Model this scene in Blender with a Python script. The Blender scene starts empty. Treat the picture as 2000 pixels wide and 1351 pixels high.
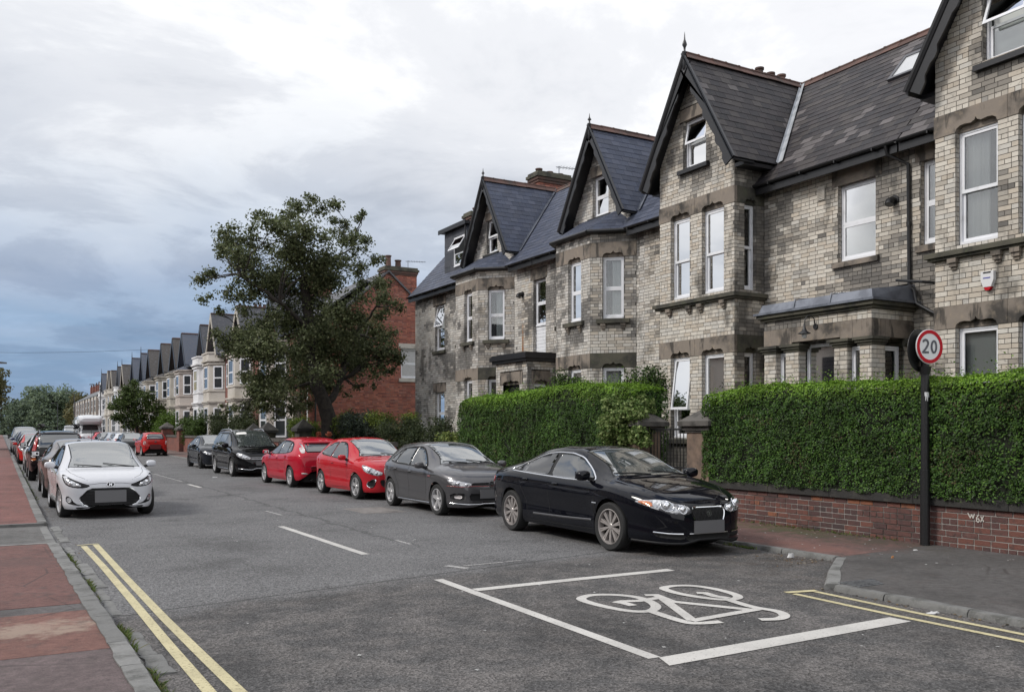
import bpy, bmesh, math, random
import numpy as np
from mathutils import Vector, Matrix, noise as mnoise
from mathutils.bvhtree import BVHTree
from mathutils.geometry import delaunay_2d_cdt

random.seed(7)
RNG = np.random.default_rng(7)
SC = bpy.context.scene
COL = SC.collection
PI = math.pi
V = Vector

# ------------------------------------------------------------------ camera
CAM_H = 1.72
FPX = 1755.0                       # focal length in pixels of the 2000 px wide photograph
YAW = math.atan2(1000.0, FPX)
cam_d = bpy.data.cameras.new('camera')
cam_d.sensor_width = 36.0
cam_d.lens = 36.0 * FPX / 2000.0
cam_d.shift_y = 162.5 / 2000.0
cam_d.clip_start = 0.1
cam_d.clip_end = 3000.0
cam = bpy.data.objects.new('camera', cam_d)
cam.location = (0, 0, CAM_H)
cam.rotation_euler = (math.radians(90), 0, -YAW)
COL.objects.link(cam)
SC.camera = cam
_s, _c = math.sin(YAW), math.cos(YAW)


def proj(p):
    """photo pixel and depth of a world point (used only to choose which pieces show largest)"""
    d = p[0] * _s + p[1] * _c
    if d < 0.3:
        return None
    l = p[0] * _c - p[1] * _s
    return 1000 + FPX * l / d, 838 - FPX * (p[2] - CAM_H) / d, d


# ------------------------------------------------------------------ sky and sun
SUN_EL, SUN_AZ = math.radians(42), math.radians(285)     # azimuth clockwise from +Y
world = bpy.data.worlds.new('World')
SC.world = world
world.use_nodes = True
nt = world.node_tree
nt.nodes.clear()
N = nt.nodes.new
LK = nt.links.new


def nmath(op, a, b=None, c=None, tree=None, clamp=False):
    t = tree or nt
    n = t.nodes.new('ShaderNodeMath')
    n.operation = op
    n.use_clamp = clamp
    for i, v in enumerate((a, b, c)):
        if v is None:
            continue
        if isinstance(v, (int, float)):
            n.inputs[i].default_value = v
        else:
            t.links.new(v, n.inputs[i])
    return n.outputs[0]


def nramp(fac, stops, tree, interp='EASE'):
    n = tree.nodes.new('ShaderNodeValToRGB')
    n.color_ramp.interpolation = interp
    el = n.color_ramp.elements
    while len(el) > 1:
        el.remove(el[-1])
    for i, (p, c) in enumerate(stops):
        e = el[0] if i == 0 else el.new(p)
        e.position = p
        e.color = (c, c, c, 1) if isinstance(c, (int, float)) else (*c[:3], 1)
    tree.links.new(fac, n.inputs[0])
    return n.outputs[0]


def nmix(fac, a, b, tree, blend='MIX'):
    n = tree.nodes.new('ShaderNodeMix')
    n.data_type = 'RGBA'
    n.blend_type = blend
    for i, v in ((0, fac), (6, a), (7, b)):
        if isinstance(v, (int, float)):
            n.inputs[i].default_value = v if i == 0 else (v, v, v, 1)
        elif isinstance(v, (tuple, list)):
            n.inputs[i].default_value = (*v[:3], 1)
        else:
            tree.links.new(v, n.inputs[i])
    return n.outputs[2]


def nnoise(vec, scale, detail, tree, rough=0.55, dist=0.0):
    n = tree.nodes.new('ShaderNodeTexNoise')
    n.inputs['Scale'].default_value = scale
    n.inputs['Detail'].default_value = detail
    n.inputs['Roughness'].default_value = rough
    n.inputs['Distortion'].default_value = dist
    if vec is not None:
        tree.links.new(vec, n.inputs['Vector'])
    return n.outputs[0]


tc = N('ShaderNodeTexCoord')
sep = N('ShaderNodeSeparateXYZ')
LK(tc.outputs['Generated'], sep.inputs[0])
dx, dy, dz = sep.outputs
sky = N('ShaderNodeTexSky')
sky.sky_type = 'NISHITA'
sky.sun_disc = False
sky.sun_elevation = SUN_EL
sky.sun_rotation = SUN_AZ
sky.air_density = 1.0
sky.dust_density = 1.2
# a flat cloud deck: the direction is carried to a plane overhead, so clouds foreshorten to the horizon
den = nmath('ADD', nmath('MAXIMUM', dz, 0.0), 0.16)
cmb = N('ShaderNodeCombineXYZ')
LK(nmath('DIVIDE', dx, den), cmb.inputs[0])
LK(nmath('DIVIDE', dy, den), cmb.inputs[1])
cl_big = nnoise(cmb.outputs[0], 0.62, 6, nt, 0.56, 0.25)
cl_small = nnoise(cmb.outputs[0], 1.5, 8, nt, 0.6, 0.4)
# how far up one looks, broken by the clouds; the deck thins out towards the low north-west
elev = nmath('ADD', nmath('ADD', dz, nmath('MULTIPLY', nmath('SUBTRACT', cl_big, 0.5), 0.34)),
             nmath('MULTIPLY', nmath('SUBTRACT', 1.0, nmath('DIVIDE', dy, nmath('SQRT', nmath('MAXIMUM', nmath('ADD', nmath('MULTIPLY', dx, dx), nmath('MULTIPLY', dy, dy)), 1e-5)))), 0.62))
deck = nramp(elev, [(0.0, (0.33, 0.41, 0.55)), (0.07, (0.26, 0.38, 0.545)), (0.15, (0.39, 0.475, 0.615)),
                    (0.23, (0.58, 0.64, 0.73)), (0.31, (0.76, 0.79, 0.84)), (0.40, (0.93, 0.94, 0.96)), (0.62, (1.02, 1.02, 1.03)), (1.0, (1.35, 1.35, 1.36))], nt, 'LINEAR')
shade = nramp(cl_small, [(0.30, (1.12, 1.12, 1.12)), (0.43, (1.03, 1.03, 1.03)), (0.54, (0.85, 0.86, 0.885)), (0.70, (0.70, 0.72, 0.76))], nt)
deck = nmix(1.0, deck, shade, nt, 'MULTIPLY')
cover = nramp(nnoise(cmb.outputs[0], 1.35, 7, nt, 0.6, 0.3), [(0.41, 0.06), (0.50, 1.0)], nt)
cover = nmath('MAXIMUM', cover, nramp(dz, [(0.42, 1.0), (0.62, 0.0)], nt))
deck10 = nmix(1.0, deck, (10.0, 10.0, 10.0), nt, 'MULTIPLY')
# the Mix node clamps nothing; 10 = 1 / background strength
blue = nmix(1.0, sky.outputs[0], (1.5, 1.5, 1.5), nt, 'MULTIPLY')
skyc = nmix(cover, blue, deck10, nt)
bg = N('ShaderNodeBackground')
bg.inputs[1].default_value = 0.10
LK(skyc, bg.inputs[0])
wo = N('ShaderNodeOutputWorld')
LK(bg.outputs[0], wo.inputs[0])

sun_d = bpy.data.lights.new('sun', 'SUN')
sun_d.energy = 2.1
sun_d.angle = math.radians(14)
sun_d.color = (1.0, 0.95, 0.88)
sun = bpy.data.objects.new('sun', sun_d)
sun.location = (-20, 10, 40)
_sd = V((math.sin(SUN_AZ) * math.cos(SUN_EL), math.cos(SUN_AZ) * math.cos(SUN_EL), math.sin(SUN_EL)))
sun.rotation_euler = _sd.to_track_quat('Z', 'Y').to_euler()
COL.objects.link(sun)

vs = SC.view_settings
vs.view_transform = 'Standard'
vs.look = 'None'
vs.exposure = 0.13
vs.gamma = 1.0
vs.use_curve_mapping = False
SC.cycles.max_bounces = 8
SC.cycles.transparent_max_bounces = 12
SC.cycles.caustics_reflective = False
SC.cycles.caustics_refractive = False
SC.cycles.use_denoising = True

# ------------------------------------------------------------------ helpers


def tag(o, label=None, cat=None, group=None, kind=None):
    if label:
        o['label'] = label
    if cat:
        o['category'] = cat
    if group:
        o['group'] = group
    if kind:
        o['kind'] = kind
    return o


def empty(name, loc, rz=0.0, **kw):
    o = bpy.data.objects.new(name, None)
    o.empty_display_size = 0.3
    o.location = loc
    o.rotation_euler = (0, 0, rz)
    COL.objects.link(o)
    return tag(o, **kw)


def origin_of(p):
    """world position of a parent whose chain carries no rotation"""
    v = V((0, 0, 0))
    while p is not None:
        v += p.location
        p = p.parent
    return v


def link(name, mesh, parent=None, loc=None, rot=None):
    o = bpy.data.objects.new(name, mesh)
    o.parent = parent
    if loc is not None:
        o.location = loc
    if rot is not None:
        o.rotation_euler = rot
    COL.objects.link(o)
    return o


def copy_tree(o, parent=None):
    c = o.copy()
    COL.objects.link(c)
    c.parent = parent
    for ch in list(o.children):
        copy_tree(ch, c)
    return c


def set_cols(me, face_cols):
    """one colour per face, stored on the corners as 'Col'"""
    tot = np.zeros(len(me.polygons), np.int32)
    me.polygons.foreach_get('loop_total', tot)
    c = np.ones((len(me.polygons), 4), np.float32)
    c[:, :3] = np.asarray(face_cols, np.float32)
    at = me.color_attributes.new('Col', 'FLOAT_COLOR', 'CORNER')
    at.data.foreach_set('color', np.repeat(c, tot, axis=0).ravel())


class MB:
    """collects boxes, polygons, tubes and lathes and links them as ONE mesh object"""

    def __init__(self):
        self.v, self.f, self.c = [], [], []
        self.col = None

    def add(self, vs, fs, col=None):
        n = len(self.v)
        self.v.extend([tuple(p) for p in vs])
        self.f.extend([tuple(i + n for i in f) for f in fs])
        self.c.extend([col or self.col or (0.5, 0.5, 0.5)] * len(fs))

    def box(self, x0, x1, y0, y1, z0, z1, col=None):
        self.add([(x0, y0, z0), (x1, y0, z0), (x1, y1, z0), (x0, y1, z0), (x0, y0, z1), (x1, y0, z1), (x1, y1, z1), (x0, y1, z1)],
                 [(3, 2, 1, 0), (4, 5, 6, 7), (0, 1, 5, 4), (1, 2, 6, 5), (2, 3, 7, 6), (3, 0, 4, 7)], col)

    def hexa(self, P, col=None):
        self.add(P, [(3, 2, 1, 0), (4, 5, 6, 7), (0, 1, 5, 4), (1, 2, 6, 5), (2, 3, 7, 6), (3, 0, 4, 7)], col)

    def fbox(self, fr, u0, u1, z0, z1, d0, d1, col=None, back=True):
        """box on a wall frame: along u, up z, d outwards from d0 (inner) to d1 (outer)"""
        P = [fr(u0, z0, d0), fr(u1, z0, d0), fr(u1, z1, d0), fr(u0, z1, d0), fr(u0, z0, d1), fr(u1, z0, d1), fr(u1, z1, d1), fr(u0, z1, d1)]
        F = [(4, 5, 6, 7), (0, 1, 5, 4), (1, 2, 6, 5), (2, 3, 7, 6), (3, 0, 4, 7)]
        if back:
            F.append((3, 2, 1, 0))
        self.add(P, F, col)

    def prism(self, pts, off, col=None):
        """polygon pts extruded by the vector off"""
        n = len(pts)
        off = V(off)
        P = [V(p) for p in pts] + [V(p) + off for p in pts]
        F = [tuple(range(n - 1, -1, -1)), tuple(range(n, 2 * n))]
        F += [(i, (i + 1) % n, (i + 1) % n + n, i + n) for i in range(n)]
        self.add(P, F, col)

    def tube(self, pts, r, seg=8, col=None, cap=True):
        """pts a polyline, r one radius or one per point"""
        pts = [V(p) for p in pts]
        rs = r if isinstance(r, (list, tuple)) else [r] * len(pts)
        P, F = [], []
        up = None
        for i, p in enumerate(pts):
            t = (pts[min(i + 1, len(pts) - 1)] - pts[max(i - 1, 0)])
            if t.length < 1e-9:
                t = V((0, 0, 1))
            t.normalize()
            if up is None:
                a = V((0, 0, 1)) if abs(t.z) < 0.9 else V((1, 0, 0))
                up = (a - t * a.dot(t)).normalized()
            else:
                up = (up - t * up.dot(t))
                up = up.normalized() if up.length > 1e-6 else V((1, 0, 0))
            b = t.cross(up)
            for k in range(seg):
                a = 2 * PI * k / seg
                P.append(p + (up * math.cos(a) + b * math.sin(a)) * rs[i])
        for i in range(len(pts) - 1):
            for k in range(seg):
                F.append((i * seg + k, i * seg + (k + 1) % seg, (i + 1) * seg + (k + 1) % seg, (i + 1) * seg + k))
        if cap:
            F.append(tuple(range(seg - 1, -1, -1)))
            F.append(tuple(range((len(pts) - 1) * seg, len(pts) * seg)))
        self.add(P, F, col)

    def lathe(self, prof, c, axis='z', seg=16, col=None, closed=False):
        """prof: (radius, height) pairs turned about an axis through c"""
        P, F = [], []
        n = len(prof)
        for k in range(seg):
            a = 2 * PI * k / seg
            for r, h in prof:
                q = (r * math.cos(a), r * math.sin(a), h)
                if axis == 'y':
                    q = (q[0], q[2], q[1])
                elif axis == 'x':
                    q = (q[2], q[0], q[1])
                P.append((c[0] + q[0], c[1] + q[1], c[2] + q[2]))
        m = n if closed else n - 1
        for k in range(seg):
            k2 = (k + 1) % seg
            for i in range(m):
                i2 = (i + 1) % n
                F.append((k * n + i, k2 * n + i, k2 * n + i2, k * n + i2))
        self.add(P, F, col)

    def mesh(self, name, mat, origin=(0, 0, 0), smooth=None):
        me = bpy.data.meshes.new(name)
        o = V(origin)
        if o.length > 0:
            self.v = [(p[0] - o.x, p[1] - o.y, p[2] - o.z) for p in self.v]
        me.from_pydata(self.v, [], self.f)
        set_cols(me, self.c)
        if mat:
            me.materials.append(mat)
        if smooth:
            if smooth is True:
                me.polygons.foreach_set('use_smooth', [True] * len(me.polygons))
            else:
                me.shade_smooth() if hasattr(me, 'shade_smooth') else None
                me.set_sharp_from_angle(angle=math.radians(smooth))
        return me

    def build(self, name, mat, parent=None, smooth=None, raw=False, **kw):
        """world coordinates unless raw (then the parent's own)"""
        org = V((0, 0, 0)) if (raw or parent is None) else origin_of(parent)
        o = link(name, self.mesh(name, mat, org, smooth), parent)
        return tag(o, **kw)

    def thing(self, name, mat, smooth=None, base=None, **kw):
        """a top-level one-mesh object with its origin at its base"""
        if base is None:
            a = np.array(self.v)
            base = ((a[:, 0].min() + a[:, 0].max()) / 2, (a[:, 1].min() + a[:, 1].max()) / 2, a[:, 2].min())
        o = link(name, self.mesh(name, mat, base, smooth), None, base)
        return tag(o, **kw)


def frame(o, u, n):
    o, u, n = V(o), V(u).normalized(), V(n).normalized()

    def fr(a, z, d=0.0):
        return (o.x + u.x * a + n.x * d, o.y + u.y * a + n.y * d, z)
    fr.o, fr.u, fr.n = o, u, n
    return fr


# ------------------------------------------------------------------ materials
MATS = {}


def pmat(name, col=(0.5, 0.5, 0.5), rough=0.7, metal=0.0, attr=False, noise=(), bump=(), coat=0.0, spec=0.5, coords='pos',
         transl=0.0, ior=None, randobj=0.0):
    """principled material; noise = (scale, colour, low, high[, detail]) layers mixed over the base; bump = (scale, height) layers"""
    m = bpy.data.materials.new(name)
    m.use_nodes = True
    t = m.node_tree
    b = t.nodes['Principled BSDF']
    b.inputs['Roughness'].default_value = rough
    b.inputs['Metallic'].default_value = metal
    b.inputs['Specular IOR Level'].default_value = spec
    b.inputs['Coat Weight'].default_value = coat
    b.inputs['Coat Roughness'].default_value = 0.03
    if ior:
        b.inputs['IOR'].default_value = ior
    if coords == 'pos':
        vec = t.nodes.new('ShaderNodeNewGeometry').outputs['Position']
    else:
        vec = t.nodes.new('ShaderNodeTexCoord').outputs['Object']
    c = None
    if attr:
        a = t.nodes.new('ShaderNodeVertexColor')
        a.layer_name = 'Col'
        c = a.outputs[0]
    for ly in noise:
        lv = vec
        if len(ly) > 6:
            mp = t.nodes.new('ShaderNodeVectorMath')
            mp.operation = 'MULTIPLY'
            mp.inputs[1].default_value = ly[6]
            t.links.new(vec, mp.inputs[0])
            lv = mp.outputs[0]
        f = nnoise(lv, ly[0], ly[4] if len(ly) > 4 else 4, t)
        f = nramp(f, [(ly[2], 0.0), (ly[3], 1.0)], t)
        if len(ly) > 5:
            f = nmath('MULTIPLY', f, ly[5], tree=t)
        c = nmix(f, c if c is not None else col, ly[1], t)
    if randobj:
        oi = t.nodes.new('ShaderNodeObjectInfo')
        k = nmath('MULTIPLY_ADD', oi.outputs['Random'], randobj, 1 - randobj / 2, tree=t)
        c = nmix(1.0, c if c is not None else col, k, t, 'MULTIPLY')
    if c is not None:
        t.links.new(c, b.inputs['Base Color'])
    else:
        b.inputs['Base Color'].default_value = (*col, 1)
    prev = None
    for sc, h in bump:
        bn = t.nodes.new('ShaderNodeBump')
        bn.inputs['Distance'].default_value = h
        bn.inputs['Strength'].default_value = 0.8
        t.links.new(nnoise(vec, sc, 5, t, 0.6), bn.inputs['Height'])
        if prev:
            t.links.new(prev, bn.inputs['Normal'])
        prev = bn.outputs[0]
    if prev:
        t.links.new(prev, b.inputs['Normal'])
    if transl:
        tr = t.nodes.new('ShaderNodeBsdfTranslucent')
        if c is not None:
            t.links.new(c, tr.inputs[0])
        else:
            tr.inputs[0].default_value = (*col, 1)
        mx = t.nodes.new('ShaderNodeMixShader')
        mx.inputs[0].default_value = transl
        t.links.new(b.outputs[0], mx.inputs[1])
        t.links.new(tr.outputs[0], mx.inputs[2])
        t.links.new(mx.outputs[0], t.nodes['Material Output'].inputs[0])
    MATS[name] = m
    return m


def pane_glass(name, refl, tint=(0.9, 0.93, 0.93)):
    """window pane: mostly clear, with the mirror of a double glazed unit on top"""
    m = bpy.data.materials.new(name)
    m.use_nodes = True
    t = m.node_tree
    t.nodes.clear()
    tr = t.nodes.new('ShaderNodeBsdfTransparent')
    tr.inputs[0].default_value = (*tint, 1)
    gl = t.nodes.new('ShaderNodeBsdfGlossy')
    gl.inputs['Roughness'].default_value = 0.02
    fn = t.nodes.new('ShaderNodeFresnel')
    fn.inputs[0].default_value = 1.5
    mx = t.nodes.new('ShaderNodeMixShader')
    t.links.new(nmath('MULTIPLY_ADD', fn.outputs[0], 1.7, refl, tree=t, clamp=True), mx.inputs[0])
    t.links.new(tr.outputs[0], mx.inputs[1])
    t.links.new(gl.outputs[0], mx.inputs[2])
    o = t.nodes.new('ShaderNodeOutputMaterial')
    t.links.new(mx.outputs[0], o.inputs[0])
    MATS[name] = m
    return m


M_BRICK = pmat('pale_brick', attr=True, rough=0.75, noise=[(1.5, (0.075, 0.07, 0.062), 0.53, 0.70, 9, 0.8, (1, 1, 0.6)), (14, (0.13, 0.12, 0.105), 0.56, 0.80, 5, 0.55)], bump=[(40, 0.004)])
M_REDBRICK = pmat('red_brick', attr=True, rough=0.85, noise=[(22, (0.10, 0.05, 0.04), 0.5, 0.8, 5, 0.5)], bump=[(60, 0.004)])
M_MORTAR = pmat('mortar', (0.088, 0.082, 0.075), 0.95, noise=[(1.3, (0.05, 0.048, 0.045), 0.45, 0.7)], bump=[(50, 0.003)])
M_MORTAR_R = pmat('pale_mortar', (0.22, 0.19, 0.17), 0.95, noise=[(2, (0.09, 0.07, 0.06), 0.45, 0.65)], bump=[(60, 0.003)])
M_STONE = pmat('sandstone', (0.21, 0.178, 0.148), 0.85, noise=[(1.3, (0.048, 0.043, 0.038), 0.44, 0.64, 6), (7, (0.29, 0.235, 0.175), 0.5, 0.75, 4, 0.5), (4.5, (0.025, 0.023, 0.021), 0.56, 0.64, 5, 0.75, (1, 1, 0.22))], bump=[(30, 0.006)])
M_STONE_D = pmat('sooty_stone', (0.085, 0.08, 0.06), 0.9, noise=[(2.5, (0.035, 0.034, 0.03), 0.4, 0.65), (5, (0.10, 0.11, 0.06), 0.55, 0.75, 4, 0.6)], bump=[(30, 0.006)])
M_SLATE = pmat('slate', attr=True, rough=0.58, spec=0.3, noise=[(9, (0.12, 0.115, 0.11), 0.58, 0.8, 5, 0.45)], bump=[(25, 0.003)])
M_DECK = pmat('roof_underlay', (0.02, 0.02, 0.022), 0.9)
M_BLACKW = pmat('black_painted_wood', (0.012, 0.012, 0.014), 0.35, bump=[(30, 0.002)])
M_BLACKP = pmat('black_plastic', (0.012, 0.012, 0.013), 0.4)
M_TERRA = pmat('terracotta', (0.095, 0.052, 0.042), 0.85, randobj=0.5, noise=[(3, (0.06, 0.045, 0.04), 0.45, 0.7)], bump=[(30, 0.004)])
M_LEAD = pmat('lead_sheet', (0.17, 0.185, 0.22), 0.5, metal=0.3, noise=[(3, (0.10, 0.11, 0.135), 0.4, 0.65)], bump=[(8, 0.004)])
M_ZINC = pmat('new_lead', (0.42, 0.44, 0.47), 0.45, metal=0.2, noise=[(4, (0.30, 0.32, 0.34), 0.4, 0.65)])
M_WHITE = pmat('white_window_frame', (0.72, 0.73, 0.76), 0.35, noise=[(3, (0.55, 0.56, 0.57), 0.5, 0.8)])
M_GLASS = pane_glass('window_glass', 0.05)
M_GLASS_FAR = pmat('far_window_glass', (0.03, 0.035, 0.04), 0.05, spec=1.0)
M_DARK = pmat('dark_interior', (0.018, 0.018, 0.02), 0.9)
M_CURTAIN = pmat('net_curtain', (0.60, 0.60, 0.60), 0.9)
M_BLIND = pmat('roller_blind', (0.78, 0.765, 0.74), 0.9)
M_LEAF = pmat('leaf', attr=True, rough=0.55, transl=0.33, spec=0.22)
M_BARK = pmat('bark', (0.04, 0.034, 0.028), 0.95, noise=[(6, (0.018, 0.016, 0.014), 0.4, 0.65)], bump=[(14, 0.03)])
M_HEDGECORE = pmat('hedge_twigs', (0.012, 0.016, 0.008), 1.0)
M_PAINTMARK = None
# ------------------------------------------------------------------ ground, road, pavements


def asphalt_material():
    m = bpy.data.materials.new('asphalt')
    m.use_nodes = True
    t = m.node_tree
    b = t.nodes['Principled BSDF']
    pos = t.nodes.new('ShaderNodeNewGeometry').outputs['Position']
    sp = t.nodes.new('ShaderNodeSeparateXYZ')
    t.links.new(pos, sp.inputs[0])
    X, Y, _ = sp.outputs
    wob = nnoise(pos, 1.6, 4, t)
    # the newer, darker junction surface meets the worn grey street along a slanting joint
    line = nmath('SUBTRACT', Y, nmath('MULTIPLY_ADD', X, 0.20, 8.80, tree=t), tree=t)
    line = nmath('ADD', line, nmath('MULTIPLY', nmath('SUBTRACT', wob, 0.5, tree=t), 1.0, tree=t), tree=t)
    zone = nramp(nmath('MULTIPLY_ADD', line, 0.6, 0.5, tree=t), [(0.2, 0.0), (0.62, 1.0)], t)
    agg = t.nodes.new('ShaderNodeTexVoronoi')
    agg.inputs['Scale'].default_value = 62
    t.links.new(pos, agg.inputs['Vector'])
    stone = nramp(agg.outputs['Color'], [(0.12, 0.45), (0.5, 0.95), (0.92, 1.6)], t)
    fine = nramp(nnoise(pos, 130, 2, t, 0.7), [(0.3, 0.72), (0.7, 1.3)], t, 'LINEAR')
    blot = nramp(nnoise(pos, 0.55, 6, t, 0.65), [(0.33, 0.72), (0.5, 1.0), (0.68, 1.16)], t)
    near = nmix(nramp(nnoise(pos, 2.3, 5, t, 0.65), [(0.38, 0.0), (0.62, 1.0)], t), (0.084, 0.082, 0.082), (0.132, 0.124, 0.120), t)
    far = (0.154, 0.153, 0.155)
    c = nmix(zone, near, far, t)
    c = nmix(1.0, c, blot, t, 'MULTIPLY')
    c = nmix(0.9, c, stone, t, 'MULTIPLY')
    pits = nramp(nnoise(pos, 24, 7, t, 0.72), [(0.36, 0.55), (0.47, 1.0), (0.62, 1.08)], t)
    c = nmix(0.9, c, pits, t, 'MULTIPLY')
    c = nmix(0.8, c, fine, t, 'MULTIPLY')
    # cracked longitudinal joint up the street, and the edge of the joint across it
    cw = nmath('MULTIPLY_ADD', nnoise(pos, 1.1, 5, t, 0.7), 0.7, 4.95, tree=t)
    dist = nmath('ABSOLUTE', nmath('SUBTRACT', X, cw, tree=t), tree=t)
    wide = nmath('MULTIPLY_ADD', nnoise(pos, 5, 3, t), 0.16, -0.045, tree=t)
    crack = nramp(nmath('SUBTRACT', dist, wide, tree=t), [(0.0, 1.0), (0.03, 0.0)], t)
    crack = nmath('MULTIPLY', crack, nramp(nmath('MULTIPLY', Y, 0.01, tree=t), [(0.118, 0.0), (0.125, 1.0), (0.36, 1.0), (0.44, 0.0)], t), tree=t)
    c = nmix(nmath('MULTIPLY', crack, 0.42, tree=t), c, (0.035, 0.035, 0.036), t)
    j2 = nmath('ABSOLUTE', nmath('SUBTRACT', Y, nmath('MULTIPLY_ADD', X, 0.205, nmath('MULTIPLY_ADD', wob, 0.14, 8.72, tree=t), tree=t), tree=t), tree=t)
    c = nmix(nramp(j2, [(0.006, 0.75), (0.03, 0.0)], t), c, (0.03, 0.03, 0.03), t)
    # grit and leaf dust lying in the right hand channel
    dirt = nmath('MULTIPLY', nramp(nmath('MULTIPLY', X, 0.1, tree=t), [(0.66, 0.0), (0.95, 1.0)], t),
                 nramp(nnoise(pos, 3, 5, t, 0.7), [(0.42, 0.0), (0.66, 1.0)], t), tree=t)
    c = nmix(nmath('MULTIPLY', dirt, 0.5, tree=t), c, (0.10, 0.075, 0.06), t)
    t.links.new(c, b.inputs['Base Color'])
    b.inputs['Roughness'].default_value = 0.88
    b.inputs['Specular IOR Level'].default_value = 0.3
    bn = t.nodes.new('ShaderNodeBump')
    bn.inputs['Distance'].default_value = 0.012
    bn.inputs['Strength'].default_value = 0.9
    t.links.new(nmath('ADD', agg.outputs['Distance'], nnoise(pos, 90, 3, t), tree=t), bn.inputs['Height'])
    t.links.new(bn.outputs[0], b.inputs['Normal'])
    return m


def pavement_material(name, stains):
    m = bpy.data.materials.new(name)
    m.use_nodes = True
    t = m.node_tree
    b = t.nodes['Principled BSDF']
    pos = t.nodes.new('ShaderNodeNewGeometry').outputs['Position']
    a = t.nodes.new('ShaderNodeVertexColor')
    a.layer_name = 'Col'
    c = a.outputs[0]
    c = nmix(1.0, c, nramp(nnoise(pos, 0.9, 6, t, 0.65), [(0.33, 0.70), (0.5, 1.0), (0.68, 1.22)], t), t, 'MULTIPLY')
    c = nmix(0.9, c, nramp(nnoise(pos, 110, 3, t, 0.7), [(0.3, 0.6), (0.7, 1.4)], t, 'LINEAR'), t, 'MULTIPLY')
    c = nmix(nmath('MULTIPLY', nramp(nnoise(pos, 4.5, 6, t, 0.7), [(0.50, 0.0), (0.68, 1.0)], t), 0.55, tree=t), c, (0.075, 0.062, 0.058), t)
    c = nmix(1.0, c, nramp(nnoise(pos, 11, 6, t, 0.7), [(0.34, 0.74), (0.5, 1.0), (0.66, 1.24)], t), t, 'MULTIPLY')
    vo = t.nodes.new('ShaderNodeTexVoronoi')
    vo.feature = 'DISTANCE_TO_EDGE'
    vo.inputs['Scale'].default_value = 0.62
    wv = nmix(0.10, pos, t.nodes.new('ShaderNodeTexNoise').outputs[1], t)
    t.links.new(wv, vo.inputs['Vector'])
    ck = nmath('MULTIPLY', nramp(vo.outputs['Distance'], [(0.0, 1.0), (0.010, 0.0)], t), nramp(nnoise(pos, 0.7, 3, t), [(0.48, 0.0), (0.60, 0.75)], t), tree=t)
    c = nmix(ck, c, (0.035, 0.03, 0.028), t)
    sp = t.nodes.new('ShaderNodeSeparateXYZ')
    t.links.new(pos, sp.inputs[0])
    for (cx, cy, rx, ry, colr, amt) in stains:      # spilt plaster dust, moss and dark leaf mould, each a blot of its own
        ex = nmath('MULTIPLY', nmath('SUBTRACT', sp.outputs[0], cx, tree=t), 1 / rx, tree=t)
        ey = nmath('MULTIPLY', nmath('SUBTRACT', sp.outputs[1], cy, tree=t), 1 / ry, tree=t)
        d = nmath('ADD', nmath('MULTIPLY', ex, ex, tree=t), nmath('MULTIPLY', ey, ey, tree=t), tree=t)
        d = nmath('ADD', d, nmath('MULTIPLY', nmath('SUBTRACT', nnoise(pos, 4, 9, t, 0.8), 0.5, tree=t), 6.5, tree=t), tree=t)
        c = nmix(nmath('MULTIPLY', nramp(d, [(0.0, 1.0), (1.0, 0.0)], t, 'LINEAR'), amt, tree=t), c, colr, t)
    t.links.new(c, b.inputs['Base Color'])
    b.inputs['Roughness'].default_value = 0.9
    bn = t.nodes.new('ShaderNodeBump')
    bn.inputs['Distance'].default_value = 0.008
    t.links.new(nnoise(pos, 120, 4, t, 0.7), bn.inputs['Height'])
    t.links.new(bn.outputs[0], b.inputs['Normal'])
    return m


M_ASPHALT = asphalt_material()
RED = (0.165, 0.075, 0.062)
GREYP = (0.10, 0.092, 0.092)
M_PAVE_L = pavement_material('red_bitmac', [(0.25, 8.35, 0.55, 0.38, (0.34, 0.27, 0.215), 0.7), (-0.5, 8.2, 0.35, 0.2, (0.33, 0.26, 0.20), 0.7),
                                            (0.1, 12.6, 0.6, 0.5, (0.10, 0.06, 0.055), 0.6)])
M_PAVE_R = pavement_material('mixed_bitmac', [(11.0, 9.3, 0.6, 1.8, (0.055, 0.05, 0.035), 0.75), (11.1, 10.6, 0.45, 1.3, (0.07, 0.07, 0.03), 0.7),
                                              (10.5, 8.2, 0.5, 0.45, (0.085, 0.06, 0.055), 0.8), (9.9, 9.0, 0.35, 1.0, (0.175, 0.085, 0.07), 0.8)])
M_KERB = pmat('kerb_stone', (0.17, 0.17, 0.165), 0.85, randobj=0.35, noise=[(5, (0.085, 0.085, 0.08), 0.45, 0.7, 6), (60, (0.25, 0.25, 0.24), 0.5, 0.75, 3, 0.5)], bump=[(18, 0.012), (90, 0.004)])
M_EARTH = pmat('garden_earth', (0.05, 0.05, 0.03), 0.95, noise=[(0.6, (0.04, 0.07, 0.025), 0.4, 0.6)], bump=[(5, 0.05)])


def paint_material(name, col, under, wear_lo, wear_hi):
    return pmat(name, col, 0.75, noise=[(1.7, tuple(c * 0.82 for c in col), 0.4, 0.65, 6), (38, under, wear_lo, wear_hi, 6, 0.9), (130, tuple(c * 0.8 for c in col), 0.5, 0.7, 2)], bump=[(90, 0.004)])


M_WPAINT = paint_material('white_road_paint', (0.53, 0.515, 0.49), (0.17, 0.165, 0.16), 0.59, 0.70)
M_WPAINT_OLD = paint_material('worn_white_road_paint', (0.42, 0.41, 0.40), (0.13, 0.13, 0.13), 0.45, 0.6)
M_YPAINT = paint_material('yellow_road_paint', (0.53, 0.475, 0.29), (0.20, 0.165, 0.10), 0.545, 0.66)

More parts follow.
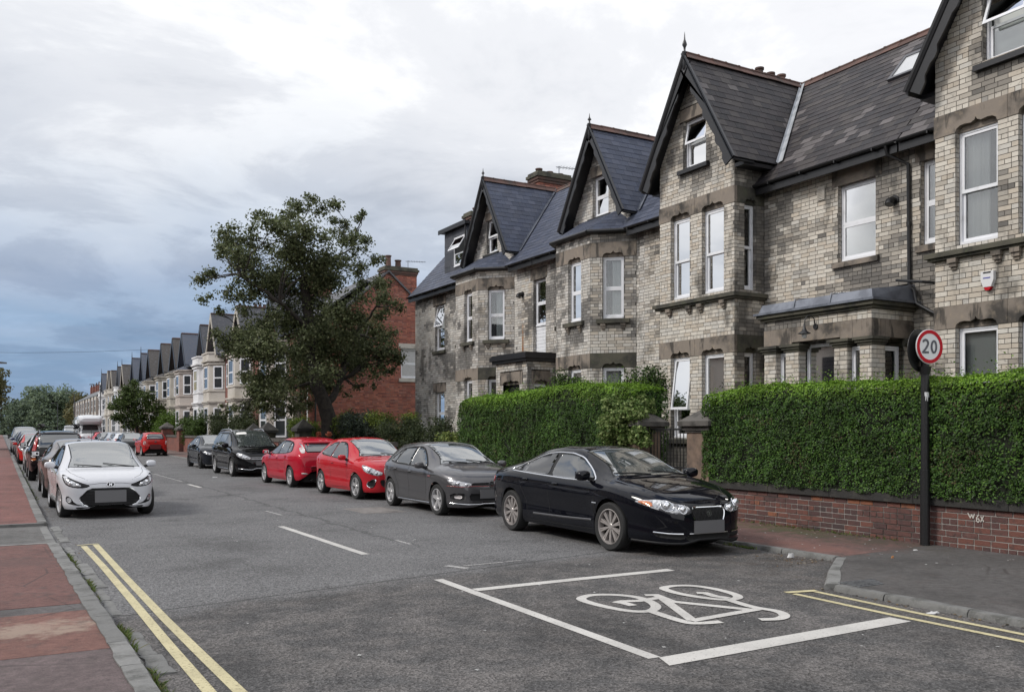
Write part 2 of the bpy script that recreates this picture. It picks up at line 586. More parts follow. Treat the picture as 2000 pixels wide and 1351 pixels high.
mb = MB()
mb.add([(-900, -300, -0.03), (900, -300, -0.03), (900, 1500, -0.03), (-900, 1500, -0.03)], [(0, 1, 2, 3)])
mb.build('ground', M_EARTH, kind='structure')
mb = MB()
ys = [-30] + list(range(-10, 60, 5)) + [80, 120, 180, 260, 420]
for a, b_ in zip(ys[:-1], ys[1:]):
    mb.add([(-9.0 if b_ < -9 else 0.5, a, 0), (13.0 if b_ < 3 else 9.6, a, 0), (13.0 if b_ < 3 else 9.6, b_, 0), (-9.0 if b_ < -9 else 0.5, b_, 0)], [(0, 1, 2, 3)])
mb.build('road', M_ASPHALT, kind='structure')


def kerb_x(y):
    """outer face of the left kerb"""
    return float(np.interp(y, [3, 6, 7.2, 8.4, 10.2, 12, 13.6, 17.1, 30, 200], [0.93, 0.895, 0.88, 0.86, 0.82, 0.80, 0.76, 0.73, 0.73, 0.73]))


# left pavement: panels of red and grey bitmac laid at different times
mb = MB()
for y0, y1, z, colr in [(-8, 7.36, 0.078, (0.115, 0.088, 0.088)), (7.36, 9.03, 0.080, (0.158, 0.078, 0.064)), (9.03, 9.40, 0.076, GREYP),
                        (9.40, 14.50, 0.080, (0.136, 0.068, 0.06)), (14.62, 17.66, 0.035, (0.11, 0.108, 0.105)), (17.78, 60, 0.080, (0.17, 0.075, 0.065)), (60, 300, 0.08, (0.15, 0.08, 0.07))]:
    n = max(2, int(min(y1 - y0, 30) / 0.5))
    for i in range(n):
        a, b_ = y0 + (y1 - y0) * i / n, y0 + (y1 - y0) * (i + 1) / n
        xa, xb = kerb_x(a) - 0.14, kerb_x(b_) - 0.14
        mb.add([(-9, a, z), (xa, a, z), (xb, b_, z), (-9, b_, z)], [(0, 1, 2, 3)], colr)
    mb.add([(-9, y0, z), (kerb_x(y0) - 0.14, y0, z), (kerb_x(y0) - 0.14, y0, -0.1), (-9, y0, -0.1)], [(0, 1, 2, 3)], colr)
pave_l = mb.build('pavement', M_PAVE_L, kind='structure')
# pale edging strips either side of the crossing
for y in (14.56, 17.72):
    mb = MB()
    mb.box(-9, kerb_x(y) - 0.06, y - 0.055, y + 0.055, -0.05, 0.086)
    mb.build('edging_stone', M_KERB, pave_l)
kb = bpy.data.objects.new('kerb', None)
COL.objects.link(kb)
tag(kb, kind='structure')


def kerb_block(name, P, parent, jit=0.012):
    """a stone from four ground corners (outer a, outer b, inner b, inner a) with a worn arris"""
    (ax, ay), (bx, by), (cx, cy), (ex, ey), z = P
    mb = MB()
    rows = []
    n = 5
    for i in range(n + 1):
        t = i / n
        ox, oy, ix, iy = ax + (bx - ax) * t, ay + (by - ay) * t, ex + (cx - ex) * t, ey + (cy - ey) * t
        j = random.uniform(-jit, jit)
        k = random.uniform(-jit, jit)
        q = lambda s, zz: (ox + (ix - ox) * s + j * 0.6, oy + (iy - oy) * s, zz)
        rows.append([q(0.0, -0.05), q(-0.01, z - 0.035 + j), q(0.14, z + k * 0.3), q(0.5, z + 0.003), (ix + k, iy, z), (ix + k, iy, -0.05)])
    vs_ = [p for r in rows for p in r]
    m = 6
    fs = [(i * m + k, (i + 1) * m + k, (i + 1) * m + k + 1, i * m + k + 1) for i in range(n) for k in range(m - 1)]
    fs += [tuple(range(m)), tuple(n * m + k for k in range(m - 1, -1, -1))]
    mb.add(vs_, fs)
    return mb.build(name, M_KERB, parent, smooth=40)


y = 3.2
while y < 62:
    L = random.choice([0.78, 0.9, 0.98, 1.1])
    if y < 14.45 and y + L > 14.2:
        L = 14.48 - y
    if 14.4 < y < 17.7:
        y = 17.78
        L = 0.6
    e = y + L - 0.012
    w = 0.165
    kerb_block('kerb_stone', ((kerb_x(y), y), (kerb_x(e), e), (kerb_x(e) - w, e), (kerb_x(y) - w, y), 0.09), kb)
    y += L
y = 14.62
while y < 17.6:                                     # flush stones at the crossing
    e = min(y + 0.9, 17.66)
    kerb_block('kerb_stone', ((kerb_x(y), y), (kerb_x(e) , e - 0.012), (kerb_x(e) - 0.165, e - 0.012), (kerb_x(y) - 0.165, y), 0.032), kb, 0.005)
    y = e
y = 3.3
while y < 17:                                       # broken channel stones in the gutter
    L = random.uniform(0.6, 1.15)
    if random.random() < 0.85:
        w = random.uniform(0.10, 0.17)
        kerb_block('channel_stone', ((kerb_x(y) + 0.05 + w, y), (kerb_x(y + L) + 0.05 + w, y + L - 0.03), (kerb_x(y + L) + 0.045, y + L - 0.03), (kerb_x(y) + 0.045, y), random.uniform(0.004, 0.014)), kb, 0.02)
    y += L

# right pavement with the built-out corner
FK, NK = 9.42, 7.70
mb = MB()


def slab(poly, colr):
    zt = [0.06 + 0.02 * max(0.0, x - 9.42) for x, y in poly]
    n = len(poly)
    mb.add([(x, y, z) for (x, y), z in zip(poly, zt)] + [(x, y, -0.1) for x, y in poly],
           [tuple(range(n))] + [(i, (i + 1) % n, (i + 1) % n + n, i + n) for i in range(n)], colr)


WX = 11.40                                          # face of the front garden walls
slab([(FK + 0.12, 8.05), (WX + 0.1, 8.05), (WX + 0.1, 60), (FK + 0.12, 60)], (0.135, 0.075, 0.066))
slab([(FK + 0.12, 60), (WX + 0.1, 60), (WX + 0.1, 300), (FK + 0.12, 300)], (0.13, 0.09, 0.08))
slab([(NK + 0.13, 6.74), (NK + 0.13, 3.0), (FK + 0.12, 3.0), (FK + 0.12, 8.046), (9.36, 8.046)], (0.082, 0.077, 0.075))
slab([(FK + 0.12, 3.0), (WX + 0.1, 3.0), (WX + 0.1, 8.046), (FK + 0.12, 8.046)], (0.082, 0.077, 0.075))
slab([(NK + 0.13, -6.0), (FK + 0.12, -6.0), (FK + 0.12, 2.996), (NK + 0.13, 2.996)], (0.085, 0.08, 0.078))
slab([(FK + 0.12, -6.0), (WX + 0.1, -6.0), (WX + 0.1, 2.996), (FK + 0.12, 2.996)], (0.085, 0.08, 0.078))
mb.build('pavement', M_PAVE_R, kind='structure')
kr = bpy.data.objects.new('kerb', None)
COL.objects.link(kr)
tag(kr, kind='structure')
kerb_block('kerb_stone', ((NK - 0.02, 6.72), (8.55, 7.42), (8.62, 7.30), (NK + 0.12, 6.62), 0.064), kr)
kerb_block('kerb_stone', ((8.56, 7.43), (FK, 8.06), (FK + 0.12, 7.98), (8.64, 7.315), 0.064), kr)
y = 6.60
for L in (0.62, 0.9, 0.9, 0.9, 0.9, 0.9, 0.9):
    kerb_block('kerb_stone', ((NK, y), (NK, y - L + 0.012), (NK + 0.13, y - L + 0.012), (NK + 0.13, y), 0.064), kr)
    y -= L
y = 8.08
while y < 75:
    kerb_block('kerb_stone', ((FK, y), (FK, y + 0.90), (FK + 0.125, y + 0.90), (FK + 0.125, y), 0.064), kr)
    y += 0.912
mb = MB()
mb.box(WX + 0.1, 60, -6, 300, -0.2, 0.10)
mb.build('front_gardens_ground', M_EARTH, kind='structure')

# ------------------------------------------------------------------ markings


def ribbon(mb, pts, w, z, closed=False, cap=True):
    """a painted line of width w along pts"""
    P = [V((p[0], p[1], 0)) for p in pts]
    n = len(P)
    q = []
    for i in range(n):
        a = P[(i - 1) % n] if (closed or i > 0) else P[i]
        b_ = P[(i + 1) % n] if (closed or i < n - 1) else P[i]
        d1 = (P[i] - a).normalized() if (P[i] - a).length > 1e-6 else (b_ - P[i]).normalized()
        d2 = (b_ - P[i]).normalized() if (b_ - P[i]).length > 1e-6 else d1
        nn = (V((-d1.y, d1.x, 0)) + V((-d2.y, d2.x, 0)))
        nn = nn.normalized() if nn.length > 1e-6 else V((-d1.y, d1.x, 0))
        sc = 1 / max(0.6, nn.dot(V((-d1.y, d1.x, 0))))
        q.append((P[i] + nn * w / 2 * sc, P[i] - nn * w / 2 * sc))
    vs_ = [(p.x, p.y, z) for pr in q for p in pr]
    m = n if closed else n - 1
    fs = [(2 * i, 2 * i + 1, (2 * i + 3) % (2 * n), (2 * i + 2) % (2 * n)) for i in range(m)]
    mb.add(vs_, fs)


def rough_line(x0, y0, x1, y1, w, n):
    return [(x0 + (x1 - x0) * i / n + random.uniform(-0.004, 0.004), y0 + (y1 - y0) * i / n) for i in range(n + 1)]


ZM = 0.005
mb = MB()
ribbon(mb, [(1.205, 3.0), (1.19, 6.1), (1.17, 7.53), (1.15, 9.97), (1.12, 12.4), (1.07, 14.6)], 0.085, ZM)
mb.build('double_yellow_line', M_YPAINT, kind='structure')
mb = MB()
ribbon(mb, [(1.43, 3.0), (1.365, 6.0), (1.335, 7.1), (1.30, 8.6), (1.265, 11.4), (1.24, 14.72)], 0.085, ZM)
ribbon(mb, [(0.99, 14.70), (1.28, 14.78)], 0.06, ZM + 0.004)
mb.build('double_yellow_line', M_YPAINT, kind='structure')
mb = MB()
ribbon(mb, [(7.215, -2), (7.20, 4.3), (7.18, 5.5), (7.21, 6.70)], 0.075, ZM)
mb.build('double_yellow_line', M_YPAINT, kind='structure')
mb = MB()
ribbon(mb, [(7.47, -2), (7.45, 4.4), (7.455, 5.5), (7.505, 6.72)], 0.075, ZM)
ribbon(mb, [(7.172, 6.78), (7.545, 6.70)], 0.09, ZM + 0.004)
mb.build('double_yellow_line', M_YPAINT, kind='structure')

mb = MB()
mb.add([(4.23, 5.11, ZM), (7.08, 5.215, ZM), (7.07, 5.43, ZM), (4.31, 5.33, ZM)], [(0, 1, 2, 3)])
mb.build('stop_line', M_WPAINT, kind='structure')
mb = MB()
ribbon(mb, [(4.275, 5.338), (4.30, 6.5), (4.33, 8.0), (4.36, 9.36)], 0.115, ZM)
mb.build('cycle_box_line', M_WPAINT, kind='structure')
mb = MB()
ribbon(mb, [(4.41, 8.545), (5.8, 8.58), (7.13, 8.585)], 0.15, ZM + 0.0004)
mb.build('cycle_box_line', M_WPAINT, kind='structure')
mb = MB()
zz = ZM


def curve(pts, closed, n=6):
    P = [V((p[0], p[1], 0)) for p in pts]
    out = []
    m = len(P)
    for i in range(m if closed else m - 1):
        p0 = P[(i - 1) % m] if closed or i > 0 else P[i]
        p1, p2 = P[i], P[(i + 1) % m]
        p3 = P[(i + 2) % m] if closed or i + 2 < m else p2
        for k in range(n):
            t = k / n
            out.append(0.5 * (2 * p1 + (p2 - p0) * t + (2 * p0 - 5 * p1 + 4 * p2 - p3) * t * t + (3 * p1 - p0 - 3 * p2 + p3) * t ** 3))
    if not closed:
        out.append(P[-1])
    return [(p.x, p.y) for p in out]


for pts, closed, smooth in [
        ([(5.12, 7.57), (5.33, 7.68), (5.55, 7.57), (5.66, 7.36), (5.63, 7.10), (5.52, 6.87), (5.34, 6.74), (5.20, 6.80), (5.12, 6.99), (5.08, 7.31)], True, True),
        ([(5.29, 7.22), (5.41, 7.25), (5.55, 7.19), (5.87, 7.22)], False, False),
        ([(5.36, 7.02), (5.36, 7.24)], False, False),
        ([(5.80, 7.40), (5.90, 7.35), (5.82, 6.99), (6.20, 6.32)], False, False),
        ([(5.84, 7.16), (5.40, 6.20)], False, False),
        ([(5.34, 6.76), (5.30, 6.22), (5.38, 6.09), (5.59, 6.04)], False, True),
        ([(5.38, 6.20), (6.30, 6.29)], False, False),
        ([(6.22, 7.61), (6.43, 7.67), (6.61, 7.55), (6.67, 7.27), (6.63, 6.96), (6.51, 6.80), (6.34, 6.80), (6.22, 7.0), (6.16, 7.32)], True, True),
        ([(6.34, 7.22), (6.41, 7.17), (6.38, 6.98), (6.43, 6.84)], False, False),
        ([(6.37, 6.80), (6.31, 6.40), (6.36, 6.13), (6.28, 5.95), (6.12, 5.87), (5.95, 5.93)], False, True)]:
    ribbon(mb, curve(pts, closed) if smooth else pts, 0.102, zz, closed)
    zz += 0.0005
mb.build('bicycle_symbol', M_WPAINT, kind='structure')
for y0, y1, mm, x in [(11.72, 15.86, M_WPAINT, 4.36), (17.9, 19.0, M_WPAINT_OLD, 4.9), (27.6, 29.4, M_WPAINT, 5.15), (31.0, 37.0, M_WPAINT_OLD, 5.2), (44, 48, M_WPAINT, 5.2), (52, 56, M_WPAINT, 5.2), (60, 64, M_WPAINT, 5.2), (70, 74, M_WPAINT, 5.2)]:
    mb = MB()
    ribbon(mb, rough_line(x, y0, x - 0.04, y1, 0.1, 8), 0.115 if mm is M_WPAINT else 0.06, ZM)
    mb.build('centre_line', mm, kind='structure')
for pts, w in [([(5.33, 12.98), (5.34, 12.42)], 0.06), ([(5.02, 9.92), (4.88, 10.25)], 0.10), ([(5.06, 10.12), (5.66, 10.16)], 0.045), ([(5.7, 10.17), (5.95, 10.18)], 0.035)]:
    mb = MB()
    ribbon(mb, pts, w, ZM)
    mb.build('old_marking', M_WPAINT_OLD, kind='structure')
# iron cover and concrete patch in the road, cover in the built-out pavement
M_CONC = pmat('patch_concrete', (0.19, 0.175, 0.165), 0.9, noise=[(4, (0.12, 0.11, 0.105), 0.45, 0.65)], bump=[(60, 0.005)])
mb = MB()
mb.box(6.45, 7.36, 17.35, 18.75, -0.05, 0.004)
pt = mb.build('road_patch', M_CONC, kind='structure')
for k in range(3):
    mb = MB()
    mb.box(6.5 + k * 0.28, 6.77 + k * 0.28, 17.45, 18.65, 0.0, 0.008)
    mb.build('cover_plate', M_CONC, pt)
M_IRON = pmat('cover_iron', (0.11, 0.115, 0.12), 0.6, metal=0.3, noise=[(20, (0.06, 0.06, 0.065), 0.45, 0.6)], bump=[(60, 0.006)])
mb = MB()
mb.prism([(7.88, 6.72, 0.05), (8.42, 6.68, 0.05), (8.24, 6.40, 0.05), (7.85, 6.40, 0.05)], (0, 0, 0.015))
pc = mb.thing('access_cover', M_IRON, label='grey metal access cover set in the dark pavement corner', cat='cover')
for k in range(6):
    mb = MB()
    mb.box(7.91 + 0.055 * k, 7.945 + 0.055 * k, 6.44, 6.65, 0.06, 0.069)
    mb.build('tread_bar', M_IRON, pc)
# ------------------------------------------------------------------ brick and slate laying


def cut(spans, holes):
    out = []
    for a, b_ in spans:
        segs = [(a, b_)]
        for h0, h1 in holes:
            nxt = []
            for s0, s1 in segs:
                if h1 <= s0 or h0 >= s1:
                    nxt.append((s0, s1))
                else:
                    if h0 - s0 > 0.02:
                        nxt.append((s0, h0))
                    if s1 - h1 > 0.02:
                        nxt.append((h1, s1))
            segs = nxt
        out += segs
    return out


def lay_bricks(out, wall, fr, z0, z1, spans, ch=0.089, bl=0.238, jt=0.012, hdr=4, d=0.0):
    """courses of bricks on frame fr between z0 and z1; spans(z) gives the solid stretches; the mortar bed goes to wall"""
    n = max(1, round((z1 - z0) / ch))
    h = (z1 - z0) / n
    for k in range(n):
        za, zb = z0 + k * h, z0 + (k + 1) * h
        L = bl if (k % (hdr + 1)) else bl / 2
        ph = (0.25 if k % 2 else 0.0) * bl + (0.06 if L < bl else 0)
        for a, b_ in spans((za + zb) / 2):
            wall.add([fr(a, za, d - 0.009), fr(b_, za, d - 0.009), fr(b_, zb, d - 0.009), fr(a, zb, d - 0.009)], [(0, 1, 2, 3)])
            u = math.floor((a - ph) / L) * L + ph
            while u < b_ - 0.02:
                x0, x1 = max(u, a), min(u + L, b_)
                if x1 - x0 > 0.035:
                    out.append((fr, x0 + jt / 2, x1 - jt / 2, za + jt / 2, zb - jt / 2, d + random.uniform(-0.002, 0.003), abs((x1 - x0) - L) < 1e-6))
                u += L


def emit_bricks(thing, wall, bricks, colf, palette, mat, singles=300, zmin=0.0):
    """the bricks that show largest become parts of the wall, the rest one joined part"""
    cand = []
    for i, bk in enumerate(bricks):
        if not bk[6] or bk[3] < zmin:
            continue
        p = bk[0]((bk[1] + bk[2]) / 2, bk[3], 0)
        q = proj(p)
        if q and -10 < q[0] < 2010 and -10 < q[1] < 1360:
            face = abs(bk[0].n.dot(V((p[0], p[1], 0)).normalized()))
            if bk[0].n.dot(V((-p[0], -p[1], 0))) < 0:
                continue
            cand.append((-(bk[2] - bk[1]) * (0.3 + face) / q[2], i))
    cand.sort()
    single = set(i for _, i in cand[:singles])
    meshes = {}
    mb = MB()
    org = origin_of(wall)
    for i, (fr, a, b_, za, zb, d, full) in enumerate(bricks):
        p = fr((a + b_) / 2, (za + zb) / 2, 0)
        c = colf(V(p))
        if i in single:
            k = min(range(len(palette)), key=lambda j: sum((palette[j][m] - c[m]) ** 2 for m in range(3)))
            key = (round(b_ - a, 3), round(zb - za, 3), k)
            if key not in meshes:
                m2 = MB()
                w, h = (b_ - a) / 2, (zb - za) / 2
                m2.box(-w, w, -0.02, 0.02, -h, h, palette[k])
                meshes[key] = m2.mesh('brick', mat)
            q = V(fr((a + b_) / 2, (za + zb) / 2, d - 0.02)) - org
            link('brick', meshes[key], wall, q, (0, 0, math.atan2(fr.u.y, fr.u.x)))
        else:
            mb.fbox(fr, a, b_, za, zb, -0.02, d, c, back=False)
    if mb.v:
        mb.build('brickwork', mat, wall, kind='stuff')


def lay_slates(out, P, rows, e, w, spanf, deck, lift=0.010):
    """P(u, s, d) places a point on the slope; spanf(s) gives the stretches; deck receives the underlay"""
    for k in range(rows):
        s0, s1 = k * e, (k + 1) * e
        for a, b_ in spanf((s0 + s1) / 2):
            deck.add([P(a, s0, -0.02), P(b_, s0, -0.02), P(b_, s1, -0.02), P(a, s1, -0.02)], [(0, 1, 2, 3)])
            ph = (w / 2 if k % 2 else 0)
            u = math.floor((a - ph) / w) * w + ph
            while u < b_ - 0.01:
                x0, x1 = max(u, a), min(u + w, b_)
                if x1 - x0 > 0.03:
                    out.append((P, x0 + 0.002, x1 - 0.002, s0 + random.uniform(-0.004, 0.004), s1 + 0.02, lift + random.uniform(-0.002, 0.004), abs(x1 - x0 - w) < 1e-6))
                u += w


def emit_slates(roof, slates, colf, singles=300):
    cand = []
    for i, s in enumerate(slates):
        if not s[6]:
            continue
        q = proj(s[0]((s[1] + s[2]) / 2, s[3], 0))
        if q and 0 < q[0] < 2000 and 0 < q[1] < 1351:
            cand.append((q[2], i))
    cand.sort()
    single = set(i for _, i in cand[:singles])
    org = origin_of(roof)
    mb = MB()
    F = [(0, 1, 2, 3), (4, 5, 1, 0), (0, 3, 7, 4), (1, 5, 6, 2)]
    for i, (P, a, b_, s0, s1, lf, full) in enumerate(slates):
        c = colf(V(P((a + b_) / 2, s0, 0)))
        pts = [P(a, s0, lf), P(b_, s0, lf), P(b_, s1, 0.003), P(a, s1, 0.003), P(a, s0, lf - 0.012), P(b_, s0, lf - 0.012), P(b_, s1, -0.009), P(a, s1, -0.009)]
        if i in single:
            m2 = MB()
            base = V(pts[0])
            m2.add([V(p) - base for p in pts], F, c)
            link('slate', m2.mesh('slate', M_SLATE), roof, base - org)
        else:
            mb.add(pts, F, c)
    if mb.v:
        mb.build('slating', M_SLATE, roof, kind='stuff')


CREAMS = [(0.53, 0.485, 0.42), (0.57, 0.53, 0.465), (0.49, 0.452, 0.395), (0.47, 0.415, 0.345), (0.51, 0.485, 0.44)]
SOOT = [(0.22, 0.20, 0.175), (0.13, 0.12, 0.108), (0.085, 0.08, 0.075)]
PALE_PALETTE = CREAMS + [(0.38, 0.345, 0.295), (0.29, 0.265, 0.23)] + SOOT


SILLS = []


def pale_colour(bias=0.0, grey=0.0):
    def f(p):
        s = mnoise.noise(p * 0.55 + V((3.1, 0, 7))) * 1.0 + mnoise.noise(p * 1.9) * 0.6 + mnoise.noise(p * 6.0) * 0.35
        s += bias + random.gauss(0, 0.10)
        for a, b_ in SILLS:
            dz_ = a[2] - p.z
            if -0.1 < dz_ < 0.8 and min(a[1], b_[1]) - 0.12 < p.y < max(a[1], b_[1]) + 0.12 and abs(p.x - (a[0] + b_[0]) / 2) < 0.5:
                s += 0.42 * (1 - max(0, dz_) / 0.8)
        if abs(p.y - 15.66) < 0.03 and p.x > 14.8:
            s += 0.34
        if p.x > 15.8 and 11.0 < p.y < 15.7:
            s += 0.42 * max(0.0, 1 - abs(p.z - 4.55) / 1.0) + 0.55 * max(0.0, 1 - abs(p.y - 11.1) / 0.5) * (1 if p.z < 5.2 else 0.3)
        c = random.choice(CREAMS)
        j = random.uniform(0.88, 1.08)
        t = min(1, max(0, (s - 0.20) / 0.42))
        d = SOOT[1] if random.random() < 0.6 else SOOT[2]
        c = tuple((a * (1 - t * 0.86) + b_ * t * 0.86) * j for a, b_ in zip(c, d))
        g = sum(c) / 3
        return tuple(a * (1 - grey) + g * grey * 0.95 for a in c)
    return f


REDS = [(0.36, 0.125, 0.085), (0.31, 0.105, 0.075), (0.40, 0.15, 0.10), (0.25, 0.09, 0.07), (0.34, 0.145, 0.11)]


def red_colour(dark=0.0, soot=None):
    def f(p):
        c = random.choice(REDS)
        s = mnoise.noise(p * 0.5) * 0.6 + mnoise.noise(p * 2.3) * 0.4 + dark + random.gauss(0, 0.16)
        if soot:
            s += soot(p)
        t = min(1, max(0, s))
        j = random.uniform(0.8, 1.15)
        return tuple((a * (1 - t * 0.8) + b_ * t * 0.8) * j for a, b_ in zip(c, (0.06, 0.042, 0.042)))
    return f


def slate_colour(pal, streak):
    def f(p):
        c = random.choice(pal)
        j = random.uniform(0.82, 1.15)
        n = mnoise.noise(V((p.y * 2.2, p.z * 0.35, p.x * 0.3))) + mnoise.noise(p * 1.3) * 0.5
        if streak and n > 0.28 and random.random() < 0.75:
            c = (0.10, 0.09, 0.09)
        return tuple(a * j for a in c)
    return f


OLD_SLATES = slate_colour([(0.029, 0.025, 0.027), (0.036, 0.031, 0.033), (0.023, 0.021, 0.024), (0.046, 0.040, 0.039)], True)
NEW_SLATES = slate_colour([(0.056, 0.066, 0.098), (0.064, 0.073, 0.104), (0.050, 0.060, 0.092)], False)

# ------------------------------------------------------------------ building parts


def tilted(fr, z1, dep, ang):
    ca, sa = math.cos(ang), math.sin(ang)

    def f2(u, z, d=0.0):
        return fr(u, z1 - (z1 - z) * ca - (d + dep) * sa * 0.3, d + (z1 - z) * sa)
    f2.u, f2.n = fr.u, fr.n
    return f2


def pane_piece(fr, u0, u1, z0, z1, d, win, fw, glass):
    """one sash: its frame as geometry of the window, its pane as a part"""
    win_mb = MB()
    win_mb.fbox(fr, u0, u0 + fw, z0, z1, d - 0.035, d)
    win_mb.fbox(fr, u1 - fw, u1, z0, z1, d - 0.035, d)
    win_mb.fbox(fr, u0 + fw, u1 - fw, z1 - fw, z1, d - 0.035, d)
    win_mb.fbox(fr, u0 + fw, u1 - fw, z0, z0 + fw * 1.25, d - 0.035, d)
    win_mb.build('sash', M_WHITE, win)
    g = MB()
    g.fbox(fr, u0 + fw - 0.005, u1 - fw + 0.005, z0 + fw, z1 - fw + 0.005, d - 0.026, d - 0.018)
    g.build('pane', glass, win)


def window(house, fr, u0, u1, z0, z1, split=0.5, dep=0.11, behind=None, open_top=0.0, glass=None, fw=0.05, sash_gap=0.03, far=False):
    glass = glass or M_GLASS
    mb = MB()
    ow = 0.035
    mb.fbox(fr, u0, u0 + ow, z0, z1, -dep - 0.10, -dep)
    mb.fbox(fr, u1 - ow, u1, z0, z1, -dep - 0.10, -dep)
    mb.fbox(fr, u0 + ow, u1 - ow, z1 - ow, z1, -dep - 0.10, -dep)
    mb.fbox(fr, u0 + ow, u1 - ow, z0, z0 + 0.05, -dep - 0.10, -dep + 0.03)
    win = mb.build('window', M_WHITE, house)
    zm = z0 + (z1 - z0) * split
    a, b_ = u0 + ow + 0.002, u1 - ow - 0.002
    if split >= 1:
        pane_piece(fr, a, b_, z0 + 0.052, z1 - ow - 0.002, -dep - 0.012, win, fw, glass)
    else:
        f2 = tilted(fr, z1 - ow, dep, open_top) if open_top else fr
        pane_piece(f2, a, b_, zm - fw / 2 + 0.002, z1 - ow - 0.002, -dep - 0.012, win, fw, glass)
        pane_piece(fr, a, b_, z0 + 0.052, zm + (fw / 2 if sash_gap else -fw / 2), -dep - 0.012 - (sash_gap + 0.008 if sash_gap else 0), win, fw, glass)
    if behind in ('curtain', 'half'):
        c = MB()
        n = 26
        lo = a if behind == 'curtain' else a + (b_ - a) * 0.38
        vs_ = []
        for i in range(n + 1):
            u = lo + (b_ - lo) * i / n
            dd = -dep - 0.17 + 0.022 * math.sin(i * 1.9) + 0.012 * math.sin(i * 0.7)
            vs_ += [fr(u, z0, dd), fr(u, z1, dd)]
        c.add(vs_, [(2 * i, 2 * i + 2, 2 * i + 3, 2 * i + 1) for i in range(n)])
        c.build('curtain', M_CURTAIN, win, smooth=True)
    elif behind == 'blind':
        c = MB()
        c.fbox(fr, a, b_, z0 + 0.1, z1, -dep - 0.16, -dep - 0.15)
        c.build('blind', M_BLIND, win)
    elif behind == 'slats':
        for i in range(9):
            c = MB()
            zz_ = z1 - 0.12 - i * 0.15
            c.fbox(fr, a, b_, zz_ - 0.10, zz_, -dep - 0.165, -dep - 0.155)
            c.build('blind_slat', M_CURTAIN if i % 2 == 0 else M_BLIND, win)
    return win


def reveal(bricks, wall, fr, u0, u1, z0, z1, dep=0.11, ch=0.089):
    """brick returns at both jambs of an opening"""
    for u, s in ((u0, 1), (u1, -1)):
        o = fr(u, 0, -dep)
        f2 = frame((o[0], o[1], 0), fr.n, fr.u * s)
        lay_bricks(bricks, wall, f2, z0, z1, lambda z: [(0.0, dep - 0.012)], ch=ch, hdr=99)


def lintel(house, fr, u0, u1, z0, z1, openings, mat=None, notch=True, proud=0.014):
    """a stone head; over each opening the shouldered, ogee-pointed soffit"""
    pts = [(u0, z1), (u0, z0)]
    for a, b_ in openings:
        if notch:
            w = b_ - a
            c = (a + b_) / 2
            h = 0.115
            pts += [(a, z0), (a + 0.02, z0 + h * 0.55), (a + 0.07 * w + 0.03, z0 + h * 0.92), (a + 0.22 * w, z0 + h), (c - 0.12 * w, z0 + h * 0.86), (c - 0.03 * w, z0 + h * 1.15), (c, z0 + h * 1.6),
                    (c + 0.03 * w, z0 + h * 1.15), (c + 0.12 * w, z0 + h * 0.86), (b_ - 0.22 * w, z0 + h), (b_ - 0.07 * w - 0.03, z0 + h * 0.92), (b_ - 0.02, z0 + h * 0.55), (b_, z0)]
    pts += [(u1, z0), (u1, z1)]
    mb = MB()
    mb.prism([fr(u, z, proud) for u, z in pts], V(fr.n) * -(0.085 + proud))
    for a, b_ in openings:
        if notch:
            mb.fbox(fr, a - 0.02, b_ + 0.02, z0 - 0.0, z0 + 0.22, -0.2, -0.087)
    return mb.build('lintel', mat or M_STONE, house)


def sill(house, fr, u0, u1, z0, z1, proud=0.12, mat=None, corbels=()):
    mb = MB()
    mb.hexa([fr(u0, z0, -0.12), fr(u1, z0, -0.12), fr(u1, z0, proud), fr(u0, z0, proud), fr(u0, z1, -0.12), fr(u1, z1, -0.12), fr(u1, z1 - 0.03, proud), fr(u0, z1 - 0.03, proud)])
    SILLS.append((fr(u0, z0), fr(u1, z0)))
    s = mb.build('sill', mat or M_STONE_D, house)
    for c in corbels:
        k = MB()
        k.fbox(fr, c - 0.075, c + 0.075, z0 - 0.075, z0 - 0.002, -0.01, proud * 0.8)
        k.fbox(fr, c - 0.06, c + 0.06, z0 - 0.14, z0 - 0.077, -0.01, proud * 0.55)
        k.fbox(fr, c - 0.045, c + 0.045, z0 - 0.19, z0 - 0.142, -0.01, proud * 0.3)
        k.build('corbel', M_STONE, s)
    return s


RIDGE_MESH = None


def ridge_tiles(roof, p0, p1, pitch, step=0.45):
    """red ridge tiles butted along a ridge line, each a part"""
    global RIDGE_MESH
    if RIDGE_MESH is None:
        m2 = MB()
        for s in (1, -1):
            m2.hexa([(0, 0, 0.0), (step - 0.008, 0, 0.0), (step - 0.008, s * 0.12, -0.15), (0, s * 0.12, -0.15), (0, 0, 0.022), (step - 0.008, 0, 0.022), (step - 0.008, s * 0.135, -0.14), (0, s * 0.135, -0.14)])
        m2.tube([(0, 0, 0.02), (step - 0.008, 0, 0.02)], 0.035, 8)
        m2.tube([(step - 0.03, 0, 0.02), (step + 0.004, 0, 0.02)], 0.045, 8)
        RIDGE_MESH = m2.mesh('ridge_tile', M_TERRA)
    p0, p1 = V(p0), V(p1)
    d = (p1 - p0)
    n = int(d.length / step)
    org = origin_of(roof)
    rz = math.atan2(d.y, d.x)
    for i in range(n):
        q = p0 + d.normalized() * (i * step)
        link('ridge_tile', RIDGE_MESH, roof, q - org + V((0, 0, random.uniform(-0.006, 0.006))), (0, 0, rz))


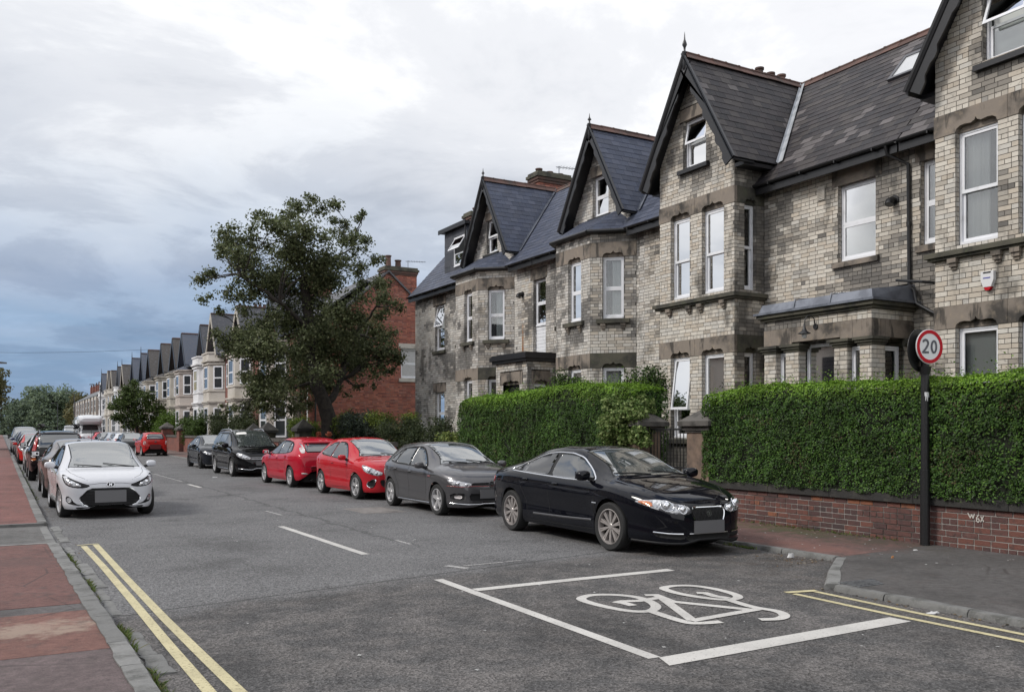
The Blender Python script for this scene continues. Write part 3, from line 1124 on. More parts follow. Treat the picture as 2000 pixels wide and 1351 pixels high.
def bargeboards(house, X, Yc, half, apex, foot, n_lobes=4, w=0.30, mat=None):
    mat = mat or M_BLACKW
    for s in (1, -1):
        L = math.hypot(half, apex - foot)
        t = V((0, s * half / L, -(apex - foot) / L))
        nn = V((0, -s * (apex - foot) / L, -half / L))    # inwards, below the board
        top = V((X, Yc, apex + 0.03))
        mb = MB()
        outer = [top + t * (L * i / 8) for i in range(9)]
        inner = []
        m = n_lobes * 8
        for i in range(m + 1):
            f = i / m
            ph = (f * n_lobes) % 1.0
            dpt = w * (0.78 + (0.22 if 0.08 < ph < 0.26 else (0.10 * math.sin(PI * ph))))
            if f > 0.93:
                dpt = w * 1.1
            inner.append(top + t * (L * f) + nn * dpt)
        inner[0] = V((X, Yc, apex + 0.03 - w * 1.05 / max(0.3, half / L)))
        poly = outer + inner[::-1]
        mb.prism(poly, (0.045, 0, 0))
        board = mb.build('bargeboard', mat, house)
        mb = MB()
        a, b_ = top + t * -0.05 + nn * -0.02, top + t * (L + 0.04) + nn * -0.02
        for dd in (0.0, 0.06):
            q = nn * (0.0 + dd)
            mb.hexa([a + q + V((-0.045, 0, 0)), b_ + q + V((-0.045, 0, 0)), b_ + q + V((-0.002, 0, 0)), a + q + V((-0.002, 0, 0)),
                     a + q + nn * 0.045 + V((-0.035 + dd * 0.3, 0, 0)), b_ + q + nn * 0.045 + V((-0.035 + dd * 0.3, 0, 0)), b_ + q + nn * 0.045 + V((-0.002, 0, 0)), a + q + nn * 0.045 + V((-0.002, 0, 0))])
        mb.build('moulding', mat, board)


def finial(house, X, Y, z0, h, drop=0.45):
    mb = MB()
    mb.lathe([(0.0, -drop - 0.02), (0.03, -drop), (0.045, -drop + 0.05), (0.02, -drop + 0.09), (0.055, -drop + 0.14), (0.05, -0.02), (0.04, 0.05), (0.055, 0.08), (0.022, 0.13), (0.03, 0.2),
              (0.06, 0.3 * h + 0.08), (0.05, 0.42 * h + 0.06), (0.02, 0.66 * h), (0.008, 0.9 * h), (0.0, h)], (X, Y, z0), seg=10)
    mb.build('finial', M_BLACKW, house, smooth=50)


XM, XE, ZE, XR, ZR = 15.85, 15.50, 7.48, 18.60, 10.87
MR = (ZR - ZE) / (XR - XE)


def main_roof(house, Y0, Y1, gables, colf, singles, name='roof', skip_rows=0):
    """street slope between Y0 and Y1; gables = (Yc, half, apex, foot) cut out of it"""
    L = math.hypot(XR - XE, ZR - ZE)
    cx, cz = (XR - XE) / L, (ZR - ZE) / L

    def P(u, s, d):
        return (XE + cx * s - cz * d, u, ZE + cz * s + cx * d)
    deck = MB()
    out = []

    def span(s):
        z = ZE + cz * s
        holes = []
        for Yc, half, apex, foot in gables:
            if z < apex:
                hw = min((apex - z) * half / (apex - foot), half) if z > foot else half - 0.34
                holes.append((Yc - hw, Yc + hw))
        return cut([(Y0, Y1)], holes)
    e = 0.205
    lay_slates(out, P, int(L / e), e, 0.30, span, deck)
    # back slope, plain
    deck.add([(XR, Y0, ZR - 0.03), (XR, Y1, ZR - 0.03), (XR + 3.4, Y1, ZR - 3.6), (XR + 3.4, Y0, ZR - 3.6)], [(0, 1, 2, 3)])
    roof = deck.build(name, M_DECK, house)
    ridge_tiles(roof, (XR, Y0, ZR + 0.04), (XR, Y1, ZR + 0.04), 1)
    return roof, out


def gable_roof(roof_deck_out, house, Yc, half, apex, foot, Xf):
    deck = MB()
    out = []
    L = math.hypot(half, apex - foot)
    for s in (1, -1):
        ty, tz = -s * half / L, (apex - foot) / L
        ny, nz = s * (apex - foot) / L, half / L

        def P(u, q, d, s=s, ty=ty, tz=tz, ny=ny, nz=nz):
            return (u, Yc + s * half + ty * q + ny * d, foot + tz * q + nz * d)

        def span(q, tz=tz):
            z = foot + tz * q
            return [(Xf + 0.0, XE + (z - ZE) / MR)]
        e = 0.205
        lay_slates(out, P, int(L / e), e, 0.30, span, deck)
    roof = deck.build('gable_roof', M_DECK, house)
    ridge_tiles(roof, (Xf + 0.02, Yc, apex + 0.04), (XR + 0.1, Yc, apex + 0.04), 1)
    return roof, out


def valley(house, Yc, half, apex, foot, mat, w=0.15, sides=(1, -1)):
    for s in sides:
        mb = MB()
        a = V((XE + (foot - ZE) / MR, Yc + s * half, foot))
        b_ = V((XE + (apex - ZE) / MR, Yc, apex))
        up = V((-0.03, 0.03 * s, 0.04))
        g0, m0 = V((-w * 0.35, 0, 0.012)), V((0, s * w, 0.012))
        P = []
        n = 8
        for i in range(n + 1):
            p = a + (b_ - a) * (i / n) + up
            P += [p + g0, p + V((0, 0, -0.012)), p + m0 * (1 - 0.3 * i / n)]
        mb.add(P, [(3 * i + k, 3 * i + 3 + k, 3 * i + 4 + k, 3 * i + 1 + k) for i in range(n) for k in range(2)])
        mb.build('valley_flashing', mat, house)


def gutter(house, x, y0, y1, z):
    mb = MB()
    mb.box(x + 0.06, x + 0.10, y0, y1, z - 0.22, z + 0.02)       # fascia
    mb.build('fascia', M_BLACKW, house)
    mb = MB()
    P, F = [], []
    n = 7
    for yy in (y0, y1):
        for i in range(n):
            a = PI + PI * i / (n - 1)
            P.append((x + 0.055 * math.cos(a), yy, z + 0.055 * math.sin(a)))
    F = [(i, i + 1, n + i + 1, n + i) for i in range(n - 1)]
    mb.add(P, F)
    yy = y0 + 0.5
    while yy < y1:
        mb.box(x - 0.06, x + 0.06, yy, yy + 0.03, z - 0.075, z - 0.02)
        yy += 0.95
    mb.build('gutter', M_BLACKP, house)


def downpipe(house, pts, r=0.038):
    mb = MB()
    mb.tube(pts, r, 8)
    for a, b_ in zip(pts[:-1], pts[1:]):
        a, b_ = V(a), V(b_)
        if (b_ - a).length > 1.2:
            k = int((b_ - a).length / 1.3)
            for i in range(1, k + 1):
                q = a + (b_ - a) * (i / (k + 1))
                mb.tube([q - (b_ - a).normalized() * 0.04, q + (b_ - a).normalized() * 0.04], r * 1.3, 8)
    mb.build('downpipe', M_BLACKP, house, smooth=40)


def chimney(house, x0, x1, y0, y1, z0, z1, pots, colf=None, cap=True):
    bricks, wall = [], MB()
    for o, u, n, L in [((x0, y0, 0), (1, 0, 0), (0, -1, 0), x1 - x0), ((x0, y0, 0), (0, 1, 0), (-1, 0, 0), y1 - y0), ((x0, y1, 0), (1, 0, 0), (0, 1, 0), x1 - x0), ((x1, y0, 0), (0, 1, 0), (1, 0, 0), y1 - y0)]:
        lay_bricks(bricks, wall, frame(o, u, n), z0, z1, lambda z, L=L: [(0.0, L)], ch=0.085, hdr=99)
    st = wall.build('chimney', M_MORTAR, house)
    b = MB()
    for fr, a, b_, za, zb, d, full in bricks:
        b.fbox(fr, a, b_, za, zb, -0.02, d, (colf or red_colour(0.45))(V(fr((a + b_) / 2, za, 0))), back=False)
    b.build('brickwork', M_REDBRICK, st, kind='stuff')
    if cap:
        for k, (e, h0, h1) in enumerate([(0.05, -0.34, -0.24), (0.09, -0.24, -0.12), (0.14, -0.12, 0.0), (0.08, 0.0, 0.10)]):
            c = MB()
            c.box(x0 - e, x1 + e, y0 - e, y1 + e, z1 + h0, z1 + h1 - 0.002, None)
            c.build('oversailing_course', M_STONE_D if k > 1 else M_TERRA, st)
    for px_, py_, h, r in pots:
        c = MB()
        c.lathe([(r * 1.1, 0), (r, 0.05), (r * 0.9, h - 0.08), (r * 1.15, h - 0.05), (r * 1.15, h), (r * 0.75, h), (r * 0.7, h - 0.15)], (px_, py_, z1 + 0.08), seg=12)
        c.build('chimney_pot', M_TERRA, st, smooth=40)
    return st


FRONT = frame((XM, 0, 0), (0, 1, 0), (-1, 0, 0))


def core(house, Y0, Y1, X0=16.45, X1=22.0):
    """the dark inside and the plain back of a house"""
    mb = MB()
    mb.prism([(X0, Y0, 0), (X0, Y0, 8.45), (XR, Y0, ZR - 0.12), (X1 - 0.2, Y0, 7.4), (X1, Y0, 0)], (0, Y1 - Y0, 0))
    mb.build('interior', M_DARK, house)


# ------------------------------------------------------------------ the near house: square two-storey bay under a steep gable
BAYX = 14.90


def square_bay(house, wall, bricks, Ya, Yb, windows, Yc, half, apex, foot, attic, behinds, open_attic=0.0, open_gf=0.0, side_windows=True, side='low'):
    f = frame((BAYX, 0, 0), (0, 1, 0), (-1, 0, 0))
    m = (apex - foot) / half
    floors = [(1.5, 3.53, 3.94), (5.02, 7.03, 7.42)]
    aw = attic

    def span(z):
        hw = (apex - 0.10 - z) / m
        a, b_ = max(Ya, Yc - hw), min(Yb, Yc + hw)
        if b_ - a < 0.05:
            return []
        holes = []
        for z0, z1, zt in floors:
            if z0 < z < z1:
                holes += windows
            elif z1 <= z < zt:
                return []
        if aw[2] < z < aw[3]:
            holes.append((aw[0], aw[1]))
        if aw[3] <= z < aw[3] + 0.30:
            holes.append((aw[0] - 0.12, aw[1] + 0.12))
        if 4.78 < z < 4.92:
            return []
        return cut([(a, b_)], holes)
    for z0, z1 in [(0.1, 3.53), (3.94, 4.78), (4.92, 7.03), (7.42, apex - 0.15)]:
        lay_bricks(bricks, wall, f, z0, z1, span)
    mid = (Ya + Yb) / 2
    for fl, (z0, z1, zt) in enumerate(floors):
        w = sorted(windows)
        lintel(house, f, Ya - 0.014, mid - 0.004, z1, zt, [w[0]])
        lintel(house, f, mid + 0.004, Yb + 0.014, z1, zt, [w[1]])
        for i, (a, b_) in enumerate(w):
            reveal(bricks, wall, f, a, b_, z0, z1)
            window(house, f, a + 0.005, b_ - 0.005, z0, z1, behind=behinds[fl * 2 + i], open_top=(open_gf if fl == 0 and i == 1 else 0.0), split=0.47 if fl else (0.36 if i == 1 and open_gf else 0.5))
    # moulded sill course round the bay
    mb = MB()
    for (e, z0, z1) in [(0.14, 4.83, 4.92), (0.09, 4.78, 4.828)]:
        mb.box(BAYX - e, BAYX + 0.02, Ya - e, Yb + e, z0, z1)
        mb.box(BAYX + 0.022, XM - 0.01, Ya - e, Ya + 0.02, z0, z1)
        mb.box(BAYX + 0.022, XM - 0.01, Yb - 0.02, Yb + e, z0, z1)
    s = mb.build('sill', M_STONE_D, house)
    for a, b_ in windows:
        for c in (a - 0.02, b_ + 0.02):
            k = MB()
            k.fbox(f, c - 0.085, c + 0.085, 4.70, 4.778, -0.01, 0.10)
            k.fbox(f, c - 0.07, c + 0.07, 4.63, 4.698, -0.01, 0.07)
            k.fbox(f, c - 0.05, c + 0.05, 4.58, 4.628, -0.01, 0.04)
            k.build('corbel', M_STONE, s)
    sill(house, f, windows[0][0] - 0.1 if windows[0][0] < windows[1][0] else windows[1][0] - 0.1, max(windows[0][1], windows[1][1]) + 0.1, 1.36, 1.50, 0.10)
    # attic window
    lintel(house, f, aw[0] - 0.12, aw[1] + 0.12, aw[3], aw[3] + 0.30, [(aw[0], aw[1])], notch=False)
    reveal(bricks, wall, f, aw[0], aw[1], aw[2], aw[3])
    window(house, f, aw[0] + 0.005, aw[1] - 0.005, aw[2], aw[3], split=0.52, behind=behinds[4], open_top=open_attic)
    sill(house, f, aw[0] - 0.14, aw[1] + 0.12, aw[2] - 0.13, aw[2], 0.11, M_BLACKW)
    # the two sides
    for yy, nn in ((Ya, -1), (Yb, 1)):
        fs = frame((0, yy, 0), (1, 0, 0), (0, nn, 0))
        wins = [(15.22, 15.60)] if (nn < 0 and side_windows) else []

        def sspan(z, wins=wins):
            holes = []
            for z0, z1, zt in floors:
                if z0 < z < z1:
                    holes += wins
                elif z1 <= z < zt:
                    return []
            return cut([(BAYX + 0.0, XM)], holes)
        for z0, z1 in [(0.1, 3.53), (3.94, 4.78), (4.92, 7.03), (7.42, foot + 0.02)]:
            lay_bricks(bricks, wall, fs, z0, z1, sspan)
        for fl, (z0, z1, zt) in enumerate(floors):
            lintel(house, fs, BAYX + 0.075, XM, z1, zt, wins, mat=M_STONE_D)
            for a, b_ in wins:
                reveal(bricks, wall, fs, a, b_, z0, z1)
                window(house, fs, a + 0.005, b_ - 0.005, z0, z1, behind=None)
    # dark boarding under the overhang
    mb = MB()
    for s_ in (1, -1):
        a = [(14.56, Yc, apex - 0.05), (BAYX + 0.3, Yc, apex - 0.05), (BAYX + 0.3, Yc + s_ * half, foot - 0.05), (14.56, Yc + s_ * half, foot - 0.05)]
        mb.prism(a, (0, -s_ * 0.03, -0.03))
    mb.box(BAYX, XM + 0.1, Yc - half + 0.05, Yc - 1.38, foot - 0.12, foot - 0.03)
    mb.box(BAYX, XM + 0.1, Yc + 1.38, Yc + half - 0.05, foot - 0.12, foot - 0.03)
    mb.build('soffit', M_BLACKW, house)


def finish_bricks(house, wall, bricks, colf, singles=300, zmin=2.5, palette=None, mat=None, mortar=None):
    w = wall.build('wall', mortar or M_MORTAR, house)
    emit_bricks(house, w, bricks, colf, palette or PALE_PALETTE, mat or M_BRICK, singles, zmin)
    return w


def subtract_windows(holes_by_z, base):
    def span(z):
        hs = [h for (z0, z1, h) in holes_by_z if z0 < z < z1]
        return cut(base, hs)
    return span


# house A, at the right edge of the photograph
hA = empty('brick_house', (XM, 8.6, 0), label='pale brick house nearest the camera with white alarm box above its ground floor window', cat='house', group='pale brick houses of the near terrace')
wall, bricks = MB(), []
square_bay(hA, wall, bricks, 7.74, 10.48, [(9.29, 10.07), (8.15, 8.92)], 9.11, 1.72, 10.88, 7.95, (8.72, 9.56, 8.10, 9.30),
           [None, 'blind', 'half', 'half', 'blind'], open_attic=0.38, side_windows=False)
holes = [(5.38, 7.02, (10.72, 11.46)), (7.02, 7.36, (10.60, 11.58)), (5.22, 5.38, (10.62, 11.56))]
lay_bricks(bricks, wall, FRONT, 0.1, 7.48, subtract_windows(holes, [(10.48, 11.73)]))
lay_bricks(bricks, wall, FRONT, 0.1, 7.48, lambda z: [(4.9, 7.74)])
lintel(hA, FRONT, 10.60, 11.58, 7.02, 7.36, [(10.72, 11.46)], notch=False)
reveal(bricks, wall, FRONT, 10.72, 11.46, 5.38, 7.02)
window(hA, FRONT, 10.725, 11.455, 5.38, 7.02, behind='curtain', sash_gap=0)
sill(hA, FRONT, 10.62, 11.56, 5.22, 5.38, 0.05, M_STONE)
finish_bricks(hA, wall, bricks, pale_colour(0.06))
GA = (9.11, 1.72, 10.88, 7.95)
rA, sl = main_roof(hA, 4.5, 11.73, [GA], OLD_SLATES, 300)
emit_slates(rA, sl, OLD_SLATES, 300)
gA, sl = gable_roof(None, hA, *GA, 14.55)
emit_slates(gA, sl, OLD_SLATES, 0)
bargeboards(hA, 14.55, *GA)
finial(hA, 14.57, 9.11, 10.86, 0.62)
valley(hA, *GA, M_LEAD)
gutter(hA, XE - 0.03, 10.50, 11.72, ZE - 0.02)
core(hA, 4.5, 11.70)
# (the alarm box, lamp and vents hang on the walls: things of their own, further down)

# house B with the long recess, the porch and the great gable
hB = empty('brick_house', (XM, 15.2, 0), label='large pale brick house with lead roofed porch and white window in its recessed front', cat='house', group='pale brick houses of the near terrace')
wall, bricks = MB(), []
GB = (17.03, 1.72, 10.88, 7.95)
square_bay(hB, wall, bricks, 15.66, 18.39, [(16.02, 16.78), (17.23, 17.95)], *GB, (16.64, 17.47, 8.22, 9.42),
           ['slats', 'blind', 'half', 'half', 'curtain'], open_attic=0.20, open_gf=0.13)
holes = [(5.36, 7.00, (12.52, 13.48)), (7.00, 7.34, (12.36, 13.64)), (5.22, 5.36, (12.42, 13.60)), (3.75, 4.60, (11.7, 14.5))]
lay_bricks(bricks, wall, FRONT, 0.1, 7.48, subtract_windows(holes, [(11.73, 15.66)]))
lay_bricks(bricks, wall, FRONT, 0.1, 7.48, lambda z: [(18.39, 19.0)])
lintel(hB, FRONT, 12.36, 13.64, 7.00, 7.34, [(12.52, 13.48)], notch=False)
reveal(bricks, wall, FRONT, 12.52, 13.48, 5.36, 7.00)
window(hB, FRONT, 12.525, 13.475, 5.36, 7.00, behind='blind', sash_gap=0, split=0.49)
sill(hB, FRONT, 12.42, 13.60, 5.22, 5.36, 0.07, M_STONE)
# porch
PX, P0, P1 = 14.60, 11.62, 14.42
fp = frame((PX, 0, 0), (0, 1, 0), (-1, 0, 0))
fps = frame((0, P0, 0), (1, 0, 0), (0, -1, 0))
fpn = frame((0, P1, 0), (1, 0, 0), (0, 1, 0))
piers = [(P0, 11.90), (12.20, 12.52), (13.44, 13.80), (14.08, P1)]
for a, b_ in piers:
    lay_bricks(bricks, wall, fp, 0.1, 3.36, lambda z, a=a, b_=b_: [(a, b_)])
    for yy, s in ((a, -1), (b_, 1)):
        if yy not in (P0, P1):
            lay_bricks(bricks, wall, frame((PX, yy, 0), (1, 0, 0), (0, s, 0)), 0.1, 3.36, lambda z: [(0.0, 0.22)], hdr=99)
lay_bricks(bricks, wall, fp, 3.87, 4.06, lambda z: [(P0, P1)], hdr=99)
lay_bricks(bricks, wall, fps, 3.87, 4.06, lambda z: [(PX, XM)], hdr=99)
lay_bricks(bricks, wall, fps, 0.1, 3.36, subtract_windows([(1.2, 3.36, (15.0, 15.56))], [(PX, XM)]))
lay_bricks(bricks, wall, fpn, 0.1, 3.87, lambda z: [(PX, XM)])
lay_bricks(bricks, wall, fp, 0.1, 1.2, lambda z: [(11.90, 12.20), (13.80, 14.08)])
cuts = [P0, 12.06, 12.36, 13.62, 13.95, P1]
for a, b_ in zip(cuts[:-1], cuts[1:]):
    mb = MB()
    mb.fbox(fp, a - (0.012 if a == P0 else 0) + 0.003, b_ - 0.003, 3.52 if b_ - a < 1 else 3.56, 3.868, -0.25, 0.012)
    mb.build('lintel', M_STONE, hB)
for a, b_ in ((PX + 0.26, 14.98), (14.986, XM)):
    mb = MB()
    mb.fbox(fps, a, b_, 3.52, 3.868, -0.25, 0.012)
    mb.build('lintel', M_STONE, hB)
for a, b_ in piers:
    mb = MB()
    for e, z0, z1 in [(0.03, 3.362, 3.41), (0.065, 3.412, 3.46), (0.10, 3.462, 3.518)]:
        mb.box(PX - e, PX + 0.24, a - e, b_ + e, z0, z1)
    mb.build('capital', M_STONE_D, hB)
mb = MB()
for e, z0, z1 in [(0.03, 3.362, 3.41), (0.065, 3.412, 3.46), (0.10, 3.462, 3.518)]:
    mb.box(14.845, 15.0, P0 - e, P0 + 0.05, z0, z1)
    mb.box(15.56, XM, P0 - e, P0 + 0.05, z0, z1)
mb.build('capital', M_STONE_D, hB)
for a, b_ in ((11.90, 12.20), (13.80, 14.08)):
    window(hB, fp, a + 0.005, b_ - 0.005, 1.2, 3.36, split=0.30, dep=0.14, sash_gap=0, fw=0.04)
window(hB, fps, 15.005, 15.555, 1.2, 3.36, split=0.42, dep=0.12, sash_gap=0)
mb = MB()
mb.fbox(fp, 12.53, 13.43, 0.1, 2.45, -0.32, -0.26)
door = mb.build('door', M_BLACKW, hB)
for z0 in (0.35, 1.35):
    for u in (12.62, 13.02):
        k = MB()
        k.fbox(fp, u, u + 0.32, z0, z0 + 0.85, -0.262, -0.245)
        k.build('door_panel', M_BLACKW, door)
window(hB, fp, 12.53, 13.43, 2.5, 3.5, split=1, dep=0.24, fw=0.03)
mb = MB()
mb.box(PX - 0.05, PX, P0 - 0.05, P1 + 0.05, 4.065, 4.10)
for e, z0, z1 in [(0.06, 4.06, 4.12), (0.12, 4.122, 4.20)]:
    mb.box(PX - e, XM - 0.005, P0 - e, P1 + e, z0, z1)
mb.build('cornice', M_STONE_D, hB)
mb = MB()
e = 0.17
mb.hexa([(PX - e, P0 - e, 4.202), (XM - 0.004, P0 - e, 4.202), (XM - 0.004, P1 + e, 4.202), (PX - e, P1 + e, 4.202),
         (PX - e, P0 - e, 4.25), (XM - 0.004, P0 - e, 4.25), (XM - 0.004, P1 + e, 4.25), (PX - e, P1 + e, 4.25)])
mb.hexa([(PX - 0.09, P0 - 0.09, 4.252), (XM - 0.004, P0 - 0.09, 4.252), (XM - 0.004, P1 + 0.09, 4.252), (PX - 0.09, P1 + 0.09, 4.252),
         (PX - 0.03, P0 - 0.03, 4.43), (XM - 0.004, P0 - 0.03, 4.60), (XM - 0.004, P1 + 0.03, 4.60), (PX - 0.03, P1 + 0.03, 4.43)])
pr = mb.build('porch_roof', M_LEAD, hB)
for yy in (12.55, 13.5):
    k = MB()
    k.tube([(PX - 0.175, yy, 4.24), (PX - 0.10, yy, 4.26), (PX - 0.05, yy, 4.45), (XM - 0.05, yy, 4.605)], 0.014, 6)
    k.build('lead_seam', M_LEAD, pr)
finish_bricks(hB, wall, bricks, pale_colour(0.06))
rB, sl = main_roof(hB, 11.73, 19.0, [GB], OLD_SLATES, 300)
emit_slates(rB, sl, OLD_SLATES, 300)
gB, sl = gable_roof(None, hB, *GB, 14.55)
emit_slates(gB, sl, OLD_SLATES, 300)
bargeboards(hB, 14.55, *GB)
finial(hB, 14.57, 17.03, 10.86, 0.60)
valley(hB, *GB, M_ZINC)
gutter(hB, XE - 0.03, 11.76, 15.62, ZE - 0.02)
gutter(hB, XE - 0.03, 18.42, 19.0, ZE - 0.02)
downpipe(hB, [(XE - 0.03, 11.98, 7.42), (XE + 0.02, 11.98, 7.25), (15.80, 11.70, 7.02), (15.80, 11.68, 4.62), (15.72, 11.50, 4.45), (15.70, 11.45, 4.2), (15.78, 11.2, 4.02), (15.80, 10.9, 3.86), (15.80, 10.88, 0.2)])
downpipe(hB, [(15.7, 11.9, 4.72), (15.55, 11.2, 4.58), (15.78, 10.92, 4.52), (15.80, 10.90, 4.30), (15.78, 11.05, 4.27)], 0.028)
core(hB, 11.73, 18.97)
chimney(hB, 19.3, 21.4, 19.15, 19.75, 9.2, 12.02, [(19.5, 19.45, 0.28, 0.12), (19.95, 19.45, 0.22, 0.12), (20.4, 19.45, 0.25, 0.12)], pale_colour(0.3), cap=False)
# skylight in the slates
L_ = math.hypot(XR - XE, ZR - ZE)
cx_, cz_ = (XR - XE) / L_, (ZR - ZE) / L_


def RP(u, s, d):
    return (XE + cx_ * s - cz_ * d, u, ZE + cz_ * s + cx_ * d)


def roof_box(mb, u0, u1, s0, s1, d0, d1):
    mb.hexa([RP(u0, s0, d0), RP(u1, s0, d0), RP(u1, s1, d0), RP(u0, s1, d0), RP(u0, s0, d1), RP(u1, s0, d1), RP(u1, s1, d1), RP(u0, s1, d1)])


s0_ = (9.5 - ZE) / cz_
s1_ = (10.18 - ZE) / cz_
mb = MB()
for a, b_, c, d in [(12.52, 12.60, s0_, s1_), (13.28, 13.36, s0_, s1_), (12.60, 13.28, s0_, s0_ + 0.08), (12.60, 13.28, s1_ - 0.10, s1_)]:
    roof_box(mb, a, b_, c, d, 0.01, 0.075)
sk = mb.build('skylight', pmat('grey_metal', (0.09, 0.09, 0.10), 0.4, metal=0.5), hB)
mb = MB()
roof_box(mb, 12.60, 13.28, s0_ + 0.08, s1_ - 0.10, 0.03, 0.055)
mb.build('pane', pmat('skylight_pane', (0.45, 0.46, 0.47), 0.08, spec=1.0), sk)

# ------------------------------------------------------------------ houses C and D: canted bays under slated hips


def canted_bay(house, wall, bricks, Ya, Yb, w_front, behinds, eave=7.46):
    """front Ya..Yb at BAYX, splayed sides back to the main wall"""
    dX = XM - BAYX
    faces = [(frame((BAYX, 0, 0), (0, 1, 0), (-1, 0, 0)), Ya, Yb, [w_front]),
             (frame((BAYX, Ya, 0), (1, -1, 0), (-1, -1, 0)), 0.0, dX * math.sqrt(2), [(0.36, 0.98)]),
             (frame((BAYX, Yb, 0), (1, 1, 0), (-1, 1, 0)), 0.0, dX * math.sqrt(2), [(0.36, 0.98)])]
    fl = [(1.5, 3.5, 3.92), (4.93, 6.70, 7.12)]
    for i, (f, a, b_, wins) in enumerate(faces):
        def span(z, a=a, b_=b_, wins=wins):
            for z0, z1, zt in fl:
                if z0 < z < z1:
                    return cut([(a, b_)], wins)
                if z1 <= z < zt:
                    return []
            return [(a, b_)]
        for z0, z1 in [(0.1, 3.5), (3.92, 6.70), (7.12, eave)]:
            lay_bricks(bricks, wall, f, z0, z1, span)
        for k, (z0, z1, zt) in enumerate(fl):
            lintel(house, f, a + 0.002, b_ - 0.002, z1, zt, wins, mat=M_STONE_D if (i == 1 and k == 0) else M_STONE)
            for (wa, wb) in wins:
                reveal(bricks, wall, f, wa, wb, z0, z1)
                window(house, f, wa + 0.005, wb - 0.005, z0, z1, behind=behinds[(i + k) % len(behinds)], sash_gap=0)
                sill(house, f, wa - 0.17, wb + 0.17, z0 - 0.15, z0, 0.10, M_STONE_D, (wa + 0.02, wb - 0.02) if k else ())
    # hip roof in slates
    e = 0.16
    pts = [V((XM, Ya - dX - e * 0.9, eave)), V((BAYX - e, Ya - e * 0.4, eave)), V((BAYX - e, Yb + e * 0.4, eave)), V((XM, Yb + dX + e * 0.9, eave))]
    top = [V((XM, Ya - 0.02, eave + 0.72)), V((XM, Ya + 0.05, eave + 0.72)), V((XM, Yb - 0.05, eave + 0.72)), V((XM, Yb + 0.02, eave + 0.72))]
    deck, out = MB(), []
    for i in range(3):
        a, b_, c, d = pts[i], pts[i + 1], top[i + 1], top[i]
        nrm = (b_ - a).cross(d - a).normalized()
        if nrm.z < 0:
            nrm = -nrm
        L = ((c + d) / 2 - (a + b_) / 2).length
        W = (b_ - a).length

        def P(u, s, dd, a=a, b_=b_, c=c, d=d, L=L, nrm=nrm):
            t = min(s / L, 1.0)
            lo, hi = a + (b_ - a) * u, d + (c - d) * u
            p = lo + (hi - lo) * t + nrm * dd
            return (p.x, p.y, p.z)
        lay_slates(out, P, int(L / 0.17), L / int(L / 0.17), 0.28 / W, lambda s: [(0.0, 1.0)], deck, 0.008)
    r = deck.build('bay_roof', M_DECK, house)
    emit_slates(r, out, NEW_SLATES, 60)
    mb = MB()
    for i in range(3):
        a, b_ = pts[i] + V((0, 0, -0.03)), pts[i + 1] + V((0, 0, -0.03))
        mb.tube([a, b_], 0.055, 8)
        ia, ib = V((a.x * 0.6 + XM * 0.4, a.y, a.z)), V((b_.x * 0.6 + XM * 0.4, b_.y, b_.z))
        mb.add([a + V((0, 0, -0.06)), b_ + V((0, 0, -0.06)), ib + V((0, 0, -0.06)), ia + V((0, 0, -0.06))], [(0, 1, 2, 3)])
    mb.build('gutter', M_BLACKP, house)


def far_house(house, Y0, Y1, Ya, Yb, wf, G, colf, main_holes, extra_spans, attic, singles, behinds):
    wall, bricks = MB(), []
    Yc, half, apex, foot = G
    m = (apex - foot) / half
    lo, hi = Ya - (XM - BAYX), Yb + (XM - BAYX)
    hs = list(main_holes)

    def span(z):
        base = [(Y0, lo), (hi, Y1)] if z < 7.46 else []
        if z >= 7.46:
            hw = min((apex - 0.1 - z) / m, half - 0.22)
            if hw > 0.03:
                base = [(Yc - hw, Yc + hw)]
        return cut(base, [h for (z0, z1, h) in hs if z0 < z < z1])
    hs += [(attic[2], attic[3], (attic[0], attic[1])), (attic[3], attic[3] + 0.3, (attic[0] - 0.1, attic[1] + 0.1))]
    lay_bricks(bricks, wall, FRONT, 0.1, 7.46, span)
    lay_bricks(bricks, wall, FRONT, 7.46, apex - 0.15, span)
    canted_bay(house, wall, bricks, Ya, Yb, wf, behinds)
    lintel(house, FRONT, attic[0] - 0.1, attic[1] + 0.1, attic[3], attic[3] + 0.3, [], notch=False)
    reveal(bricks, wall, FRONT, attic[0], attic[1], attic[2], attic[3])
    window(house, FRONT, attic[0] + 0.005, attic[1] - 0.005, attic[2], attic[3], split=0.5, behind=behinds[0], open_top=attic[4], sash_gap=0)
    sill(house, FRONT, attic[0] - 0.15, attic[1] + 0.15, attic[2] - 0.16, attic[2], 0.10, M_BLACKW)
    r, sl = main_roof(house, Y0, Y1, [G], NEW_SLATES, 300)
    emit_slates(r, sl, NEW_SLATES, 200)
    g, sl = gable_roof(None, house, *G, 15.42)
    emit_slates(g, sl, NEW_SLATES, 300)
    bargeboards(house, 15.42, *G, n_lobes=4, w=0.26)
    finial(house, 15.44, Yc, apex - 0.02, 0.42, 0.5)
    valley(house, *G, M_LEAD, 0.11)
    mb = MB()
    for s_ in (1, -1):
        mb.prism([(15.43, Yc, apex - 0.05), (XM + 0.2, Yc, apex - 0.05), (XM + 0.2, Yc + s_ * half, foot - 0.05), (15.43, Yc + s_ * half, foot - 0.05)], (0, -s_ * 0.03, -0.03))
    mb.build('soffit', M_BLACKW, house)
    core(house, Y0, Y1 - 0.03)
    return wall, bricks


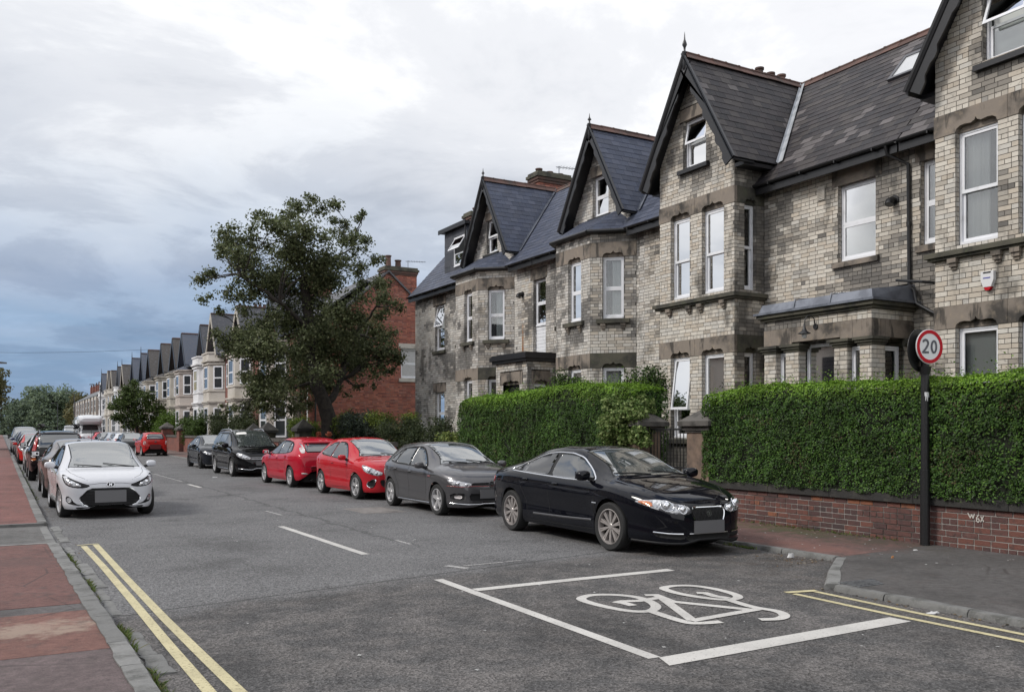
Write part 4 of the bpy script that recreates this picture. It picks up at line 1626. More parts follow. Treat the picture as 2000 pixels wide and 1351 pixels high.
hC = empty('brick_house', (XM, 22.4, 0), label='pale brick house with slate roofed canted bay behind the tall garden shrub', cat='house', group='pale brick houses of the near terrace')
GC = (22.38, 1.70, 10.85, 7.98)
wall, bricks = far_house(hC, 19.0, 25.9, 21.56, 23.40, (22.04, 22.72), GC, pale_colour(0.06, 0.2),
                         [(4.26, 6.80, (25.55, 25.9)), (6.80, 7.2, (25.45, 25.9))], [], (21.98, 22.80, 8.20, 9.44, 0.0), 300, ['half', 'curtain', 'half'])
finish_bricks(hC, wall, bricks, pale_colour(0.22, 0.35), 300)
gutter(hC, XE - 0.03, 19.02, 20.66, ZE - 0.02)
gutter(hC, XE - 0.03, 24.1, 25.88, ZE - 0.02)

hD = empty('brick_house', (XM, 30.5, 0), label='end house of the pale brick terrace with slate hung dormer and black felt porch roof', cat='house', group='pale brick houses of the near terrace')
GD = (29.25, 1.78, 10.93, 7.98)
dh = [(4.26, 6.80, (25.9, 26.34)), (6.80, 7.2, (25.9, 26.52)), (5.0, 6.88, (33.42, 34.34)), (6.88, 7.26, (33.25, 34.5)), (1.46, 3.26, (33.42, 34.34)), (3.26, 3.62, (33.25, 34.5))]
wall, bricks = far_house(hD, 25.9, 36.4, 28.6, 30.43, (29.08, 29.70), GD, pale_colour(0.1, 0.3), dh, [], (28.90, 29.72, 8.24, 9.50, 0.12), 300, ['blind', None, 'half'])
lintel(hD, FRONT, 25.45, 26.52, 6.80, 7.2, [], notch=False)
reveal(bricks, wall, FRONT, 25.555, 26.335, 4.26, 6.80)
window(hD, FRONT, 25.56, 26.33, 5.22, 6.80, sash_gap=0)
mb = MB()
for k in range(8):
    mb.fbox(FRONT, 25.56, 26.33, 4.27 + k * 0.117, 4.38 + k * 0.117, -0.14, -0.115 + 0.004 * (k % 2))
mb.build('white_board_panel', M_WHITE, hD)
for z0, z1, op in ((5.0, 6.88, 0.24), (1.46, 3.26, 0.0)):
    lintel(hD, FRONT, 33.25, 34.5, z1, z1 + 0.37, [], notch=False)
    reveal(bricks, wall, FRONT, 33.42, 34.34, z0, z1)
    window(hD, FRONT, 33.425, 34.335, z0, z1, sash_gap=0, open_top=op, behind='half', split=0.52)
    sill(hD, FRONT, 33.3, 34.46, z0 - 0.15, z0, 0.09, M_STONE_D)
# end wall of the terrace
lay_bricks(bricks, wall, frame((0, 36.4, 0), (1, 0, 0), (0, 1, 0)), 0.1, 10.6, lambda z: [(max(XM, XE + (z - ZE) / MR) + 0.05, min(21.9, XR + (ZR - z) / 1.06) - 0.05)] if z < 10.5 else [], ch=0.178, bl=0.476)
# porch of felt and brick shared by the two far houses
QX, Q0, Q1 = 14.78, 24.95, 27.05
fq, fqs = frame((QX, 0, 0), (0, 1, 0), (-1, 0, 0)), frame((0, Q0, 0), (1, 0, 0), (0, -1, 0))
lay_bricks(bricks, wall, fq, 0.1, 3.92, subtract_windows([(0.1, 3.2, (25.45, 26.55)), (3.2, 3.62, (25.25, 26.75))], [(Q0, Q1)]))
lay_bricks(bricks, wall, fqs, 0.1, 3.92, subtract_windows([(1.3, 3.2, (15.05, 15.55)), (3.2, 3.62, (14.95, 15.65))], [(QX, XM)]))
lay_bricks(bricks, wall, frame((0, Q1, 0), (1, 0, 0), (0, 1, 0)), 0.1, 3.92, lambda z: [(QX, XM)])
lintel(hD, fq, 25.25, 26.75, 3.2, 3.62, [(25.45, 26.55)])
lintel(hD, fqs, 14.95, 15.65, 3.2, 3.62, [(15.05, 15.55)])
window(hD, fqs, 15.055, 15.545, 1.3, 3.2, dep=0.12)
mb = MB()
mb.fbox(fq, 25.47, 26.53, 0.1, 3.2, -0.25, -0.2)
mb.build('door', M_BLACKW, hD)
mb = MB()
for e, z0, z1 in [(0.10, 3.93, 4.02), (0.17, 4.022, 4.16), (0.12, 4.162, 4.22)]:
    mb.box(QX - e, XM - 0.005, Q0 - e, Q1 + e, z0, z1)
mb.build('porch_roof', M_BLACKW, hD)
finish_bricks(hD, wall, bricks, pale_colour(0.27, 0.4), 300)
gutter(hD, XE - 0.03, 25.92, 27.55, ZE - 0.02)
gutter(hD, XE - 0.03, 31.35, 36.45, ZE - 0.02)
mb = MB()
mb.prism([FRONT(26.98, 4.25, 0.006), FRONT(27.12, 4.25, 0.006), FRONT(27.09, 4.9, 0.006), FRONT(27.05, 5.4, 0.006), FRONT(27.03, 5.4, 0.006), FRONT(27.0, 4.8, 0.006)], (0.004, 0, 0))
mb.build('rust_streak', pmat('rust', (0.26, 0.11, 0.04), 0.9, noise=[(6, (0.20, 0.15, 0.11), 0.45, 0.6)]), hD)
# dormer hung with slates
fd = frame((16.15, 0, 0), (0, 1, 0), (-1, 0, 0))
mb = MB()
mb.box(16.17, 18.3, 31.95, 34.0, 8.0, 9.86)
dm = mb.build('dormer', M_DECK, hD)
sl_, dk = [], MB()
lay_slates(sl_, lambda u, s, d: fd(u, 8.15 + s, d), 6, 0.28, 0.36, lambda s: cut([(31.93, 34.02)], [(32.05, 33.1)] if s < 1.42 and s > 0.15 else []), dk, 0.008)
f2 = frame((0, 31.93, 0), (1, 0, 0), (0, -1, 0))
lay_slates(sl_, lambda u, s, d: f2(u, 8.15 + s, d), 6, 0.28, 0.36, lambda s: [(16.15 + max(0, (8.15 + s - 8.2) * 0.9 * 0), 18.2)], dk, 0.008)
emit_slates(dm, sl_, slate_colour([(0.06, 0.065, 0.078), (0.07, 0.073, 0.086)], False), 120)
mb = MB()
mb.box(15.98, 18.4, 31.78, 34.2, 9.87, 9.99)
mb.box(15.94, 15.978, 31.74, 34.24, 9.84, 10.01)
mb.build('dormer_roof', M_BLACKW, dm)
window(hD, fd, 32.05, 33.1, 8.32, 9.52, dep=-0.02, open_top=0.55, split=0.47, sash_gap=0, behind='blind')
downpipe(hD, [(16.05, 31.92, 9.85), (16.05, 31.92, 8.2)], 0.03)
chimney(hD, 18.9, 20.35, 31.0, 31.65, 9.6, 12.05, [(19.1, 31.3, 0.2, 0.13), (19.6, 31.3, 0.14, 0.14), (20.1, 31.3, 0.12, 0.14)], red_colour(0.5))
chimney(hD, 18.3, 19.0, 35.75, 36.35, 10.2, 11.35, [(18.65, 36.05, 0.26, 0.13)], pale_colour(0.2))

# ------------------------------------------------------------------ red brick gable end beyond the side street
hR = empty('brick_house', (16.5, 48, 0), label='red brick gable end wall with a tall chimney behind the large tree', cat='house')
GY = 44.0
fR = frame((0, GY, 0), (1, 0, 0), (0, -1, 0))
wall, bricks = MB(), []


def rspan(z):
    if z < 6.0:
        s = [(13.35, 22.0)]
    elif z < 9.85:
        s = [(13.2 + (z - 6.0) / 0.886 + 0.08, 22.0 - (z - 6.0) / 0.886 - 0.08)]
    else:
        s = []
    if 7.4 < z < 10.0:
        s = [(min([a for a, b_ in s] + [17.45]), 19.25)] if not s or s[0][1] < 19.25 else s
    holes = [(18.35, 19.35)] if 4.42 < z < 5.99 else ([(18.22, 19.5)] if 5.99 <= z < 6.24 or 4.22 < z < 4.42 else [])
    return cut(s, holes)


lay_bricks(bricks, wall, fR, 0.1, 10.0, rspan, ch=0.084, bl=0.236)
RED_PALETTE = REDS + [tuple(c * 0.55 for c in r) for r in REDS[:3]] + [(0.09, 0.05, 0.045)]
finish_bricks(hR, wall, bricks, red_colour(-0.10), 300, 0.8, RED_PALETTE, M_REDBRICK, M_MORTAR_R)
M_CREAMST = pmat('cream_stone', (0.50, 0.47, 0.42), 0.8, noise=[(3, (0.36, 0.33, 0.29), 0.45, 0.7)])
lintel(hR, fR, 18.22, 19.5, 5.99, 6.24, [], M_CREAMST, notch=False)
window(hR, fR, 18.355, 19.345, 4.42, 5.99, dep=0.08, sash_gap=0, glass=M_GLASS_FAR)
sill(hR, fR, 18.22, 19.5, 4.22, 4.42, 0.06, M_CREAMST)
mb = MB()
mb.box(13.4, 21.9, GY + 0.1, 52.3, 0, 5.9)
mb.prism([(13.3, GY + 0.05, 5.9), (17.6, GY + 0.05, 9.75), (21.9, GY + 0.05, 5.9)], (0, 8.2, 0))
mb.build('interior', M_REDBRICK, hR)
st = chimney(hR, 17.5, 19.2, GY + 0.0, GY + 0.75, 9.0, 10.15, [(17.75, GY + 0.3, 0.62, 0.15), (18.3, GY + 0.3, 0.42, 0.16)], red_colour(0.25))
mb = MB()
mb.tube([(13.72, GY - 0.06, 0.1), (13.72, GY - 0.06, 6.2)], 0.045, 8)
mb.build('downpipe', M_BLACKP, hR)
mb = MB()
mb.hexa([(12.9, GY - 0.12, 5.72), (12.9, 52.4, 5.72), (17.62, 52.4, 9.92), (17.62, GY - 0.12, 9.92), (12.9, GY - 0.12, 5.84), (12.9, 52.4, 5.84), (17.62, 52.4, 10.04), (17.62, GY - 0.12, 10.04)], (0.07, 0.07, 0.08))
mb.hexa([(17.62, GY - 0.12, 9.92), (17.62, 52.4, 9.92), (22.1, 52.4, 5.9), (22.1, GY - 0.12, 5.9), (17.62, GY - 0.12, 10.04), (17.62, 52.4, 10.04), (22.1, 52.4, 6.02), (22.1, GY - 0.12, 6.02)], (0.07, 0.07, 0.08))
M_FARSLATE = pmat('far_slate', attr=True, rough=0.55, noise=[(6, (0.10, 0.10, 0.11), 0.5, 0.75)], bump=[(7, 0.02)])
mb.build('roof', M_FARSLATE, hR)

# ------------------------------------------------------------------ the long terrace of rendered bays
M_CREAM = [pmat('cream_render', (0.47, 0.44, 0.395), 0.8, noise=[(0.8, (0.36, 0.33, 0.28), 0.42, 0.68, 6)]),
           pmat('pale_pink_render', (0.43, 0.385, 0.35), 0.8, noise=[(0.8, (0.34, 0.29, 0.26), 0.45, 0.7, 6)]),
           pmat('white_render', (0.66, 0.66, 0.67), 0.8, noise=[(0.8, (0.50, 0.50, 0.50), 0.45, 0.7, 6)]),
           pmat('stone_render', (0.40, 0.37, 0.32), 0.8, noise=[(0.8, (0.28, 0.26, 0.23), 0.42, 0.68, 6)])]
M_FARRED = pmat('far_red_brick', (0.20, 0.075, 0.055), 0.9, noise=[(3, (0.11, 0.05, 0.045), 0.42, 0.65, 6), (30, (0.28, 0.13, 0.1), 0.5, 0.7, 3, 0.5)])


def bay_window(house, f, u0, u1, z0, z1, render, split=0.48, yellow=False):
    mb = MB()
    fw = 0.09
    mb.fbox(f, u0, u0 + fw, z0, z1, -0.02, 0.035)
    mb.fbox(f, u1 - fw, u1, z0, z1, -0.02, 0.035)
    zm = z0 + (z1 - z0) * split
    for a, b_ in ((z0, z0 + fw), (zm - fw / 2, zm + fw / 2), (z1 - fw, z1)):
        mb.fbox(f, u0 + fw, u1 - fw, a, b_, -0.02, 0.035)
    w = mb.build('window', M_WHITE, house)
    for a, b_ in ((z0 + fw, zm - fw / 2), (zm + fw / 2, z1 - fw)):
        mb = MB()
        mb.fbox(f, u0 + fw, u1 - fw, a, b_, -0.02, 0.012)
        mb.build('pane', M_YBLIND if yellow else M_GLASS_FAR, w)


M_YBLIND = pmat('yellow_blind_pane', (0.30, 0.25, 0.11), 0.25)


def render_house(Y0, Y1, Yb, k, apex, label, slate, fin, flat_top, chim, near):
    render = M_CREAM[k]
    h = empty('terraced_house', (13.2, (Y0 + Y1) / 2, 0), label=label, cat='house', group='bay fronted houses of the far terrace')
    mb = MB()
    mb.box(13.2, 20, Y0 + 0.003, Y1 - 0.003, 0, 6.75)
    mb.build('wall', M_FARRED, h)
    fx, hw, fo = 12.32, 1.0, 0.85
    f = frame((fx, 0, 0), (0, 1, 0), (-1, 0, 0))
    fr_ = frame((fx, Yb - hw, 0), (1, -0.95, 0), (-0.95, -1, 0))
    fl_ = frame((fx, Yb + hw, 0), (1, 0.95, 0), (-0.95, 1, 0))
    poly = [(fx, Yb - hw), (13.25, Yb - hw - fo), (13.25, Yb + hw + fo), (fx, Yb + hw)]
    mb = MB()
    mb.prism([(x, y, 0) for x, y in poly], (0, 0, 6.3))
    bay = mb.build('bay', render, h)
    for e, z0, z1 in [(0.07, 3.45, 3.55), (0.13, 3.552, 3.65), (0.05, 4.28, 4.36), (0.08, 6.1, 6.2), (0.16, 6.302, 6.42)] + ([(0.05, 6.42, 6.85), (0.11, 6.852, 6.95)] if flat_top else []):
        m2 = MB()
        m2.prism([(x - e, y + (e * 0.6 if y > Yb else -e * 0.6), z0) for x, y in poly], (0, 0, z1 - z0))
        m2.build('string_course', render, bay)
    LS = math.hypot(0.93, 0.88)
    for z0, z1 in ((1.3, 3.2), (4.45, 6.0)):
        bay_window(h, f, Yb - 0.62, Yb + 0.62, z0, z1, render, yellow=(k == 2 and near and z0 > 4))
        for ff in (fr_, fl_):
            bay_window(h, ff, 0.34, LS - 0.22, z0, z1, render, yellow=(k == 2 and near and z0 > 4))
    # recessed side: door, fanlight, upper window
    du = Y0 + 0.6 if Yb > (Y0 + Y1) / 2 else Y1 - 1.7
    fm = frame((13.2, 0, 0), (0, 1, 0), (-1, 0, 0))
    mb = MB()
    mb.fbox(fm, du - 0.1, du + 1.1, 0, 3.3, 0.0, 0.35)
    mb.build('door_surround', render, h)
    mb = MB()
    mb.fbox(fm, du + 0.08, du + 0.92, 0.1, 2.3, 0.352, 0.40)
    mb.build('door', M_WHITE if k != 1 else M_BLACKW, h)
    mb = MB()
    mb.fbox(fm, du - 0.2, du + 1.2, 3.302, 3.42, -0.01, 0.55)
    mb.build('door_hood', render, h)
    bay_window(h, fm, du, du + 1.0, 4.5, 6.1, render)
    # roofs
    if not flat_top:
        m2 = MB()
        e = 0.2
        q = [V((fx - e, Yb - hw - 0.1, 6.42)), V((13.2, Yb - hw - fo - 0.2, 6.42)), V((13.2, Yb + hw + fo + 0.2, 6.42)), V((fx - e, Yb + hw + 0.1, 6.42))]
        t1, t2 = V((13.25, Yb - 0.5, 6.98)), V((13.25, Yb + 0.5, 6.98))
        m2.add([q[0], q[3], t2, t1, q[1], q[2]], [(0, 1, 2, 3), (4, 0, 3), (1, 5, 2)], slate)
        m2.build('bay_roof', M_FARSLATE, h)
    m2 = MB()
    zr = 9.4
    m2.hexa([(12.85, Y0, 6.62), (12.85, Y1, 6.62), (16.6, Y1, zr), (16.6, Y0, zr), (12.85, Y0, 6.74), (12.85, Y1, 6.74), (16.6, Y1, zr + .12), (16.6, Y0, zr + .12)], slate)
    m2.hexa([(16.6, Y0, zr), (16.6, Y1, zr), (20.3, Y1, 6.6), (20.3, Y0, 6.6), (16.6, Y0, zr + .12), (16.6, Y1, zr + .12), (20.3, Y1, 6.72), (20.3, Y0, 6.72)], slate)
    m2.build('roof', M_FARSLATE, h)
    half, foot = 1.75, 6.72
    xf = 12.62
    gl = MB()
    gl.prism([(13.15, Yb - half + 0.35, 6.3), (13.15, Yb + half - 0.35, 6.3), (13.15, Yb + half - 0.35, foot + 0.4), (13.15, Yb, apex - 0.15), (13.15, Yb - half + 0.35, foot + 0.4)], (0.2, 0, 0))
    gl.build('gable', M_FARRED, h)
    m2 = MB()
    for s in (1, -1):
        m2.hexa([(xf, Yb + s * half, foot), (16.4, Yb + s * half, foot), (16.4, Yb, apex - 0.08), (xf, Yb, apex - 0.08), (xf, Yb + s * half, foot + 0.1), (16.4, Yb + s * half, foot + 0.1), (16.4, Yb, apex + 0.02), (xf, Yb, apex + 0.02)], slate)
    m2.build('gable_roof', M_FARSLATE, h)
    bm_ = MB()
    wcol = M_BLACKW if k != 0 else M_CREAM[3]
    for s in (1, -1):
        bm_.prism([(xf - 0.05, Yb, apex + 0.04), (xf - 0.05, Yb + s * (half + 0.05), foot + 0.02), (xf - 0.05, Yb + s * (half - 0.10), foot - 0.14), (xf - 0.05, Yb, apex - 0.36)], (0.048, 0, 0))
    bm_.build('bargeboard', wcol, h)
    fg = frame((13.15, 0, 0), (0, 1, 0), (-1, 0, 0))
    bay_window(h, fg, Yb - 0.38, Yb + 0.38, 7.05, 8.15, render)
    rt = MB()
    rt.tube([(xf, Yb, apex + 0.04), (16.4, Yb, apex + 0.04)], 0.06, 6)
    rt.build('ridge', M_TERRA, h)
    if fin:
        m2 = MB()
        m2.tube([(xf, Yb, apex), (xf, Yb, apex + 0.75)], [0.05, 0.012], 6)
        m2.build('finial', M_BLACKW, h)
    if chim:
        m2 = MB()
        m2.box(16.0, 17.3, Y1 - 0.4, Y1 + 0.35, 8.6, 10.25)
        m2.box(15.9, 17.4, Y1 - 0.5, Y1 + 0.45, 10.252, 10.4)
        c = m2.build('chimney', chim, h)
        for i in range(4):
            m2 = MB()
            m2.lathe([(0.13, 0), (0.11, 0.4), (0.13, 0.42), (0.08, 0.42)], (16.15 + i * 0.32, Y1, 10.4), seg=8)
            m2.build('chimney_pot', M_TERRA if chim is M_FARRED else M_CREAM[0], c)
    dp = MB()
    dp.tube([(13.12, Y0 + 0.12, 0), (13.12, Y0 + 0.12, 6.6)], 0.05, 6)
    dp.build('downpipe', M_BLACKP, h)
    gt = MB()
    gt.tube([(12.82, Y0, 6.62), (12.82, Y1, 6.62)], 0.06, 6)
    gt.build('gutter', M_BLACKP, h)
    return h


bounds = [44.4, 52.6, 60.2, 66.0, 71.6, 77.8, 83.1, 90.2, 96.8, 103.0, 111.2, 118.3, 124.4, 130.3, 136.6, 144.0]
apexY = [48.6, 56.4, 64.1, 67.9, 75.6, 80.0, 86.2, 94.2, 99.4, 106.6, 116.0, 120.6, 128.1, 132.5, 140.7]
DARKSL, BLUESL, BROWNSL = (0.055, 0.058, 0.068), (0.072, 0.085, 0.115), (0.062, 0.055, 0.05)
desc = [(1, 'pinkish rendered bay house half hidden by the large oak with a red chimney', DARKSL, 0, 0, M_FARRED),
        (0, 'cream bay house showing just left of the oak crown with tall red chimney', DARKSL, 0, 0, M_FARRED),
        (0, 'cream bay house with flat parapet bay beside the yellow blind house', DARKSL, 0, 1, M_FARRED),
        (2, 'white rendered bay house with yellow blinds at its upper window', DARKSL, 0, 1, None),
        (1, 'pale pink bay house with blue-grey slated gable and dark porch', BLUESL, 0, 0, M_CREAM[0]),
        (3, 'stone coloured bay house with pale bargeboards next to the pink one', BROWNSL, 0, 0, None),
        (3, 'stone coloured bay house above the clipped bright green bush', BROWNSL, 0, 0, M_CREAM[0]),
        (3, 'stone bay house behind the right of the small street tree', BROWNSL, 0, 0, M_CREAM[0]),
        (2, 'bay house with blue slate gable above the small street tree', BLUESL, 1, 0, M_CREAM[0]),
        (3, 'bay house with finial and blue slates behind the small tree crown', BLUESL, 1, 0, None),
        (0, 'cream bay house with brownish mossy gable left of the blue gables', BROWNSL, 1, 0, M_FARRED),
        (2, 'white bay house with narrow finial gable towards the terrace end', DARKSL, 1, 1, None),
        (0, 'cream house with pale bargeboard near the end of the bay terrace', BROWNSL, 0, 1, M_FARRED),
        (0, 'second house from the far end of the bay terrace with pale bargeboard', BROWNSL, 0, 1, None),
        (2, 'last white bay house at the far end with finial over blue slates', BLUESL, 1, 1, M_FARRED)]
for i, (k, lab, slc, fin, flat, ch_) in enumerate(desc):
    render_house(bounds[i], bounds[i + 1], apexY[i], k, [9.05, 9.25, 9.65, 9.25, 9.35, 9.35, 9.4, 9.45, 9.5, 9.5, 9.35, 9.4, 9.35, 9.55, 9.6][i], lab, slc, fin, flat, ch_, i == 3)

# the brick terrace at the end of the street
labs = ['red and cream house with white attic dormer beyond the bay terrace', 'red brick house with cream bays second beyond the bay terrace', 'brick house third along the far plain terrace', 'brick house fourth along the far plain terrace', 'last brick house at the far end of the street']
for i in range(5):
    Y0, Y1 = 146 + i * 11, 156.8 + i * 11
    h = empty('terraced_house', (13, (Y0 + Y1) / 2, 0), label=labs[i], cat='house', group='plain terrace at the street end')
    mb = MB()
    mb.box(12.9, 20, Y0, Y1, 0, 6.8)
    mb.build('wall', M_FARRED, h)
    mb = MB()
    mb.hexa([(12.5, Y0, 6.7), (12.5, Y1, 6.7), (16.5, Y1, 9.0), (16.5, Y0, 9.0), (12.5, Y0, 6.85), (12.5, Y1, 6.85), (16.5, Y1, 9.15), (16.5, Y0, 9.15)], (0.10, 0.105, 0.11))
    mb.hexa([(16.5, Y0, 9.0), (16.5, Y1, 9.0), (20.4, Y1, 6.7), (20.4, Y0, 6.7), (16.5, Y0, 9.15), (16.5, Y1, 9.15), (20.4, Y1, 6.85), (20.4, Y0, 6.85)], (0.08, 0.08, 0.09))
    mb.build('roof', M_FARSLATE, h)
    f = frame((12.9, 0, 0), (0, 1, 0), (-1, 0, 0))
    for j in range(2):
        mb = MB()
        mb.fbox(f, Y0 + 1.0 + j * 5, Y0 + 3.4 + j * 5, 0, 6.65, 0, 0.5)
        mb.build('bay', M_CREAM[0], h)
        f2 = frame((12.4, 0, 0), (0, 1, 0), (-1, 0, 0))
        for z0 in (1.2, 4.3):
            bay_window(h, f2, Y0 + 1.3 + j * 5, Y0 + 3.1 + j * 5, z0, z0 + 1.9, M_CREAM[0])
    for j in range(2):
        mb = MB()
        mb.box(15.8, 17.2, Y0 + 3.5 + j * 5, Y0 + 4.6 + j * 5, 8.4, 10.1)
        c = mb.build('chimney', M_FARRED, h)
        for q in range(3):
            m2 = MB()
            m2.lathe([(0.14, 0), (0.12, 0.45), (0.0, 0.45)], (16.0 + q * 0.45, Y0 + 4 + j * 5, 10.1), seg=6)
            m2.build('chimney_pot', M_TERRA, c)
    if i == 0:
        mb = MB()
        mb.box(13.4, 16, Y0 + 3, Y0 + 6.5, 7.0, 8.9)
        d = mb.build('dormer', M_WHITE, h)
        bay_window(h, frame((13.38, 0, 0), (0, 1, 0), (-1, 0, 0)), Y0 + 3.4, Y0 + 6.1, 7.5, 8.6, M_CREAM[0])

# television aerials on two chimneys
for root, (x, y, z) in ((hR, (19.0, GY + 0.6, 10.2)), (hD, (20.2, 31.5, 12.1))):
    mb = MB()
    mb.tube([(x, y, z), (x, y, z + 0.55)], 0.018, 5)
    mb.tube([(x - 0.15, y, z + 0.5), (x + 1.05, y, z + 0.56)], 0.013, 5)
    for k in range(7):
        mb.tube([(x + k * 0.15, y - 0.2, z + 0.51 + k * 0.008), (x + k * 0.15, y + 0.2, z + 0.51 + k * 0.008)], 0.008, 4)
    mb.build('aerial', M_LEAD, root)
# ------------------------------------------------------------------ leaves


def leaf_mesh(name, pts, nrm, length, width, cols, mat, origin):
    """one mesh of separate leaf blades: pts, nrm (n,3); length, width, cols per leaf"""
    n = len(pts)
    pts = np.asarray(pts, np.float64) - np.asarray(origin)
    nrm = np.asarray(nrm, np.float64)
    nrm /= np.linalg.norm(nrm, axis=1, keepdims=True) + 1e-9
    r = RNG.normal(size=(n, 3))
    t = np.cross(nrm, r)
    t /= np.linalg.norm(t, axis=1, keepdims=True) + 1e-9
    b = np.cross(nrm, t)
    L = np.asarray(length).reshape(-1, 1)
    W = np.asarray(width).reshape(-1, 1)
    v = np.empty((n, 4, 3))
    v[:, 0] = pts - t * L * 0.5
    v[:, 1] = pts + b * W * 0.5 + nrm * W * 0.18
    v[:, 2] = pts + t * L * 0.5 - nrm * L * 0.12
    v[:, 3] = pts - b * W * 0.5 + nrm * W * 0.18
    me = bpy.data.meshes.new(name)
    me.vertices.add(4 * n)
    me.vertices.foreach_set('co', v.ravel())
    me.loops.add(4 * n)
    me.loops.foreach_set('vertex_index', np.arange(4 * n, dtype=np.int32))
    me.polygons.add(n)
    me.polygons.foreach_set('loop_start', np.arange(0, 4 * n, 4, dtype=np.int32))
    me.polygons.foreach_set('loop_total', np.full(n, 4, np.int32))
    me.update(calc_edges=True)
    set_cols(me, cols)
    me.materials.append(mat)
    return me


def mixcols(n, palette, weights, jit=0.22):
    c = np.asarray(palette)[RNG.choice(len(palette), n, p=np.asarray(weights) / sum(weights))]
    return c * RNG.uniform(1 - jit, 1 + jit, (n, 1))


def hedge(name, x0, x1, y0, y1, z0, topf, dens, size, label, top_cols, side_cols, parent_kw, ends=(1, 1), frontf=None):
    """clipped hedge between x0 (street face) and x1, y0..y1; topf(y) its height"""
    base = ((x0 + x1) / 2, (y0 + y1) / 2, z0)
    hd = empty(name, base, label=label, cat='hedge', **parent_kw)
    mb = MB()
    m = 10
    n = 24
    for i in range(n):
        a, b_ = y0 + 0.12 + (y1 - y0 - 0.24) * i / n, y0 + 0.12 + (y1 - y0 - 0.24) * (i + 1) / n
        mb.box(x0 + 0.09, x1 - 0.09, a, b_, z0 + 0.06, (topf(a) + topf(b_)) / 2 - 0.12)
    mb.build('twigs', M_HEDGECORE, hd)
    P, Nn, C = [], [], []
    rad = 0.16

    def bump(y, z):
        return (math.sin(y * 2.1 + z * 1.3) * 0.5 + math.sin(y * 5.3 - z * 3.1) * 0.3 + math.sin(y * 0.9 + z * 4.7) * 0.4) * 0.035
    Hm = topf((y0 + y1) / 2) - z0
    nf = int((y1 - y0) * Hm * dens)
    y = RNG.uniform(y0, y1, nf)
    q = RNG.uniform(0, 1, nf) ** 0.92
    tz = np.array([topf(t) for t in y])
    z = z0 + (tz - z0) * q - 0.03
    under = np.where(q < 0.05, (0.05 - q) * 2.5, 0)
    x = x0 + np.array([bump(a, b_) + 0.055 * mnoise.noise(V((a * 7, 3, b_ * 7))) for a, b_ in zip(y, z)]) + RNG.exponential(0.028, nf) + under
    if frontf is not None:
        x = x + np.array([frontf(a, b_) for a, b_ in zip(y, z)])
    rr = np.clip((z - (tz - rad)) / rad, 0, 1)
    x = x + rad * (1 - np.sqrt(1 - rr ** 2 * 0.98))
    hole = np.array([mnoise.noise(V((5, a * 1.5, b_ * 1.9))) + 0.5 * mnoise.noise(V((9, a * 4.1, b_ * 4.6))) for a, b_ in zip(y, z)])
    kp = ~((hole > 0.34) & (RNG.uniform(0, 1, nf) < 0.62))
    P.append(np.stack([x, y, z], 1)[kp])
    nn = np.stack([-np.ones(nf), RNG.normal(0, 0.55, nf), 0.35 + RNG.normal(0, 0.55, nf) + rr], 1)
    Nn.append(nn[kp])
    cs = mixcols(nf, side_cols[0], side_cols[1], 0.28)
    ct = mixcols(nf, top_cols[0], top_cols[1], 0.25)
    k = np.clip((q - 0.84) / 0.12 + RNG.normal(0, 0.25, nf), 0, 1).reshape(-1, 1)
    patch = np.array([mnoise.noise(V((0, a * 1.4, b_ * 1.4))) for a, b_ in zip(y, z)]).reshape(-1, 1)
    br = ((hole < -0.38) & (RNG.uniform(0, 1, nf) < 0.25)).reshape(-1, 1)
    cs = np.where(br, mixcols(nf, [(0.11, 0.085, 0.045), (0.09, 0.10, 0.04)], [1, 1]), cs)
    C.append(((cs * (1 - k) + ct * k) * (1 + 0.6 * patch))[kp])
    nt_ = int((y1 - y0) * (x1 - x0) * dens * 0.8)
    y = RNG.uniform(y0, y1, nt_)
    xx = RNG.uniform(x0 + 0.05, x1, nt_)
    z = np.array([topf(t) for t in y]) + np.array([bump(a * 2, b_ * 2) for a, b_ in zip(y, xx)]) - RNG.exponential(0.02, nt_) + np.where(RNG.uniform(0, 1, nt_) < 0.12, RNG.exponential(0.055, nt_), 0)
    ed = np.minimum(np.minimum(xx - x0, x1 - xx), 0.15)
    z = z - (0.15 - ed) ** 2 * 3
    P.append(np.stack([xx, y, z], 1))
    Nn.append(np.stack([RNG.normal(0, 0.6, nt_), RNG.normal(0, 0.6, nt_), np.ones(nt_)], 1))
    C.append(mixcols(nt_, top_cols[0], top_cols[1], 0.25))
    for yy, s, use in ((y0, -1, ends[0]), (y1, 1, ends[1])):
        if not use:
            continue
        ne = int((x1 - x0) * Hm * dens)
        xx = RNG.uniform(x0, x1, ne)
        q = RNG.uniform(0, 1, ne)
        z = z0 + (topf(yy) - z0) * q - 0.02
        rr = np.clip((q - 0.9) / 0.1, 0, 1)
        y = yy - s * (RNG.exponential(0.03, ne) + 0.1 * rr ** 2 + np.array([bump(a * 2, b_) for a, b_ in zip(xx, z)]))
        P.append(np.stack([xx, y, z], 1))
        Nn.append(np.stack([RNG.normal(0, 0.55, ne), s * np.ones(ne), 0.3 + RNG.normal(0, 0.5, ne)], 1))
        C.append(mixcols(ne, side_cols[0], side_cols[1], 0.28))
    P, Nn, C = np.concatenate(P), np.concatenate(Nn), np.concatenate(C)
    n = len(P)
    L = RNG.uniform(0.75, 1.3, n) * size
    me = leaf_mesh('leaves', P, Nn, L, L * RNG.uniform(0.55, 0.75, n), np.clip(C, 0.004, 1), M_LEAF, base)
    tag(link('leaves', me, hd), kind='stuff')
    return hd


